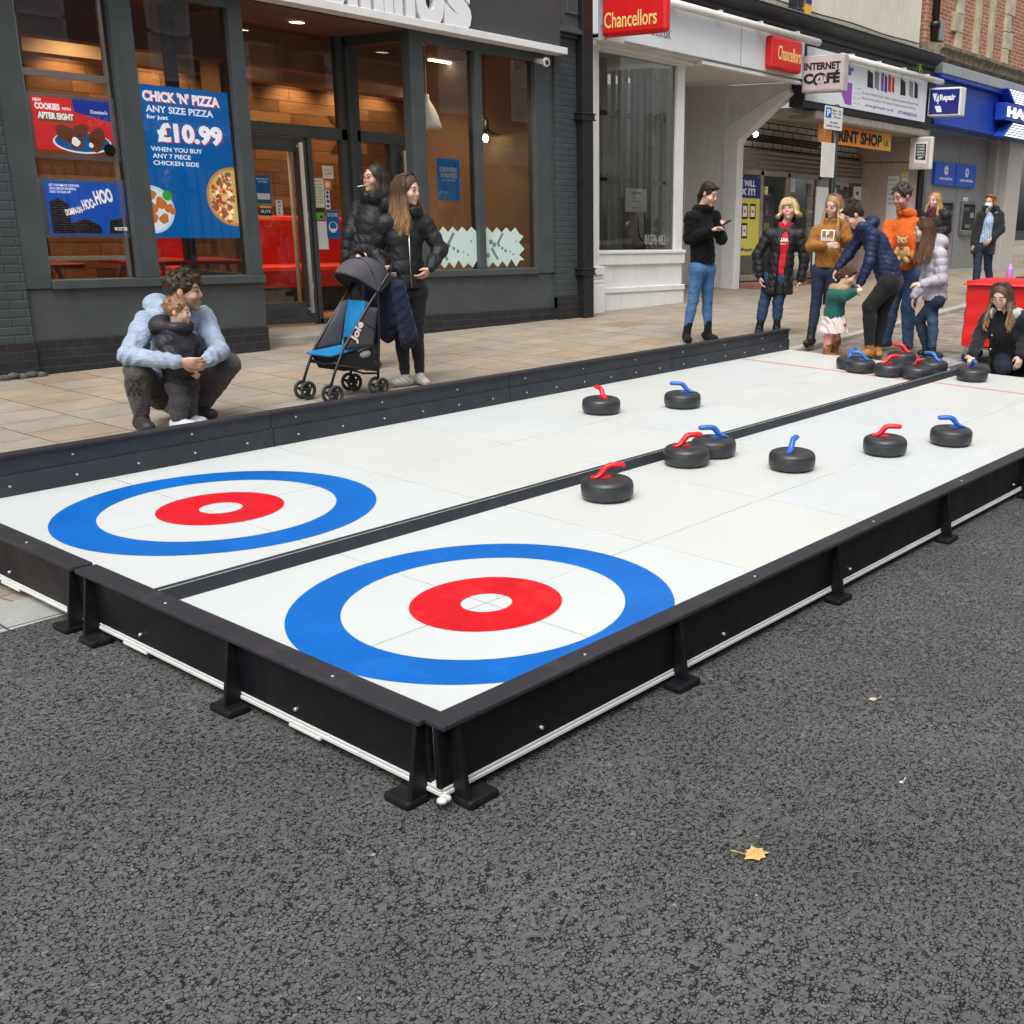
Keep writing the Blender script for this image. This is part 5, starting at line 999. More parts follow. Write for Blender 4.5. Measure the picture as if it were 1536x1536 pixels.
stone(1290, 561, 'b', -80, 'blue handled stone at the front left of the waiting cluster')
stone(1333, 567, 'r', 65, 'red handled stone in the middle of the front row of the cluster')
stone(1352, 548, 'r', -75, 'red handled stone in the back row of the cluster')
stone(1375, 571, 'r', 178, 'red handled stone nearest the divider in the cluster, grip towards the camera')
stone(1398, 562, 'b', -60, 'blue handled stone at the right end of the cluster')
HELD = stone(1457, 574, 'b', 165, 'blue handled curling stone held by the kneeling woman behind the red line')
# ------------------------------------------------------------------ red covered trolley
ca_ = G(1446, 544); e1 = np.array([math.cos(R(-80)), math.sin(R(-80)), 0]); W1 = 1.25; e2 = np.array([-e1[1], e1[0], 0])
O_ = ca_ - e1 * .04; zt0 = O_[2]; ct = thing('trolley', 'tall trolley wrapped in a bright red cover, standing on black castors', 'trolley', O_)
M_RCLO = M('red_cover', (.66, .006, .008), .42, .05, 3, .12, 14)
hT = float(onV(1450, 421, O_, O_ + e1)[2]) - zt0
def CP(a_, b_, z): return O_ + e1 * a_ + e2 * b_ + np.array([0, 0, z])
D2 = .62; rows = []
for i in range(15):
    z = .17 + (hT - .17) * i / 14; row = []
    for k in range(41):
        s = k / 40 * (2 * W1 + 2 * D2); a_, b_ = (s, 0) if s < W1 else (W1, s - W1) if s < W1 + D2 else (2 * W1 + D2 - s, D2) if s < 2 * W1 + D2 else (0, 2 * W1 + 2 * D2 - s)
        sag = .005 * math.sin(9 * z + 3 * s) + .004 * math.sin(31 * z - 7 * s); row.append(CP(a_ - sag * (1 if a_ < .01 else -1 if a_ > W1 - .01 else 0), b_ - (sag if b_ < .01 else 0), z + .012 * math.sin(5 * s) * (1 - i / 14)))
    rows.append(row)
mb = MB(); mb.grid(rows); mb.build('cover', M_RCLO, ct)
mb = MB(); T_ = [[CP(-.05 + (W1 + .1) * i / 10, -.05 + (D2 + .1) * j / 12, hT + .035 * math.sin(2.2 * j / 12 + .5) * (1 - abs(i - 5) / 9) + (-.05 if i in (0, 10) or j in (0, 12) else 0.0)) for j in range(13)] for i in range(11)]
mb.grid(T_); mb.build('top_flap', M_RCLO, ct, solid=.012, subd=1)
mb = MB(); mb.obox(CP(W1 / 2, D2 / 2, .155), e1 * (W1 / 2 - .02), e2 * (D2 / 2 - .02), (0, 0, .012)); mb.build('base_frame', M_STEEL, ct)
for a_, b_ in ((.05, .05), (.32, .05), (W1 - .1, .05), (.05, D2 - .1), (W1 - .1, D2 - .1)):
    c0 = CP(a_, b_, 0); mb = MB(); mb.obox(c0 + np.array([0, 0, .115]), e1 * .035, e2 * .03, (0, 0, .03)); mb.obox(c0 + np.array([0, 0, .08]) + e2 * .026, e1 * .02, e2 * .004, (0, 0, .04)); mb.obox(c0 + np.array([0, 0, .08]) - e2 * .026, e1 * .02, e2 * .004, (0, 0, .04)); cs = mb.build('castor', M_STEEL, ct, bevel=.003)
    mb = MB(); mb.tube([c0 + np.array([0, 0, .055]) - e2 * .02, c0 + np.array([0, 0, .055]) + e2 * .02], .055, 18); mb.build('wheel', M_BLK, cs, bevel=.006)
p = CP(.33, .40, hT + .02); mb = MB(); mb.lathe([(0, 0), (.034, 0), (.036, .01), (.036, .10), (.028, .12), (.015, .13), (.015, .15), (0, .15)], 18, p); tag(mb.build('bottle', M('lilac_plastic', (.45, .22, .55), .3, .05)), 'lilac plastic bottle standing on the red trolley', 'bottle')
mb = MB(); mb.obox(CP(.50, .48, hT + .035), e1 * .10, e2 * .12, (0, 0, .012)); tag(mb.build('phone_case', M_BLK, bevel=.006), 'flat black case lying on the red trolley', 'case')
mb = MB(); mb.obox(CP(.82, .42, hT + .04), e1 * .2, e2 * .14, (0, 0, .012)); tag(mb.build('white_folder', M_PAPER, bevel=.005), 'white folder lying on the red trolley at the picture edge', 'folder')
# ------------------------------------------------------------------ leaves and litter on the asphalt
def leaf(px, py, size, rot, m, lab, nm='leaf', cat='leaf'):
    p = G(px, py); out = [(.02, -.40), (.2, -.36), (.40, -.44), (.36, -.12), (.46, .14), (.32, .2), (.20, .40), (.04, .33), (-.12, .56), (-.2, .31), (-.40, .28), (-.36, .04), (-.58, -.14), (-.31, -.2), (-.24, -.38), (-.1, -.33)]
    c_, s_ = math.cos(rot), math.sin(rot); mb = MB(); vs = [(p[0], p[1], p[2] + .012)] + [(p[0] + size * (x * c_ - y * s_), p[1] + size * (x * s_ + y * c_), p[2] + .006 + .12 * size * (x * x + .6 * abs(y) * (k % 2))) for k, (x, y) in enumerate(out)]
    mb.add(vs, [(0, i, i % 16 + 1) for i in range(1, 17)], 0, False); mb.tube([vs[1], (p[0] + size * (.1 * c_ + .95 * s_), p[1] + size * (.1 * s_ - .95 * c_), p[2] + .02)], .0016, 5); return tag(mb.build(nm, m), lab, cat, 'fallen leaves on the asphalt' if cat == 'leaf' else None)
leaf(1133, 1284, .068, -2.5, M('leaf_ochre', (.56, .36, .13), .6, .3, 90, .4, 200), 'large ochre fallen leaf with a long stalk, nearest the camera')
leaf(1309, 1051, .03, .4, M('leaf_pale', (.50, .40, .26), .6, .2, 60), 'small pale curled leaf on the asphalt right of the rink')
leaf(1352, 1176, .014, .9, M('leaf_white', (.60, .58, .52), .6), 'tiny whitish scrap on the asphalt', 'scrap', 'litter')
mb = MB(); c0 = MR @ Vector((-1.042, -.962, .038))
for k in range(6): mb.ball((c0.x + .012 * math.sin(k * 2.1), c0.y + .012 * math.cos(k * 1.7), c0.z - .012 + .006 * (k % 3)), (.014, .012, .010), 8)
tag(mb.build('packing_lump', M_EDGE), 'lump of white packing squeezed out at the near corner of the rink', 'packing')
# ------------------------------------------------------------------ people: bodies and clothes grown as smooth surfaces round posed joints
def nrm(v): v = np.array(v, float); return v / (np.linalg.norm(v) + 1e-9)
class Field:
    """signed distance field on a grid, meshed with surface nets"""
    def __init__(s, lo, hi, vox):
        s.lo = np.array(lo, float) - 3 * vox; s.vx = vox; s.n = np.ceil((np.array(hi) - s.lo) / vox).astype(int) + 4
        s.F = np.full(s.n, .2, np.float32)
    def _sub(s, lo, hi):
        a = np.clip(np.floor((np.array(lo) - s.lo) / s.vx).astype(int), 0, s.n - 1); b = np.clip(np.ceil((np.array(hi) - s.lo) / s.vx).astype(int) + 1, 1, s.n)
        sl = tuple(slice(i, j) for i, j in zip(a, b)); g = [s.lo[k] + s.vx * np.arange(a[k], b[k], dtype=np.float32) for k in range(3)]
        return sl, np.stack(np.meshgrid(*g, indexing='ij'), -1)
    def put(s, sl, d, k, sub=False):
        F = s.F[sl]; d = d.astype(np.float32)
        if sub: d = -d; h = np.clip(.5 - .5 * (F - d) / k, 0, 1); s.F[sl] = F + (d - F) * h + k * h * (1 - h)
        else: h = np.clip(.5 + .5 * (F - d) / k, 0, 1); s.F[sl] = F + (d - F) * h - k * h * (1 - h)
    def cap(s, a, b, ra, rb, k=.02, flat=None, fs=1.0, puff=None, sub=False, fold=0.0):
        a, b = np.array(a, float), np.array(b, float); m = max(ra, rb) * max(1, 1.0) + k + .03
        sl, P = s._sub(np.minimum(a, b) - m, np.maximum(a, b) + m)
        if P.size == 0: return s
        ab = b - a; L2 = float(ab @ ab) + 1e-9; q = P - a; t = np.clip(q @ ab / L2, 0, 1); q = q - t[..., None] * ab
        if flat is not None: n = nrm(flat); q = q + (q @ n)[..., None] * n * (1 / fs - 1)
        r = ra + (rb - ra) * t
        if puff: r = r + puff[0] * (np.abs(np.sin(math.pi * (P[..., 2] + .010 * np.sin(P[..., 0] * 23 + P[..., 1] * 19) if flat is not None else t * math.sqrt(L2) + .03) / puff[1])) ** .6 - .85)
        if fold: r = r + fold * (np.sin(P[..., 2] * 55 + 9 * np.sin(P[..., 0] * 14)) * np.sin(P[..., 0] * 31 + P[..., 1] * 37 + P[..., 2] * 21))
        s.put(sl, np.linalg.norm(q, axis=-1) - r, k, sub); return s
    def ell(s, c, r, k=.015, X=(1, 0, 0), Y=(0, 1, 0), Z=(0, 0, 1), sub=False):
        c = np.array(c, float); r = np.array(r, float) * np.ones(3); m = r.max() + k + .02; sl, P = s._sub(c - m, c + m)
        if P.size == 0: return s
        q = P - c; l_ = np.stack([q @ nrm(X), q @ nrm(Y), q @ nrm(Z)], -1); k0 = np.linalg.norm(l_ / r, axis=-1); k1 = np.linalg.norm(l_ / (r * r), axis=-1)
        s.put(sl, k0 * (k0 - 1) / (k1 + 1e-6), k, sub); return s
    def plane(s, p, n, k=.008):                        # keep the side opposite n
        g = [s.lo[i] + s.vx * np.arange(s.n[i], dtype=np.float32) for i in range(3)]; n = nrm(n)
        d = (g[0] - p[0])[:, None, None] * n[0] + (g[1] - p[1])[None, :, None] * n[1] + (g[2] - p[2])[None, None, :] * n[2]
        h = np.clip(.5 - .5 * (s.F - d) / k, 0, 1); s.F = (s.F + (d - s.F) * h + k * h * (1 - h)).astype(np.float32); return s
    def chain(s, P, Rr, k=.02, **kw):
        for i in range(len(P) - 1): s.cap(P[i], P[i + 1], Rr[i], Rr[i + 1], k, **kw)
        return s
    def mesh(s):
        F = s.F; I = F < 0; n = np.array(F.shape) - 1
        c = sum(I[i:n[0] + i, j:n[1] + j, k:n[2] + k].astype(np.int8) for i in (0, 1) for j in (0, 1) for k in (0, 1)); act = (c > 0) & (c < 8); idx = np.argwhere(act)
        if len(idx) == 0: return np.zeros((0, 3)), np.zeros((0, 4), int)
        vid = np.full(n, -1, np.int32); vid[act] = np.arange(len(idx)); acc = np.zeros((len(idx), 3)); cnt = np.zeros(len(idx))
        cor = [(i, j, k) for i in (0, 1) for j in (0, 1) for k in (0, 1)]
        V = {q: F[idx[:, 0] + q[0], idx[:, 1] + q[1], idx[:, 2] + q[2]] for q in cor}
        for a in cor:
            for ax in range(3):
                if a[ax]: continue
                b = list(a); b[ax] = 1; b = tuple(b); fa, fb = V[a], V[b]; m = (fa < 0) != (fb < 0)
                t = np.where(m, fa / np.where(m, fa - fb, 1), 0); p = np.array(a, float)[None] + np.zeros((len(idx), 3)); p[:, ax] += t; acc += np.where(m[:, None], p, 0); cnt += m
        vs = s.lo + s.vx * (idx + acc / np.maximum(cnt, 1)[:, None]); fs = []
        for ax in range(3):
            u, v = [(1, 2), (2, 0), (0, 1)][ax]; A = [slice(None)] * 3; B = [slice(None)] * 3; A[ax] = slice(0, -1); B[ax] = slice(1, None)
            ed = np.argwhere(I[tuple(A)] != I[tuple(B)]); ok = (ed[:, u] > 0) & (ed[:, v] > 0) & (ed[:, u] < n[u]) & (ed[:, v] < n[v]) & (ed[:, ax] < n[ax]); ed = ed[ok]
            if len(ed) == 0: continue
            q = []
            for du, dv in ((1, 1), (0, 1), (0, 0), (1, 0)): e = ed.copy(); e[:, u] -= du; e[:, v] -= dv; q.append(vid[e[:, 0], e[:, 1], e[:, 2]])
            q = np.stack(q, 1); ins = I[ed[:, 0], ed[:, 1], ed[:, 2]]; q[~ins] = q[~ins][:, ::-1]; fs.append(q)
        fs = np.concatenate(fs); return vs, fs[(fs >= 0).all(1)]
def skinmesh(name, fld, m, parent, color, smooth=2):
    vs, fs = fld.mesh()
    if len(vs) == 0: return None
    for _ in range(smooth):                            # light relaxing of grid stepping
        acc = np.zeros_like(vs); cnt = np.zeros(len(vs))
        for a in range(4):
            for b in ((a + 1) % 4, (a + 3) % 4): np.add.at(acc, fs[:, a], vs[fs[:, b]]); np.add.at(cnt, fs[:, a], 1)
        vs = vs * .5 + .5 * acc / np.maximum(cnt, 1)[:, None]
    me = bpy.data.meshes.new(name); me.from_pydata(vs.tolist(), [], fs.tolist()); me.materials.append(m)
    me.polygons.foreach_set('use_smooth', np.ones(len(fs), bool)); at = me.color_attributes.new('Col', 'FLOAT_COLOR', 'POINT')
    cc = color(vs) if callable(color) else np.tile(np.array(color, float), (len(vs), 1)); at.data.foreach_set('color', np.c_[cc, np.ones(len(vs))].astype(np.float32).ravel())
    o = bpy.data.objects.new(name, me); COL.objects.link(o); o.parent = parent; return o
M_SKIN = vcol('skin', .5, .05, 500, spec=.35); M_SKIN.node_tree.nodes['Principled BSDF'].inputs['Subsurface Weight'].default_value = .12; M_SKIN.node_tree.nodes['Principled BSDF'].inputs['Subsurface Radius'].default_value = (.01, .004, .002)
M_HAIR, t, b = nmat('hair'); a_ = N(t, 'ShaderNodeAttribute', attribute_name='Col'); c = co_(t); mp = N(t, 'ShaderNodeMapping'); mp.inputs['Scale'].default_value = (160, 160, 9); L(t, c, mp.inputs[0]); n = noise(t, mp.outputs[0], 1, 3)
h = N(t, 'ShaderNodeHueSaturation'); L(t, a_.outputs['Color'], h.inputs['Color']); L(t, mrange(t, n.outputs[0], .3, .7, .55, 1.5), h.inputs['Value']); L(t, h.outputs[0], b.inputs['Base Color']); b.inputs['Roughness'].default_value = .5; b.inputs['Specular IOR Level'].default_value = .3; bump(t, n.outputs[0], b, .5, .004)
M_CLO = vcol('cloth', .85, .25, 420, .1, wr=.55); M_NYL = vcol('nylon', .52, .08, 60, 0, .32, wr=.38, ws=20); M_DEN = vcol('denim', .85, .3, 700, wr=.6, ws=13); M_FUR = vcol('fur', .95, .9, 190, .06, .12); M_SHOE = vcol('shoe', .5, .1, 200)
M_SPEC = M('spectacle_frame', (.12, .03, .025), .3, .1)
def blotch(v, f=9, s=0):
    return np.sin(v[:, 0] * f * 1.3 + s) * np.sin(v[:, 1] * f * 1.7 + 1.3 + s) * np.sin(v[:, 2] * f + 2.1 * np.sin(v[:, 0] * f * .7))
class Person:
    def __init__(s, label, base, stature, rel, J, group=None):
        """base: photograph pixel of the ground point (px, py, height above ground); rel: where the body faces, 0 = towards the camera, 90 = picture right"""
        s.b = G(*base); d = s.b - CAM; d[2] = 0; s.v = nrm(d); s.r = np.array([s.v[1], -s.v[0], 0]); s.S = stature / 1.7
        s.mw = Matrix([[s.r[i], s.v[i], (0, 0, 1)[i], float(s.b[i])] for i in range(3)] + [[0, 0, 0, 1]])
        s.o = thing('person', label, 'person', mw=s.mw, group=group)
        s.rel = R(rel); s.f = np.array([math.sin(s.rel), -math.cos(s.rel), 0]); s.s_ = np.array([math.cos(s.rel), math.sin(s.rel), 0])
        W = {'shL': -.16, 'shR': .16, 'elL': -.20, 'elR': .20, 'hipL': -.085, 'hipR': .085, 'knL': -.09, 'knR': .09, 'anL': -.09, 'anR': .09}; s.J = {}
        for k, q in J.items():
            y = q[2] if len(q) > 2 else W.get(k, 0) * s.S * math.sin(s.rel); s.J[k] = s.px(q[0], q[1], y)
        J = s.J; S = s.S
        if 'neck' not in J: J['neck'] = (J['shL'] + J['shR']) / 2 + np.array([0, 0, .03 * S])
        if 'chest' not in J: J['chest'] = (J['shL'] + J['shR']) / 2 * .6 + J['pelvis'] * .4
        if 'waist' not in J: J['waist'] = J['chest'] * .45 + J['pelvis'] * .55
        for k, sg in (('L', -1), ('R', 1)):
            if 'hip' + k not in J: J['hip' + k] = J['pelvis'] + s.s_ * sg * .085 * S + np.array([0, 0, -.02 * S])
    def px(s, px, py, y=0.0):                          # joint seen at a pixel, y metres behind the figure's own plane
        p0 = s.b + s.v * y; n = s.v; w = hit(px, py, n, n @ p0) - s.b
        return np.array([w @ s.r, w @ s.v, w[2]])
    def bounds(s, keys, m):
        P = np.array([s.J[k] for k in keys]); return P.min(0) - m, P.max(0) + m
    def head_frame(s, yaw, pitch, roll=0):
        y, p = R(yaw), R(pitch); f = np.array([math.sin(y) * math.cos(p), -math.cos(y) * math.cos(p), math.sin(p)]); u = np.array([0, 0, 1.]); r_ = nrm(np.cross(f, u)); u = np.cross(r_, f)
        rr = R(roll); u, r_ = u * math.cos(rr) + r_ * math.sin(rr), r_ * math.cos(rr) - u * math.sin(rr); s.hf = (r_, f, u); return s.hf
    def H(s, x, y, z): r_, f, u = s.hf; return s.J['head'] + s.hs * (r_ * x + f * y + u * z)
    def body(s, skin=(.56, .36, .27), head=1.0, yaw=0, pitch=0, roll=0, hands=None, lip=(.50, .20, .18), brow=(.10, .06, .04), beard=0, thick=1.0, fem=True, vox=.0068):
        J, S = s.J, s.S; s.hs = head * S; s.head_frame(yaw, pitch, roll); hs = s.hs
        keys = list(J); lo, hi = s.bounds(keys, .17); F = Field(lo, hi, vox); H = s.H; r_, f, u = s.hf
        # trunk and limbs
        F.chain([J['pelvis'], J['waist'], J['chest']], [.10 * S, .085 * S, .10 * S], .05, flat=s.f, fs=.75)
        bs_ = np.array([0, 0, -.05 * S]); F.cap(J['shL'] * .75 + J['shR'] * .25 + bs_, J['shR'] * .75 + J['shL'] * .25 + bs_, .045 * S, .045 * S, .04); F.cap(J['chest'], J['neck'], .08 * S, .05 * S, .05)
        for k in 'LR':
            F.chain([J['sh' + k] + bs_ + (J['neck'] - J['sh' + k]) * .12, J['el' + k], J['wr' + k]], [.034 * S, .030 * S, .024 * S], .02); 
            if 'kn' + k in J: F.chain([J['hip' + k], J['kn' + k], J['an' + k]], [.068 * S, .046 * S, .032 * S], .03)
        F.cap(J['neck'], H(0, -.012, -.05), .049 * hs * thick, .047 * hs * thick, .02)
        # head
        F.ell(H(0, -.014, .030), np.array((.073, .093, .088)) * hs, .02, r_, f, u); F.ell(H(0, .026, -.045), np.array((.054 if fem else .060, .062, .070)) * hs, .03, r_, f, u)
        F.ell(H(0, .070, -.098), np.array((.020 if fem else .026, .018, .018)) * hs, .02, r_, f, u)
        F.cap(H(-.034, .070, .028), H(.034, .070, .028), .013 * hs, .013 * hs, .014)
        for sg in (-1, 1):
            F.ell(H(sg * .031, .093, .008), .012 * hs, .010, sub=True); F.ell(H(sg * .031, .076, .007), .0135 * hs, .004); F.ell(H(sg * .040, .060, -.030), .022 * hs, .025)
            F.ell(H(sg * .074, -.010, -.002), np.array((.010, .019, .031)) * hs, .006, r_, f, u)
        F.cap(H(0, .084, .014), H(0, .097, -.020), .008 * hs, .0105 * hs, .010); F.cap(H(-.010, .089, -.026), H(.010, .089, -.026), .0085 * hs, .0085 * hs, .006)
        F.cap(H(-.017, .086, -.058), H(.017, .086, -.058), .0065 * hs, .0065 * hs, .006); F.cap(H(-.013, .085, -.068), H(.013, .085, -.068), .007 * hs, .007 * hs, .006)
        # hands
        for k in 'LR':
            hd = (hands or {}).get(k, {}); e, w_ = J['el' + k], J['wr' + k]; d = nrm(hd.get('d', w_ - e)); pn = np.array(hd.get('n', (J['pelvis'] + J['chest']) / 2 - w_), float); pn = nrm(pn - d * (pn @ d)); lat = np.cross(d, pn); sg = hd.get('thumb', 1 if k == 'L' else -1); lat = lat * sg; q = S * hd.get('s', 1.0); cu = R(hd.get('curl', 32))
            F.cap(w_, w_ + d * .055 * q, .025 * q, .036 * q, .015, flat=pn, fs=.5)
            for i, (o_, ln) in enumerate(((-.029, .92), (-.010, 1.05), (.010, 1.0), (.028, .78))):
                b0 = w_ + d * .078 * q - lat * o_ * q; d1 = d * math.cos(cu * .7) + pn * math.sin(cu * .7); d2 = d * math.cos(cu * 1.9) + pn * math.sin(cu * 1.9); m_ = b0 + d1 * .040 * ln * q; e_ = m_ + d2 * .038 * ln * q
                F.cap(w_ + d * .05 * q - lat * o_ * q * .8, b0, .0115 * q, .0098 * q, .008); F.cap(b0, m_, .0098 * q, .009 * q, .004); F.cap(m_, e_, .009 * q, .0075 * q, .004)
            t0 = w_ + d * .022 * q + lat * .022 * q; t1 = t0 + (lat * .75 + d * .6 + pn * .35) * .034 * q; t2 = t1 + (d * .85 + pn * .5 + lat * .1) * .034 * q
            F.cap(w_ + d * .01 * q, t0, .016 * q, .014 * q, .01); F.cap(t0, t1, .0135 * q, .011 * q, .006); F.cap(t1, t2, .011 * q, .0085 * q, .004)
        sk = np.array(skin)
        def colr(v):
            c_ = np.tile(sk, (len(v), 1)); q = (v - J['head']) / hs; l_ = np.stack([q @ r_, q @ f, q @ u], 1); up = np.abs(l_[:, 0])
            ck = np.exp(-((up - .038) ** 2 + (l_[:, 1] - .075) ** 2 + (l_[:, 2] + .035) ** 2) / .0006)[:, None]; c_ = c_ * (1 - ck * np.array([.0, .22, .22])); ear = (up > .070)[:, None] * (np.linalg.norm(l_, axis=1) < .12)[:, None]; c_ = np.where(ear, c_ * (1, .85, .82), c_)
            nz = np.exp(-((l_[:, 0]) ** 2 + (l_[:, 1] - .108) ** 2 + (l_[:, 2] + .02) ** 2) / .0003)[:, None]; c_ = c_ * (1 - nz * np.array([0, .18, .18]))
            def spot(x, y, z, rx, ry, rz): return (((up - x) / rx) ** 2 + ((l_[:, 1] - y) / ry) ** 2 + ((l_[:, 2] - z) / rz) ** 2 < 1)[:, None]
            if beard: bd = ((l_[:, 2] < -.03) & (l_[:, 1] > .0) & (np.linalg.norm(l_, axis=1) < .16))[:, None]; c_ = np.where(bd, c_ * (1 - beard) + np.array(brow) * beard, c_)
            c_ = np.where(spot(0, .09, -.063, .023, .03, .0100), np.array(lip), c_); c_ = np.where(spot(.031, .085, .007, .0165, .03, .0078), np.array((.045, .032, .028)), c_); c_ = np.where(spot(.033, .08, .030, .022, .03, .0062), c_ * .15 + np.array(brow) * .85, c_)
            return c_
        s.bd = skinmesh('body', F, M_SKIN, s.o, colr, 1); return s
    def top(s, name, colr, m, hem, r=(.125, .115, .135), arm=(.062, .052, .042), puff=None, cuff=1.0, collar=None, hood=None, openw=None, fs=.74, vox=.0085, fold=.004, flare=1.0, neck_r=.062, tail=None, slope=.02, zk=0, arms='LR', hemn=None):
        """jacket / jumper: trunk chain plus sleeves; hem = height (local z) or None"""
        J, S = s.J, s.S; lo, hi = s.bounds(['pelvis', 'waist', 'chest', 'shL', 'shR', 'elL', 'elR', 'wrL', 'wrR', 'neck'], .22); low = tail if tail is not None else J['pelvis']; low = np.array(low, float); lo = np.minimum(lo, low - .22); F = Field(lo, hi, vox)
        k = .03; kw = dict(flat=s.f, fs=fs, puff=puff, fold=fold)
        F.chain([low, J['waist'], J['chest']], [r[0] * S * flare, r[1] * S, r[2] * S], .04, **kw); F.cap(J['chest'], J['neck'] - np.array([0, 0, .02 * S]), r[2] * S * .98, .078 * S, .05, flat=s.f, fs=.85)
        sd = np.array([0, 0, -slope * S]); a_, b_ = J['shL'] + sd, J['shR'] + sd; F.cap(a_ * .85 + b_ * .15, b_ * .85 + a_ * .15, arm[0] * S, arm[0] * S, .04)
        for q in arms:
            w_ = J['el' + q] + (J['wr' + q] - J['el' + q]) * cuff
            F.cap(J['sh' + q] + sd, J['el' + q], arm[0] * S, arm[1] * S, .025, puff=puff, fold=fold); F.cap(J['el' + q], w_, arm[1] * S, arm[2] * S, .02, puff=puff, fold=fold)
        if hem is not None: F.plane((low[0], low[1], hem), hemn if hemn is not None else (0, 0, -1))
        up = nrm(J['head'] - J['neck']) if 'head' in J else np.array([0, 0, 1.]); F.cap(J['neck'] - up * .02 * S, J['neck'] + up * .2 * S, neck_r * S, neck_r * 1.25 * S, .015, sub=True)
        if collar:                                     # ring round the neck: (radius, thickness, rise)
            cr, ct_, ch = collar; n = 16; f = s.f; g = s.s_; P = [J['neck'] + up * ch * S + (g * math.cos(q) + f * math.sin(q)) * cr * S + f * .01 * S for q in np.linspace(.5 * math.pi + .35, 2.5 * math.pi - .35, n)]
            for i in range(n - 1): F.cap(P[i], P[i + 1], ct_ * S, ct_ * S, .012); F.cap(P[i] - up * .03 * S, P[i + 1] - up * .03 * S, ct_ * S, ct_ * S, .02)
        if hood:
            c_ = J['neck'] - s.f * hood[1] * S + np.array([0, 0, hood[2] * S]); F.ell(c_, np.array((1.15, .8, .75)) * hood[0] * S, .03, s.s_, s.f)
            for q in (-1, 1): F.cap(c_ + s.s_ * q * .07 * S, J['neck'] + s.s_ * q * .075 * S + s.f * .06 * S - np.array([0, 0, .03 * S]), .035 * S, .022 * S, .02)
            F.ell(J['head'] - up * .02 * S + s.f * .0, np.array((.082, .10, .11)) * S, .02, s.s_, s.f, up, sub=True)
        if openw:                                     # open front: wedge cut from collar to hem: (half width top, half width bottom, side shift)
            w0, w1, sh = openw; top_ = J['neck'] + s.f * .15 * S + s.s_ * sh * S; bot = np.array([low[0], low[1], (hem if hem is not None else low[2]) - .1]) + s.f * .16 * S + s.s_ * sh * S
            F.cap(top_, bot, w0 * S, w1 * S, .01, sub=True, flat=s.s_, fs=1.0)
        return skinmesh(name, F, m, s.o, colr, 1)
    def legs(s, name, colr, m, r=(.092, .064, .045), bt=1.0, vox=.0085, fold=.003, seat=.092, top=None, crease=.0):
        J, S = s.J, s.S; ks = ['pelvis', 'hipL', 'hipR'] + [k for k in ('knL', 'knR', 'anL', 'anR') if k in J]; lo, hi = s.bounds(ks, .16); F = Field(lo, hi, vox)
        F.cap(J['hipL'], J['hipR'], r[0] * S, r[0] * S, .03); F.cap(J['pelvis'], J['pelvis'] * .6 + J['waist'] * .4, seat * S, seat * S * .9, .04, flat=s.f, fs=.78, fold=fold)
        for q in 'LR':
            if 'kn' + q not in J: continue
            e = J['kn' + q] + (J['an' + q] - J['kn' + q]) * bt; F.cap(J['hip' + q], J['kn' + q], r[0] * S * .92, r[1] * S * .94, .03, fold=fold); F.cap(J['kn' + q], e, r[1] * S * .94, r[2] * S * .94, .02, fold=fold)
            dl = nrm(e - J['kn' + q]); kl = float(np.linalg.norm(e - J['kn' + q]))
            for z_, a_ in ((.02, 1.02), (.10, .98), (.80, .80), (.86, .78)):
                cc = J['kn' + q] + dl * kl * z_; F.cap(cc - s.s_ * .02 * S + dl * .006, cc + s.s_ * .02 * S - dl * .006, r[1] * .94 * S * (1 - z_) + r[2] * .94 * S * z_ - .016 * S + .002, r[1] * .94 * S * (1 - z_) + r[2] * .94 * S * z_ - .016 * S, .006)
            cm = J['kn' + q] * .7 + J['an' + q] * .3; dd = nrm(J['an' + q] - J['kn' + q]); bk = -s.f - dd * (-s.f @ dd); F.cap(cm + bk * .012 * S, cm + dd * .08 * S + bk * .008 * S, r[1] * .86 * S, r[1] * .72 * S, .03, fold=fold)
        return skinmesh(name, F, m, s.o, colr)
    def shoe(s, k, toe, colr, m, sole=(.02, .02, .02), r=.036, shaft=0.0, heel=0.0, ln=.17):
        """toe: direction (x right, y away); sits on the ground"""
        J, S = s.J, s.S; a = J['an' + k]; d = nrm((toe[0], toe[1], 0)); g = s.ground(a) if not hasattr(s, 'gh') or k not in s.gh else s.gh[k]; h0 = np.array([a[0], a[1], g]); rr = r * S
        lo = np.minimum(h0 - .12, h0 + d * ln * S - .1); hi = np.maximum(np.maximum(a + .1, h0 + d * ln * S + .1), a + nrm(J['kn' + k] - a) * shaft * S + .08); F = Field(lo, hi, .006)
        F.cap(h0 - d * .045 * S + np.array([0, 0, rr + heel]), h0 + d * (ln - .06) * S + np.array([0, 0, rr * .95 + .004]), rr * 1.05, rr * .98, .015, flat=(0, 0, 1), fs=.9); F.cap(a, h0 - d * .02 * S + np.array([0, 0, rr * 1.2]), rr * 1.02, rr * 1.1, .02); F.cap(h0 + np.array([0, 0, .06 * S]), h0 + d * .09 * S + np.array([0, 0, rr]), rr, rr * .8, .02)
        if shaft: F.cap(a, a + nrm(J['kn' + k] - a) * shaft * S, rr * 1.05, rr * 1.18, .02, fold=.003)
        F.plane((0, 0, g + .002), (0, 0, -1), .004); z1 = g + .018 + heel * .5
        return skinmesh('shoe', F, m, s.o, lambda v: np.where((v[:, 2] < z1)[:, None], np.array(sole), colr(v) if callable(colr) else np.array(colr)))
    def ground(s, p):
        w = s.b + s.r * p[0] + s.v * p[1]; return gz(w[0], w[1]) - s.b[2] + getattr(s, 'lift', 0)
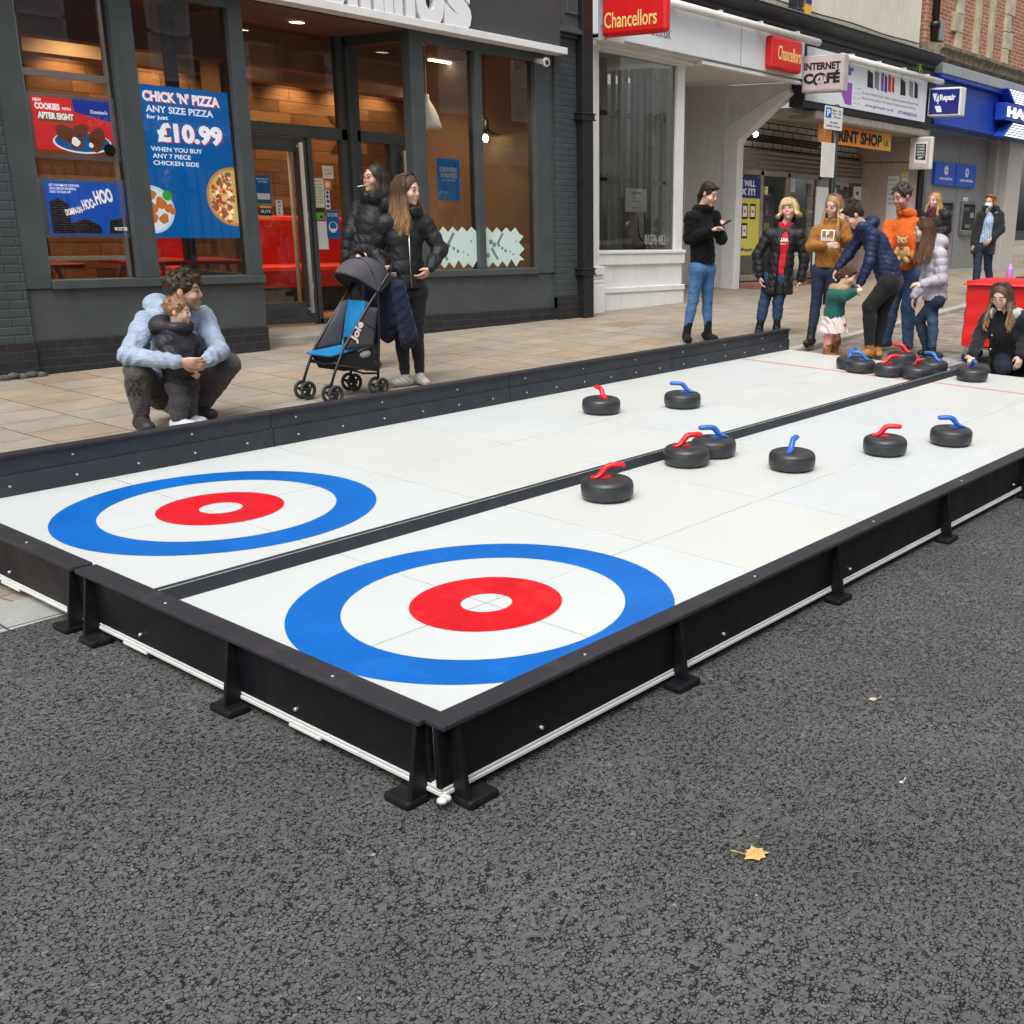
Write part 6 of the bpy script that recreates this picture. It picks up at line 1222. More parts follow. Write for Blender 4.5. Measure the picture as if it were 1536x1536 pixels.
    def hair(s, colr, style='long', length=.35, vox=.006, n=58, seed=1, tip=None, part_=0.0, fringe=0, wave=.010, volume=1.0, back=False, hairline=.055):
        J, hs = s.J, s.hs; H = s.H; r_, f, u = s.hf; rg = np.random.default_rng(seed); locks = []; c0 = J['head']; ln = length * s.S
        lo, hi = c0 - .19 * hs - np.array([0, 0, ln if style in ('long', 'pony') else 0]) - np.array([.05, .05, 0]), c0 + .19 * hs + np.array([.05, .05, 0]); F = Field(lo, hi, vox); vo = volume
        F.ell(H(0, -.022, .034), np.array((.082 * vo, .099, .092 * vo)) * hs, .01, r_, f, u)
        F.ell(H(0, .10, -.035), np.array((.064, .085, .105)) * hs, .012, r_, f, u, sub=True)   # face opening
        dn = np.array([0, 0, -1.])
        if style == 'short':
            for i in range(n * 2):
                q, e = rg.uniform(-math.pi, math.pi), rg.uniform(.0, 1.45); p = np.array([.078 * math.sin(q) * math.cos(e), -.016 + .094 * math.cos(q) * math.cos(e) * -1, .032 + .088 * math.sin(e)])
                if p[1] > .045 and p[2] < hairline: continue
                if p[2] < -.01 and p[1] > -.01: continue
                a = H(*p); d = nrm(.35 * nrm(a - c0) + rg.normal(size=3) * .30 + f * .35 * min(fringe, 1) + dn * .35); e1_ = a + d * rg.uniform(.012, .026) * hs * (1 + .7 * fringe * (p[2] > .06)); F.cap(a, e1_, .0125 * hs, .006 * hs, .0045); locks.append([a, a * .4 + e1_ * .6 + nrm(a - c0) * .008 * hs, e1_ + d * .006 + nrm(a - c0) * .002])
            F.plane(H(0, 0, -.062), -u, .01)
        else:
            back_lim = 1.2 if style != 'long' else 2.05
            if style == 'long':
                for i in range(n):
                    q = (i + rg.random()) / n * 2 - 1; q = q * back_lim; sx, sy = math.sin(q), -math.cos(q); j = rg.uniform(.9, 1.1) * vo
                    P = [H(.02 * sx + part_ * .03, .01, .118), H(.062 * sx * j, -.02 + .055 * sy, .098), H(.084 * sx * j, -.022 + .092 * sy * j, .03), H(.086 * sx * j, -.018 + .09 * sy * j, -.04)]
                    L_ = ln * rg.uniform(.82, 1.0); st = P[-1]; out = nrm(r_ * sx * .6 + f * (sy * .4)); m_ = 7
                    fw = f * max(0, abs(q) - 1.25) * .05 * s.S
                    for k in range(1, m_ + 1):
                        t_ = k / m_; P.append(st + dn * L_ * t_ + out * (.014 * math.sin(t_ * 2.6) + (0.02 if abs(q) > 1.0 else .01) * t_) * s.S + (r_ * math.sin(t_ * 11 + i) + f * math.cos(t_ * 9 + 2 * i)) * wave * t_ * s.S + fw * math.sin(min(t_ * 2.2, 1.57)))
                    rad = [.010, .014, .016, .016] + [.0165 * (1 - .45 * (k / m_) ** 2) for k in range(1, m_ + 1)]; F.chain(P, [x * hs * .86 for x in rad], .004); locks.append(P)
            else:
                F.ell(H(0, -.06, -.01), np.array((.06, .055, .06)) * hs, .02, r_, f, u)
                if style == 'pony':
                    a = H(0, -.105, .005); P = [a]
                    for k in range(1, 8): P.append(a - f * .035 * math.sin(k / 3) * hs + dn * ln * k / 7 + r_ * .01 * math.sin(k))
                    for j in range(7): F.chain([p + rg.normal(size=3) * .008 for p in P], [.016 * hs] * 3 + [.018 * hs] * 3 + [.014 * hs, .006 * hs], .008)
                if style == 'bun': F.ell(H(0, -.075, .118), np.array((.042, .042, .038)) * hs, .008, r_, f, u); [F.cap(H(.03 * math.cos(q), -.075 + .03 * math.sin(q), .11), H(.03 * math.cos(q + 1), -.075 + .03 * math.sin(q + 1), .14), .012 * hs, .012 * hs, .004) for q in range(6)]
                for i in range(46):                    # strands swept back from the hairline
                    q = (i + .5) / 46 * 2 - 1; q *= 2.0; a = H(.072 * math.sin(q), -.01 + .082 * math.cos(q), .045 + .05 * max(0, math.cos(q))); m1 = H(.07 * math.sin(q), -.04 + .03 * math.cos(q), .09); e = H(.01 * math.sin(q), -.10, .02 if style == 'pony' else .09); F.chain([a, m1, e], [.009 * hs, .012 * hs, .012 * hs], .006); locks.append([a, m1, e])
        if fringe and style == 'long':
            for i in range(16):
                x = -.055 + .11 * i / 15; F.chain([H(x * .5, .03, .118), H(x * .9, .075, .095), H(x * 1.1, .094, .045 + .012 * math.sin(i * 2.1))], [.011 * hs, .011 * hs, .006 * hs], .006)
        c1 = np.array(colr); c2 = np.array(tip) if tip is not None else c1 * 1.25
        def cf(v):
            t_ = np.clip((c0[2] - .02 - v[:, 2]) / max(ln, .1), 0, 1)[:, None]; st = .82 + .3 * np.sin(np.arctan2((v - c0) @ r_, -(v - c0) @ f) * 37 + 3 * np.sin(v[:, 2] * 30))[:, None] * .6; return (c1 * (1 - t_) + c2 * t_) * (.85 + .35 * (st - .5))
        o = skinmesh('hair', F, M_HAIR, s.o, cf, 1)
        mb = MB(); short = style == 'short'                # loose strands lying over the locks
        for P in locks:
            for j in range(3 if short else 5):
                off = rg.normal(size=3) * (.006 if short else .010) * hs; out = nrm(P[-1] - c0) * .004; n_ = len(P)
                Q = [np.array(p) + off * (.4 + .6 * i / n_) + nrm(np.array(p) - c0 - u * ((np.array(p) - c0) @ u) * .7) * (.012 if not short else .005) * hs + rg.normal(size=3) * .002 for i, p in enumerate(P)]; mb.tube(Q, [.0016 * hs] * (n_ - 1) + [.0005], 3, cap=False)
        st = mb.build('loose_strands', M_HAIR); st.parent = s.o; v = np.array(mb.v); at = st.data.color_attributes.new('Col', 'FLOAT_COLOR', 'POINT'); at.data.foreach_set('color', np.c_[cf(v) * rg.uniform(.8, 1.5, (len(v) // 3, 1)).repeat(3, 0)[:len(v)] if len(v) % 3 == 0 else cf(v), np.ones(len(v))].astype(np.float32).ravel())
        return o
    def glasses(s, m=None):
        mb = MB()
        for sg in (-1, 1):
            c_ = s.H(sg * .033, .102, .006); r_, f, u = s.hf; mb.tube([c_ + s.hs * (r_ * .024 * math.cos(q) + u * .018 * math.sin(q)) for q in np.linspace(0, math.tau, 17)], .0024, 6); mb.tube([s.H(sg * .056, .10, .01), s.H(sg * .078, .0, .008)], .0022, 5)
        mb.tube([s.H(-.010, .104, .012), s.H(.010, .104, .012)], .0022, 5); o = mb.build('spectacles', m or M_SPEC); o.parent = s.o; return o
    def onchest(s, tgt, rows, m, name='lettering', depth=.0015, fac=None):
        """rows: (text, across m, up m relative to chest, width, height, bold) projected on a garment"""
        me = tgt.data; bv = BVHTree.FromPolygons([v.co[:] for v in me.vertices], [tuple(p.vertices) for p in me.polygons]); f = fac if fac is not None else s.f; g = nrm(np.cross((0, 0, 1), f)); mb = MB()
        for tx, ax, up, wd, ht, bold in rows:
            if tx == '#':                              # outline box
                P = [(0, 0), (1, 0), (1, 1), (0, 1)]; th = .012; quads = []
                for k in range(8):
                    a_, b_ = k / 8, (k + 1) / 8; e, g_ = th / ht, th / wd; quads += [((a_, 0), (b_, 0), (b_, e), (a_, e)), ((a_, 1 - e), (b_, 1 - e), (b_, 1), (a_, 1)), ((0, a_), (g_, a_), (g_, b_), (0, b_)), ((1 - g_, a_), (1, a_), (1, b_), (1 - g_, b_))]
                v = np.array([(*p, 0) for q in quads for p in q]); fc = [tuple(range(4 * i, 4 * i + 4)) for i in range(len(quads))]
            else: v, fc, _ = text_data(tx, bold)
            out = []
            for p in v:
                o_ = s.J['chest'] + g * (ax + p[0] * wd) + np.array([0, 0, up + p[1] * ht]) + f * .5; h_ = bv.ray_cast(Vector(o_), Vector(-f)); q = np.array(h_[0]) if h_[0] is not None else o_ - f * .38; out.append(q + f * (.005 + .001 * p[2]))
            mb.add(out, fc)
        o = mb.build(name, m); o.parent = s.o; return o
BLK, NAVY, JEAN = (.016, .016, .019), (.018, .024, .050), (.045, .085, .17)
def jean(c0, fade, kx):                                # denim, worn paler along the fronts of the thighs
    c0, fade = np.array(c0), np.array(fade)
    def f_(v): t_ = np.clip(blotch(v, 7, kx) * .9 + .25, 0, 1)[:, None]; return c0 * (1 - t_ * .6) + fade * t_ * .6
    return f_
def cloth_finish(c0, a=.2, k=0):  # blotchy tone, varying at random over the garment
    c0 = np.array(c0); return lambda v: c0 * (1 + a * blotch(v, 13, k))[:, None]
# --- crouching man in a pale blue hoodie
p = Person('crouching man in a pale blue hoodie hugging a toddler on the pavement', (258, 640), 1.80, 62, dict(head=(276, 437, .10), neck=(259, 462, .12), shL=(219, 478, .02), shR=(303, 470, .30), chest=(260, 500, .16), waist=(258, 548, .22), pelvis=(258, 588, .24),
    elL=(193, 534, -.16), elR=(329, 527, .02), wrL=(270, 543, -.34), wrR=(311, 541, -.26), hipL=(242, 592, .20), hipR=(278, 590, .26), knL=(206, 557, -.14), knR=(343, 546, .20), anL=(212, 622, -.08), anR=(296, 618, .22)))
p.body((.52, .33, .25), 1.04, 78, -3, hands=dict(L=dict(d=(.95, -.12, -.1), n=(0, 1, .2), curl=30, thumb=-1), R=dict(d=(-.85, -.35, -.35), n=(0, .8, .4), curl=35, thumb=1)), brow=(.03, .02, .015), beard=.35, fem=False)
p.top('hoodie', cloth_finish((.29, .36, .47), .07), M_CLO, None, (.145, .14, .145), (.074, .060, .046), None, .93, (.085, .032, .02), (.095, .10, .02), fs=.85, fold=.006)
kq = p.J['knL'] + np.array([-.03, -.06, -.10])
p.legs('trousers', lambda v: np.where(((np.abs(v[:, 0] - kq[0]) < .045) & (np.abs(v[:, 2] - kq[2]) < .06) & (v[:, 1] < kq[1] + .05) & (np.sin(v[:, 0] * 190 + 5 * np.sin(v[:, 2] * 90)) > -.1))[:, None], np.array((.012, .012, .013)), cloth_finish((.080, .074, .076), .15)(v)), M_CLO, (.100, .080, .058), .90, fold=.003)
for k, d in (('L', (.25, -1)), ('R', (.6, -.8))): p.shoe(k, d, (.035, .033, .03), M_SHOE, (.30, .26, .20), .044, ln=.19)
p.hair((.045, .028, .018), 'short', n=90, fringe=1.2, seed=3, hairline=.06)
# --- toddler
p = Person('toddler in a black hooded puffer coat held by the crouching man', (277, 636), .92, 60, dict(head=(267, 468, -.16), neck=(264, 494, -.13), shL=(249, 512, -.24), shR=(284, 510, -.08), chest=(267, 526, -.17), waist=(270, 552, -.17), pelvis=(273, 574, -.17), elL=(259, 540, -.30), elR=(294, 536, -.06), wrL=(284, 556, -.28), wrR=(296, 556, -.14), knL=(270, 600, -.22), knR=(281, 600, -.12), anL=(268, 628, -.22), anR=(284, 628, -.12)))
p.body((.62, .42, .34), 1.42, 74, -4, hands=dict(L=dict(s=1.1), R=dict(s=1.1)), brow=(.25, .15, .08), lip=(.6, .3, .28), vox=.0058)
p.top('puffer_coat', cloth_finish((.020, .019, .026), .2), M_NYL, p.J['pelvis'][2] - .10, (.235, .22, .20), (.120, .108, .085), (.014, .075), .98, (.14, .05, .05), (.19, .16, .04), fs=.85, vox=.007, neck_r=.10)
p.legs('trousers', cloth_finish((.055, .055, .058), .15), M_CLO, (.15, .12, .095), .98, fold=.006, vox=.007)
for k in 'LR': p.shoe(k, (.7, -.6), (.55, .57, .62), M_SHOE, (.60, .60, .60), .078, ln=.24)
p.hair((.26, .15, .075), 'short', n=80, fringe=1.0, seed=5, hairline=.075)
# --- woman in glasses with a cigarette
p = Person('woman in red glasses and an open black puffer jacket, cigarette in her mouth', (552, 552), 1.69, -42, dict(head=(562, 268, 0), neck=(567, 297, .03), shL=(538, 309), shR=(592, 304), chest=(556, 336, 0), waist=(548, 376, 0), pelvis=(546, 408, 0), elL=(524, 352, -.02), elR=(590, 366, -.02), wrL=(519, 392, -.05), wrR=(553, 382, -.22), knL=(545, 480), knR=(560, 478), anL=(542, 540), anR=(561, 538)))
p.body((.56, .36, .29), 1.02, -58, 2, hands=dict(R=dict(d=(-.9, -.3, .0), n=(0, .2, -1), curl=62, thumb=1)), brow=(.05, .03, .02))
p.top('puffer_jacket', cloth_finish((.0105, .0105, .0125), .2), M_NYL, p.J['pelvis'][2] - .04, (.185, .155, .150), (.074, .064, .052), (.010, .085), .95, (.10, .042, .015), (.095, .085, .02), fs=.82, tail=p.px(538, 405, .02))
p.top('hood_lining', cloth_finish((.17, .24, .21), .1), M_CLO, p.J['chest'][2] - .02, (.10, .10, .10), (.04, .03, .03), None, .02, (.086, .034, .025), fs=.9, openw=(.02, .03, 0), arms='')
p.legs('trousers', BLK, M_DEN)
for k in 'LR': p.shoe(k, (-.6, -.8), (.03, .03, .03), M_SHOE)
p.hair((.035, .025, .020), 'long', .15, n=46, seed=8, wave=.004); p.glasses()
mb = MB(); mb.tube([p.H(.012, .092, -.062), p.H(.035, .150, -.078)], .0042, 7); o = mb.build('cigarette', M_PAPER); o.matrix_world = p.mw; tag(o, 'white cigarette held in the lips of the woman in glasses', 'cigarette')
# --- long haired woman beside the pushchair
p = Person('woman with long highlighted hair, black puffer jacket and leggings behind the pushchair', (617, 578), 1.66, 14, dict(head=(612, 285, -.02), neck=(609, 318, .02), shL=(577, 331), shR=(637, 331), chest=(607, 356, 0), waist=(609, 400, 0), pelvis=(611, 432, 0), elL=(562, 378, .02), elR=(660, 374, .03), wrL=(576, 402, -.14), wrR=(645, 403, -.10), knL=(602, 503), knR=(625, 502), anL=(608, 562), anR=(630, 560)))
p.body((.58, .38, .29), 1.0, 55, -7, hands=dict(L=dict(curl=50), R=dict(d=(-.7, -.1, -.7), curl=30)))
p.top('puffer_jacket', cloth_finish((.013, .013, .0165), .2), M_NYL, p.J['pelvis'][2] + .0, (.150, .142, .142), (.074, .068, .052), (.010, .115), .93, (.098, .036, .02), (.10, .09, .02), fs=.82)
mb = MB(); f_ = p.f; mb.tube([p.J['chest'] + f_ * .142 + np.array([0, 0, .05]), p.J['waist'] + f_ * .142, p.J['pelvis'] + f_ * .142 + np.array([0, 0, .01])], .0045, 6); o = mb.build('zip', M_STEEL); o.parent = p.o
p.legs('leggings', cloth_finish((.014, .014, .018), .1), M_CLO, (.090, .060, .042), .97, fold=.0015)
TR = lambda v: np.where((np.sin(v[:, 0] * 130 + v[:, 2] * 160) > .25)[:, None], np.array((.50, .48, .45)), np.array((.38, .36, .34)))
p.shoe('L', (-.75, -.6), TR, M_SHOE, (.56, .55, .53), .038, ln=.18); p.shoe('R', (.35, -.9), TR, M_SHOE, (.56, .55, .53), .038, ln=.18)
p.hair((.085, .050, .030), 'long', .33, n=74, seed=2, tip=(.42, .26, .12), wave=.012, volume=1.08, part_=.3)
# --- woman with a phone
p = Person('woman in a black fur jacket and blue jeans looking down at her phone', (1046, 513), 1.72, 50, dict(head=(1064, 291, -.02), neck=(1054, 312, .02), shL=(1036, 322), shR=(1072, 320), chest=(1053, 346, 0), waist=(1054, 378, 0), pelvis=(1054, 401, 0), elL=(1034, 358, -.12), elR=(1082, 358, .10), wrL=(1066, 347, -.20), wrR=(1078, 346, -.12), knL=(1040, 450), knR=(1061, 449), anL=(1030, 500), anR=(1062, 497)))
p.body((.60, .40, .32), 1.0, 56, -22, hands=dict(L=dict(d=(.9, -.1, .45), n=(.4, -.3, -.8), curl=30, thumb=-1), R=dict(d=(.5, -.5, .5), n=(-.4, -.2, .8), curl=45, thumb=1)), brow=(.03, .02, .02), lip=(.55, .16, .16))
p.top('fur_jacket', cloth_finish((.0075, .007, .0075), .2), M_FUR, p.J['pelvis'][2] + .05, (.150, .140, .135), (.072, .066, .055), None, .93, (.085, .030, .005), fs=.85, fold=.007, slope=.035)
p.legs('jeans', jean((.05, .135, .29), (.12, .25, .44), 1), M_DEN, (.094, .062, .044), .86, fold=.002)
for k, d in (('L', (.25, -.9)), ('R', (.7, -.6))): p.shoe(k, d, (.012, .011, .012), M_FUR, (.015, .015, .015), .040, .11, .03, .165)
p.hair((.030, .018, .015), 'pony', .20, seed=4)
q_ = p.px(1087, 336, -.20); mb = MB(); mb.obox(q_, (.062, -.02, .040), (.012, .036, .0), (-.004, .0, .005)); o = mb.build('mobile_phone', [M_BLK], bevel=.004); o.matrix_world = p.mw; tag(o, 'dark mobile phone held by the woman in the black fur jacket', 'phone')
# --- blonde woman in red top and long black coat
p = Person('blonde woman in an open black padded coat over a red top and tall boots', (1153, 503), 1.67, -8, dict(head=(1183, 314, 0), neck=(1179, 336, .03), shL=(1153, 346), shR=(1199, 346), chest=(1175, 364, 0), waist=(1171, 394, 0), pelvis=(1167, 415, 0), elL=(1136, 383, 0), elR=(1207, 389, 0), wrL=(1140, 415, -.04), wrR=(1201, 421, -.02), knL=(1146, 455), knR=(1167, 453), anL=(1139, 493), anR=(1165, 491)))
p.body((.60, .40, .32), 1.03, -14, 6, 8, brow=(.22, .15, .09))
sw = p.top('red_top', cloth_finish((.56, .014, .030), .08), M_CLO, p.J['pelvis'][2] + .03, (.135, .125, .130), (.05, .045, .04), None, .3, (.072, .016, .0), fs=.76)
p.top('padded_coat', cloth_finish((.012, .012, .014), .2), M_NYL, p.J['pelvis'][2] - .20, (.190, .155, .145), (.074, .066, .056), (.010, .08), .92, None, (.115, .10, .02), fs=.80, tail=p.J['pelvis'] + np.array([0, .0, -.18]), openw=(.055, .062, .03), slope=.045)
p.onchest(sw, [('ALMA', -.045, .015, .115, .042, .03), ('FRANCE', -.02, -.02, .07, .014, .01)], M_WTXT)
p.legs('jeans', jean((.022, .045, .105), (.05, .09, .18), 2), M_DEN, (.100, .070, .055), .6)
for k in 'LR': p.shoe(k, (-.15 if k == 'L' else .1, -1), (.010, .010, .011), M_SHOE, (.012, .012, .012), .043, .33, .02, .165)
p.hair((.50, .37, .19), 'long', .045, n=70, seed=9, fringe=1, wave=.004, volume=1.05, tip=(.55, .43, .25))
# --- girl in a mustard sweatshirt
p = Person('girl in a mustard sweatshirt holding one hand to her ear', (1234, 519), 1.66, -14, dict(head=(1250, 309, -.03), neck=(1248, 330, .02), shL=(1226, 341), shR=(1266, 339), chest=(1245, 356, 0), waist=(1242, 384, 0), pelvis=(1240, 404, 0), elL=(1216, 370, -.02), elR=(1271, 357, -.12), wrL=(1239, 368, -.20), wrR=(1265, 331, -.10), knL=(1224, 456), knR=(1246, 454), anL=(1216, 507, -.05), anR=(1255, 508, .08)))
p.body((.62, .42, .33), 1.0, -32, -16, -8, hands=dict(L=dict(d=(.95, -.1, .05), n=(0, 1, 0), curl=25, thumb=-1), R=dict(d=(-.1, .1, 1), n=(-.6, .8, 0), curl=30, thumb=1)), brow=(.18, .11, .06))
sw = p.top('sweatshirt', cloth_finish((.30, .125, .022), .07), M_CLO, p.J['pelvis'][2] + .02, (.145, .142, .138), (.070, .060, .044), None, .94, (.078, .018, .0), fs=.80, fold=.006, slope=.04)
p.onchest(sw, [('#', -.075, -.035, .15, .115, 0), ('F', -.018, .012, .035, .05, .03), ('FENDI', -.060, -.025, .125, .026, .03)], M_WTXT)
p.legs('jeans', jean((.018, .028, .055), (.03, .045, .08), 3), M_DEN, (.096, .064, .046), .96, fold=.002)
p.shoe('L', (-.4, -.9), BLK, M_SHOE, (.015, .015, .015), .042, .12, .02); p.shoe('R', (.1, -1), BLK, M_SHOE, (.015, .015, .015), .042, .12, .02)
p.hair((.33, .21, .105), 'long', .30, n=60, seed=12, tip=(.48, .32, .16), wave=.008, volume=1.02)
# --- small girl in a green coat
p = Person('small girl in a dark green coat with a tan collar and pink tights', (1247, 532, .05), 1.02, 72, dict(head=(1273, 414, -.02), neck=(1260, 431, 0), shL=(1249, 441, -.09), shR=(1262, 439, .09), chest=(1254, 449, 0), waist=(1251, 470, 0), pelvis=(1250, 485, 0), elL=(1268, 444, -.14), elR=(1276, 437, .10), wrL=(1281, 438, -.16), wrR=(1284, 432, .02), knL=(1243, 506, -.05), knR=(1254, 503, .06), anL=(1241, 526, -.05), anR=(1253, 518, .07)))
p.body((.62, .42, .34), 1.32, 78, -26, hands=dict(L=dict(s=1.1), R=dict(s=1.1)), vox=.006)
p.top('green_coat', cloth_finish((.008, .085, .070), .06), M_CLO, p.J['pelvis'][2] + .0, (.225, .195, .18), (.105, .09, .075), None, .95, None, None, fs=.85, flare=1.0, vox=.007, tail=p.J['pelvis'] + np.array([0, 0, -.03]))
p.top('tan_collar', cloth_finish((.36, .235, .13), .12), M_FUR, p.J['neck'][2] - .10, (.10, .10, .12), (.05, .03, .03), None, .02, (.125, .055, .0), None, fs=.9, vox=.006, arms='', fold=.006)
rg = np.random.default_rng(4); dots = rg.normal(size=(40, 3)) * .11
def floral(v):
    q = v - p.J['pelvis']; d = np.min(np.linalg.norm(q[:, None] - dots[None] * (1.4, 1.4, 1) - np.array([0, 0, -.06]), axis=-1), axis=1); return np.where((d < .022)[:, None], np.array((.25, .06, .06)), np.array((.62, .52, .50)))
F = Field(p.J['pelvis'] - .25, p.J['pelvis'] + .2, .007); F.cap(p.J['pelvis'], p.J['pelvis'] - np.array([0, 0, .10]), .14, .165, .02, fold=.012); F.plane(p.J['pelvis'] - np.array([0, 0, .095]), (0, 0, -1)); skinmesh('floral_dress', F, M_CLO, p.o, floral)
p.legs('tights', (.58, .25, .25), M_CLO, (.095, .075, .060), 1.0, vox=.007, seat=.15, fold=.002)
for k in 'LR': p.shoe(k, (.9, -.35), (.20, .085, .035), M_SHOE, (.06, .035, .02), .062, .10, .0, .22)
p.hair((.075, .040, .025), 'pony', .12, seed=6, volume=1.04)
# --- woman bending over in a navy jacket
p = Person('woman with a dark bun bending forwards in a navy quilted jacket and tan boots', (1310, 538), 1.70, -72, dict(head=(1280, 323, -.05), neck=(1296, 340, 0), shL=(1310, 350, -.14), shR=(1295, 347, .14), chest=(1315, 368, 0), waist=(1329, 398, 0), pelvis=(1337, 420, 0), elL=(1304, 394, -.18), elR=(1272, 382, .12), wrL=(1290, 425, -.16), wrR=(1258, 402, .10), hipL=(1334, 424, -.08), hipR=(1339, 422, .10), knL=(1304, 460, -.08), knR=(1324, 462, .10), anL=(1304, 517, -.07), anR=(1316, 520, .08)))
p.body((.58, .38, .30), 1.0, -74, -42, hands=dict(L=dict(d=(-.45, -.1, -.85), n=(.6, 0, -.3), curl=55), R=dict(d=(-.5, .1, -.8), curl=40)), brow=(.03, .02, .02))
p.top('quilted_jacket', cloth_finish((.012, .020, .062), .2), M_NYL, None, (.155, .146, .140), (.070, .060, .048), (.008, .05), .95, (.090, .036, .02), (.095, .085, .05), fs=.84, tail=p.px(1333, 413, 0))
p.legs('trousers', cloth_finish((.010, .010, .011), .1), M_CLO, (.112, .078, .056), .97, fold=.002, seat=.125)
for k, d in (('L', (-.55, -.6)), ('R', (.2, -1))): p.shoe(k, d, (.34, .155, .045), M_SHOE, (.10, .06, .03), .044, .10, .04, .165)
p.hair((.030, .020, .018), 'bun', .1, seed=7)
# --- man in an orange jumper with a teddy bear
p = Person('man in an orange zip neck jumper cradling a teddy bear', (1344, 524), 1.80, -30, dict(head=(1353, 295, -.03), neck=(1361, 321, .03), shL=(1334, 334), shR=(1387, 330), chest=(1361, 354, 0), waist=(1363, 385, 0), pelvis=(1361, 408, 0), elL=(1330, 378, -.06), elR=(1385, 376, -.04), wrL=(1342, 395, -.22), wrR=(1366, 388, -.22), knL=(1338, 458), knR=(1362, 460), anL=(1329, 509, .10), anR=(1362, 517, -.04)))
p.body((.50, .30, .22), 1.02, -48, -20, hands=dict(L=dict(d=(.8, -.2, .1), curl=40), R=dict(d=(-.85, -.2, .1), n=(0, .9, .2), curl=38)), brow=(.06, .045, .04), beard=.25, fem=False)
p.top('jumper', cloth_finish((.62, .115, .012), .06), M_CLO, p.J['pelvis'][2] + .02, (.155, .152, .155), (.076, .062, .046), None, .95, (.080, .022, .03), fs=.78, fold=.005, slope=.045)
p.legs('jeans', jean((.035, .075, .16), (.10, .17, .28), 4), M_DEN, (.108, .078, .060), .97, fold=.004)
for k, d in (('L', (-.5, -.8)), ('R', (-.2, -1))): p.shoe(k, d, (.025, .05, .10), M_SHOE, (.35, .36, .38), .045, ln=.19)
p.hair((.055, .042, .036), 'short', n=60, fringe=.1, seed=10, hairline=.085)
tb = p.px(1354, 372, -.26); T_ = thing('teddy_bear', 'small light brown teddy bear held against the orange jumper', 'teddy bear', mw=p.mw @ Matrix.Translation(tb.tolist()))
F = Field((-.16, -.13, -.17), (.16, .13, .17), .006); F.ell((.01, 0, -.055), (.062, .055, .075), .02); F.ell((-.01, -.01, .062), (.056, .05, .05), .015); F.ell((-.02, -.055, .052), (.026, .024, .022), .01)
for sg in (-1, 1): F.ell((-.01 + sg * .046, 0, .108), (.02, .012, .02), .008); F.cap((sg * .05, -.02, -.01), (sg * .075, -.045, -.07), .024, .022, .012); F.cap((sg * .04, -.03, -.115), (sg * .06, -.085, -.135), .028, .026, .012)
skinmesh('fur_body', F, M_FUR, T_, lambda v: np.where(((np.linalg.norm(v - np.array((-.02, -.078, .060)), axis=1) < .012) | (np.linalg.norm(v - np.array((-.034, -.052, .080)), axis=1) < .010) | (np.linalg.norm(v - np.array((.006, -.052, .080)), axis=1) < .010))[:, None], np.array((.03, .018, .012)), np.array((.44, .28, .13)) * (1 + .12 * blotch(v, 60))[:, None]))
mb = MB(); mb.obox((-.012, -.056, .005), (.022, 0, 0), (0, .006, 0), (0, 0, .010)); o = mb.build('red_bow', M_PRED, bevel=.004); o.parent = T_
# --- girl in a lilac padded jacket
p = Person('girl in a lilac grey padded jacket with long brown hair, pointing down', (1402, 537), 1.52, -70, dict(head=(1385, 345, -.03), neck=(1396, 368, 0), shL=(1411, 379, -.13), shR=(1396, 377, .13), chest=(1404, 394, 0), waist=(1404, 424, 0), pelvis=(1402, 446, 0), elL=(1412, 419, -.17), elR=(1388, 420, .10), wrL=(1384, 426, -.20), wrR=(1371, 445, .02), knL=(1399, 483, -.05), knR=(1379, 481, .08), anL=(1398, 524, -.05), anR=(1390, 523, .10)))
p.body((.62, .42, .33), 1.08, -80, -14, hands=dict(L=dict(d=(-.95, -.1, .0), n=(0, .3, -.9), curl=30), R=dict(d=(-.15, -.1, -1), curl=25)), brow=(.10, .06, .04))
p.top('padded_jacket', cloth_finish((.40, .385, .435), .06), M_NYL, p.J['pelvis'][2] - .03, (.172, .152, .145), (.076, .068, .056), (.010, .075), .96, None, (.13, .10, .035), fs=.84)
p.legs('jeans', jean((.022, .038, .075), (.06, .10, .16), 5), M_DEN, (.094, .066, .052), .98, fold=.003)
p.shoe('L', (.75, -.5), BLK, M_SHOE, (.55, .55, .54), .042, .03, 0, .175); p.shoe('R', (-.5, -.7), BLK, M_SHOE, (.55, .55, .54), .042, .03, 0, .175)
p.hair((.085, .048, .028), 'long', .34, n=60, seed=14, wave=.006, tip=(.17, .10, .055))
# --- blonde woman in a scarf near the cash machines
p = Person('blonde woman in a maroon checked scarf by the cash machines', (1405, 461), 1.66, -30, dict(head=(1402, 301), neck=(1405, 315, .02), shL=(1388, 320), shR=(1419, 319), chest=(1404, 333, 0), waist=(1405, 354, 0), pelvis=(1405, 369, 0), elL=(1385, 345, -.02), elR=(1420, 344, -.02), wrL=(1396, 352, -.2), wrR=(1408, 352, -.2), knL=(1399, 408), knR=(1411, 408), anL=(1399, 452), anR=(1411, 451)))
p.body((.60, .40, .32), 1.02, -34, -2, vox=.009)
p.top('black_jacket', cloth_finish((.014, .013, .014), .15), M_NYL, p.J['pelvis'][2] + .0, (.16, .155, .155), (.085, .075, .058), (.01, .08), .94, None, fs=.82, vox=.010, slope=.04)
chk = lambda v: np.where(((np.sin(v[:, 2] * 70) > .3) ^ (np.sin(v[:, 0] * 70) > .3))[:, None], np.array((.12, .018, .022)), np.array((.05, .014, .016)))
F = Field(p.J['chest'] - .25, p.J['neck'] + .2, .009)
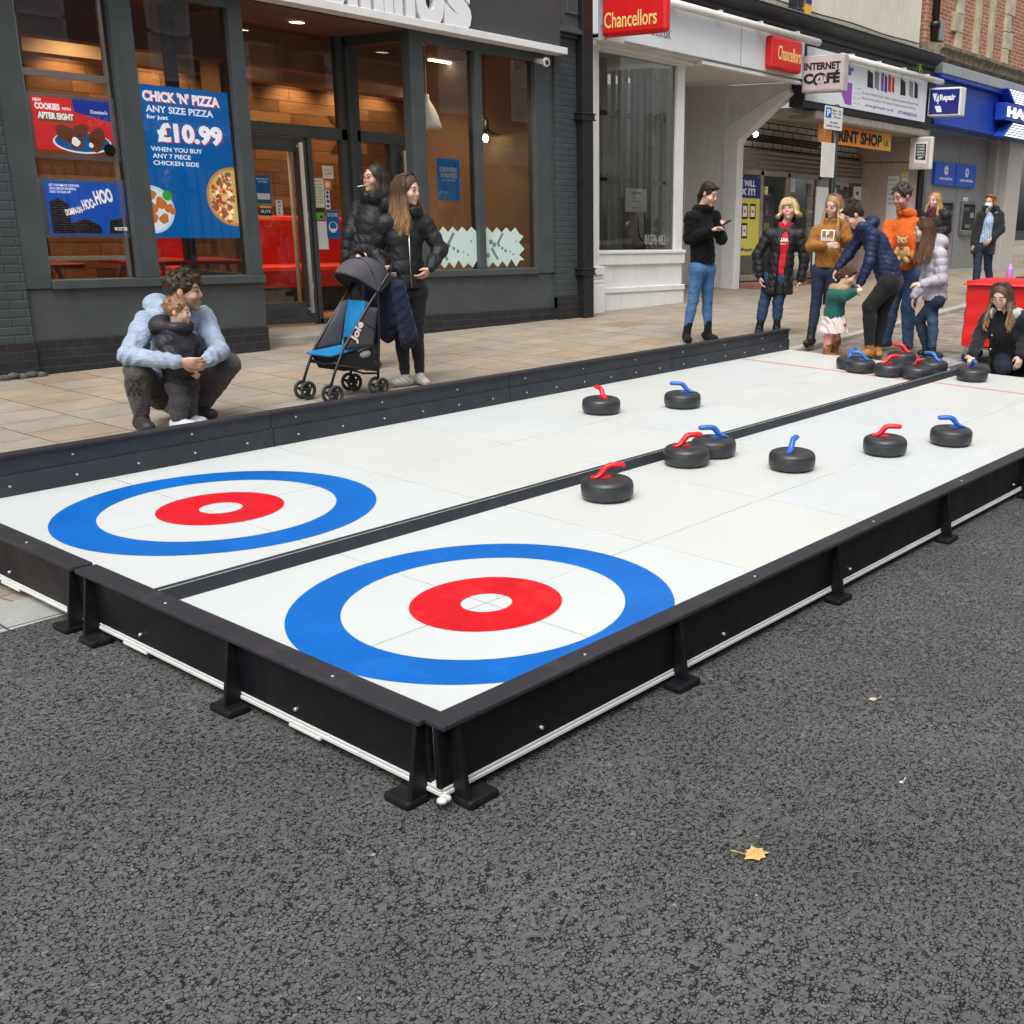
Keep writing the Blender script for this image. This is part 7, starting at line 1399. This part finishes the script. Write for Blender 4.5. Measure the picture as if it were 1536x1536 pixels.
for q in range(10): a_ = q / 10 * math.tau; F.cap(p.J['neck'] + np.array([.10 * math.cos(a_), .08 * math.sin(a_), -.02]), p.J['neck'] + np.array([.10 * math.cos(a_ + .63), .08 * math.sin(a_ + .63), -.02]), .045, .045, .02)
F.cap(p.J['neck'] + p.f * .12, p.J['waist'] + p.f * .15 - p.s_ * .06, .05, .06, .02, flat=p.f, fs=.4); skinmesh('scarf', F, M_CLO, p.o, chk)
p.legs('trousers', BLK, M_DEN, vox=.010)
for k in 'LR': p.shoe(k, (-.3, -.9), BLK, M_SHOE)
p.hair((.36, .22, .09), 'long', .22, n=44, seed=15, tip=(.55, .38, .17), vox=.008, wave=.012)
# --- masked woman
p = Person('woman in a white face mask and dark parka walking past the cash machines', (1474, 445), 1.67, 6, dict(head=(1485, 303), neck=(1486, 315, .03), shL=(1472, 322), shR=(1499, 321), chest=(1485, 334, 0), waist=(1480, 354, 0), pelvis=(1475, 369, 0), elL=(1465, 344, 0), elR=(1501, 344, 0), wrL=(1460, 366, -.04), wrR=(1486, 360, -.12), knL=(1466, 404, -.08), knR=(1482, 402, .08), anL=(1462, 438, -.10), anR=(1487, 434, .16)))
p.body((.58, .38, .30), 1.04, -22, -2, vox=.009)
p.top('striped_shirt', lambda v: np.where((np.sin(v[:, 0] * 150 + v[:, 2] * 20) > .2)[:, None], np.array((.44, .50, .60)), np.array((.22, .32, .50))), M_CLO, p.J['pelvis'][2] + .05, (.145, .138, .135), (.05, .045, .04), None, .2, None, None, fs=.8, vox=.010)
p.top('parka', cloth_finish((.016, .019, .022), .2), M_CLO, p.J['pelvis'][2] - .14, (.205, .170, .158), (.088, .078, .060), None, .95, (.105, .050, .03), (.12, .10, .0), fs=.84, tail=p.J['pelvis'] + np.array([0, 0, -.12]), openw=(.07, .13, -.02), vox=.010)
p.top('fleece_trim', cloth_finish((.44, .41, .37), .15), M_FUR, p.J['chest'][2] + .05, (.06, .06, .06), (.04, .03, .03), None, .02, (.115, .036, .0), None, fs=.9, arms='', vox=.009, openw=(.07, .09, 0))
F = Field(p.J['head'] - .14, p.J['head'] + .14, .006); F.ell(p.H(0, .052, -.052), np.array((.062, .062, .050)) * p.hs, .006, *p.hf); skinmesh('face_mask', F, M_CLO, p.o, (.70, .73, .76))
p.legs('jeans', jean((.016, .024, .045), (.03, .045, .08), 6), M_DEN, (.100, .070, .056), vox=.010)
for k in 'LR': p.shoe(k, (-.3, -.9), BLK, M_SHOE)
p.hair((.24, .10, .035), 'pony', .12, seed=16, vox=.008)
# --- kneeling woman
p = Person('kneeling woman in glasses and a black parka sending a blue handled stone', (1508, 558, HR), 1.68, -12, dict(head=(1502, 444, -.10), neck=(1508, 468, .02), shL=(1483, 475), shR=(1531, 474), chest=(1507, 496, .04), waist=(1509, 522, .12), pelvis=(1512, 534, .22), elL=(1470, 504, -.02), elR=(1536, 505, .02), wrL=(1459, 531, -.22), wrR=(1531, 533, -.10), hipL=(1503, 534, .18), hipR=(1524, 532, .22), knL=(1505, 551, -.12), knR=(1548, 545, -.02), anL=(1509, 541, .44), anR=(1553, 540, .50)))
p.body((.62, .42, .34), 1.0, -20, -26, hands=dict(L=dict(d=(-.1, -.5, -.85), n=(.1, -.8, .3), curl=50), R=dict(d=(-.15, -.3, -.95), curl=28)), brow=(.07, .045, .03))
p.top('black_jumper', cloth_finish((.009, .009, .010), .1), M_CLO, None, (.145, .140, .140), (.05, .045, .04), None, .2, (.07, .014, .0), fs=.78, tail=p.J['pelvis'])
p.top('parka', cloth_finish((.0105, .0115, .016), .2), M_CLO, None, (.180, .155, .150), (.080, .068, .054), (.004, .12), .95, None, None, fs=.82, tail=p.px(1512, 546, .20), openw=(.075, .11, .0), fold=.006)
p.top('fur_trim', cloth_finish((.50, .49, .47), .2), M_FUR, p.J['neck'][2] - .09, (.05, .05, .05), (.04, .03, .03), None, .02, (.135, .040, .0), None, fs=.9, arms='', fold=.012, openw=(.09, .12, 0))
p.legs('trousers', cloth_finish((.012, .014, .028), .1), M_DEN, (.108, .088, .062), .98, fold=.003)
for k in 'LR':
    a_ = p.J['an' + k]; F = Field(a_ - .2, a_ + .22, .007); F.cap(a_, a_ + np.array([.02, .15, -.035]), .042, .034, .02); skinmesh('shoe', F, M_SHOE, p.o, BLK)
p.hair((.10, .062, .038), 'long', .27, n=58, seed=17, tip=(.30, .20, .11), wave=.016, part_=-.2, volume=1.04); p.glasses(M_STEEL)
mb = MB()
for up, in ((-.04,), (-.17,)): c0 = p.J['chest'] + p.s_ * (-.085) + p.f * .135 + np.array([0, 0, up]); mb.ball(c0, .011, 8)
o = mb.build('stud', M_STEEL); o.parent = p.o
# ------------------------------------------------------------------ pushchair
gFR, gRR, gFL, gRL = G(500, 606), G(569, 593), G(440, 604), G(512, 588)
fd = nrm((gFR - gRR) * (1, 1, 0)); wv = ((gFL - gFR) + (gRL - gRR)) / 2; wv = wv - fd * (wv @ fd); wv[2] = 0; wn_ = nrm(wv)
def SRp(x, y, k=0.0): return onV(x, y, gFR, gRR) + wv * k
pc = thing('pushchair', 'empty dark grey pushchair with a bright blue seat pad, facing left', 'pushchair', (gFR + gRL) / 2)
M_FRM = M('pushchair_frame', (.013, .013, .015), .35, .15, 12); M_PG = M('canopy_grey', (.068, .063, .075), .8, .15, 9, .6, 22); M_PB = M('seat_blue', (.0, .17, .40), .8, .12, 12, .3, 300); M_TYR = M('tyre_grey', (.045, .045, .047), .8, .1, 20)
legp = [(494, 588), (503, 556), (514.6, 524), (534, 490), (553.6, 456.6), (572, 428), (582, 412)]
for k in (0, 1):
    mb = MB(); mb.tube([SRp(*q, k) for q in legp] + [SRp(586, 404, k * .95)], .011, 10); mb.build('front_tube', M_FRM, pc)
    mb = MB(); mb.tube([SRp(*q, k) for q in ((567, 572), (568, 530), (568.5, 490), (567, 440), (570, 428))], .011, 10); mb.build('rear_tube', M_FRM, pc)
    mb = MB(); mb.tube([SRp(*q, k * .95) for q in ((584, 408), (588, 399), (588, 391), (583, 384), (575, 379), (569, 377))], .017, 12); mb.build('handle', M_BLK, pc)
for q in ((507, 545), (566, 560)): mb = MB(); mb.tube([SRp(*q), SRp(*q, .5) - np.array([0, 0, .015]), SRp(*q, 1)], .009, 8); mb.build('crossbar', M_FRM, pc)
for (a_, b_) in (((506, 548), (567, 556)), ((540, 480), (568, 500))):
    for k in (0, 1): mb = MB(); mb.tube([SRp(*a_, k), SRp(*b_, k)], .008, 8); mb.build('brace', M_FRM, pc)
def patchgrid(c00, c01, c10, c11, n=10, sag=.0, nv=(0, 0, 1), wob=.0):
    nv = np.array(nv, float); return [[(c00 * (1 - j / n) + c01 * j / n) * (1 - i / n) + (c10 * (1 - j / n) + c11 * j / n) * i / n + nv * (sag * math.sin(math.pi * j / n) * math.sin(math.pi * i / n) + wob * math.sin(i * 1.9) * math.sin(j * 1.3 + i)) for j in range(n + 1)] for i in range(n + 1)]
up = np.array([0, 0, 1.])
# seat pad and back
sf_ = SRp(513, 529); sb_ = SRp(548, 523); bt_ = SRp(556, 452)
mb = MB(); mb.grid(patchgrid(sf_ + wv * .04 + fd * .10 - up * .02, sf_ + wv * .96 + fd * .10 - up * .02, sb_ + wv * .1, sb_ + wv * .9, 10, -.02)); mb.build('seat_pad', M_PB, pc, solid=.025, subd=1)
mb = MB(); mb.grid(patchgrid(sb_ + wv * .14, sb_ + wv * .82, bt_ + wv * .16, bt_ + wv * .80, 14, -.03, fd * -1, .003)); mb.build('seat_back', M_PB, pc, solid=.022, subd=1)
for v in (.33, .62):
    mb = MB(); mb.grid([[sb_ * (1 - q) + bt_ * q + wv * (v + d) + fd * .022 for d in (-.035, .035)] for q in np.linspace(.03, .5, 6)]); mb.build('harness_strap', M_BLK, pc, solid=.004)
mb = MB(); mb.obox(sb_ + wv * .48 + fd * .05 + up * .06, fd * .012, wn_ * .022, up * .025); mb.build('harness_buckle', M_BLK, pc, bevel=.004)
mb = MB(); mb.grid(patchgrid(SRp(503, 540, 1) * .3 + SRp(513, 528, 1) * .7, sb_ + wv * .86, SRp(553, 456, 1), bt_ + wv * .82, 10, .02, fd, .004)); mb.build('side_panel', M_PG, pc, solid=.006)
mb = MB(); mb.grid(patchgrid(SRp(516, 524), sb_ + wv * .08, SRp(553, 456), bt_ + wv * .14, 10, .0, fd, .003)); mb.build('side_panel', M_PG, pc, solid=.006)
mb = MB(); mb.grid(patchgrid(SRp(517, 526, -.01), SRp(560, 520, -.01), SRp(552, 460, -.01), SRp(566, 462, -.01), 8, .0)); sp_ = mb.build('outer_panel', M_PG, pc, solid=.004)
o0, o1 = SRp(535, 516, -.035), SRp(548, 484, -.035); letters([('Joie', o0, o1 - o0, np.cross(nrm(wv), nrm(o1 - o0)) * (1 if np.cross(nrm(wv), nrm(o1 - o0)) @ fd > 0 else -1), .17, .085, .04)], M_WTXT, sp_, depth=.002)
# folding canopy
hg = SRp(568, 440) + wv * .5; rows = []
for i in range(15):
    th = R(34 + 118 * i / 14); row = []
    for j in range(17):
        s_ = -1 + 2 * j / 16; rr = (.275 - .02 * (i / 14)) * (1 - abs(s_) ** 3.2) ** .5 * (1 + .025 * abs(math.sin(i * math.pi / 4.66))) * (1 - .016 * math.sin(j * 2.3 + i)); row.append(hg + wv * s_ * .52 + rr * (fd * math.cos(th) + up * math.sin(th)))
    rows.append(row)
mb = MB(); mb.grid(rows); mb.build('canopy', M_PG, pc, solid=.006, subd=1)
for i_ in (5, 10): mb = MB(); mb.tube([p_ * 1.0 + up * .006 for p_ in rows[i_]], .0035, 6); mb.build('canopy_rib', M_BLK, pc)
mb = MB(); mb.tube([p_ + fd * .002 for p_ in rows[0]], .008, 8); mb.build('canopy_rim', M_BLK, pc)
# basket
bp = [SRp(507, 536), SRp(560, 522), SRp(566, 553), SRp(518, 557)]
mb = MB(); mb.add([q + wv * .04 for q in bp] + [q + wv * .96 for q in bp], [(0, 1, 2, 3), (7, 6, 5, 4), (2, 3, 7, 6), (0, 3, 7, 4), (1, 2, 6, 5)]); mb.build('basket', M('basket_mesh', (.010, .010, .012), .9, .2, 40), pc, solid=.005)
F = Field(np.array(bp).min(0) - .1, np.array(bp).max(0) + .25, .01); c0 = bp[1] * .75 + bp[0] * .25 + wv * .25 - up * .035; F.ell(c0, (.09, .08, .05), .03); F.ell(c0 - fd * .05 + up * .01, (.06, .07, .05), .03)
o = skinmesh('bag', F, M_CLO, None, (.30, .30, .31)); tag(o, 'crumpled grey bag stuffed in the basket under the pushchair', 'bag')
# wheels in pairs
def wheel(c0, par):
    w_ = MB(); r = .064; w_.tube([c0 - wn_ * .011, c0 + wn_ * .011], .020, 14); 
    for q in range(3):
        a_ = q * math.tau / 3 + .4; d = fd * math.cos(a_) + up * math.sin(a_); w_.tube([c0, c0 + d * r * .78], [.012, .010], 8)
    w_.tube([c0 + (fd * math.cos(a_) + up * math.sin(a_)) * r * .80 for a_ in np.linspace(0, math.tau, 25)], .0065, 6); o = w_.build('wheel', M_BLK, par)
    t_ = MB(); t_.tube([c0 + (fd * math.cos(a_) + up * math.sin(a_)) * r * .98 for a_ in np.linspace(0, math.tau, 33)], .0115, 8); t_.build('tyre', M_TYR, o)
for g_ in (gFR, gRR, gFR + wv, gRR + wv):
    c0 = np.array(g_) * (1, 1, 0); c0[2] = gz(c0[0], c0[1]) + .076
    for k in (-1, 1): wheel(c0 + wn_ * .038 * k, pc)
    mb = MB(); mb.tube([c0 - wn_ * .05, c0 + wn_ * .05], .010, 8); mb.tube([c0, c0 + up * .055 + fd * .004], .014, 10); mb.build('axle', M_FRM, pc)
# navy coat over the handles
cc = SRp(580, 430, .45) - fd * .10; F = Field(cc - np.array([.35, .35, .62]), cc + np.array([.35, .35, .25]), .010)
for k in range(7):
    q = k / 6 - .5; a_ = cc + wn_ * q * .34 + up * (.05 - .1 * abs(q)); F.cap(a_, a_ - up * (.40 + .08 * math.sin(k * 2.2)) - fd * (.06 + .04 * math.sin(k * 1.7)) + wn_ * q * .08, .05, .065, .03, fold=.006)
F.cap(cc + wn_ * .16, cc + wn_ * .20 - up * .34 - fd * .10, .05, .04, .02, fold=.008); F.cap(cc - wn_ * .17, cc - wn_ * .2 - up * .42 - fd * .06, .05, .042, .02, fold=.008)
o = skinmesh('coat', F, M_CLO, None, cloth_finish((.007, .011, .034), .2)); tag(o, 'navy coat hung over the handles of the pushchair', 'coat')
print('objects', len(bpy.data.objects))
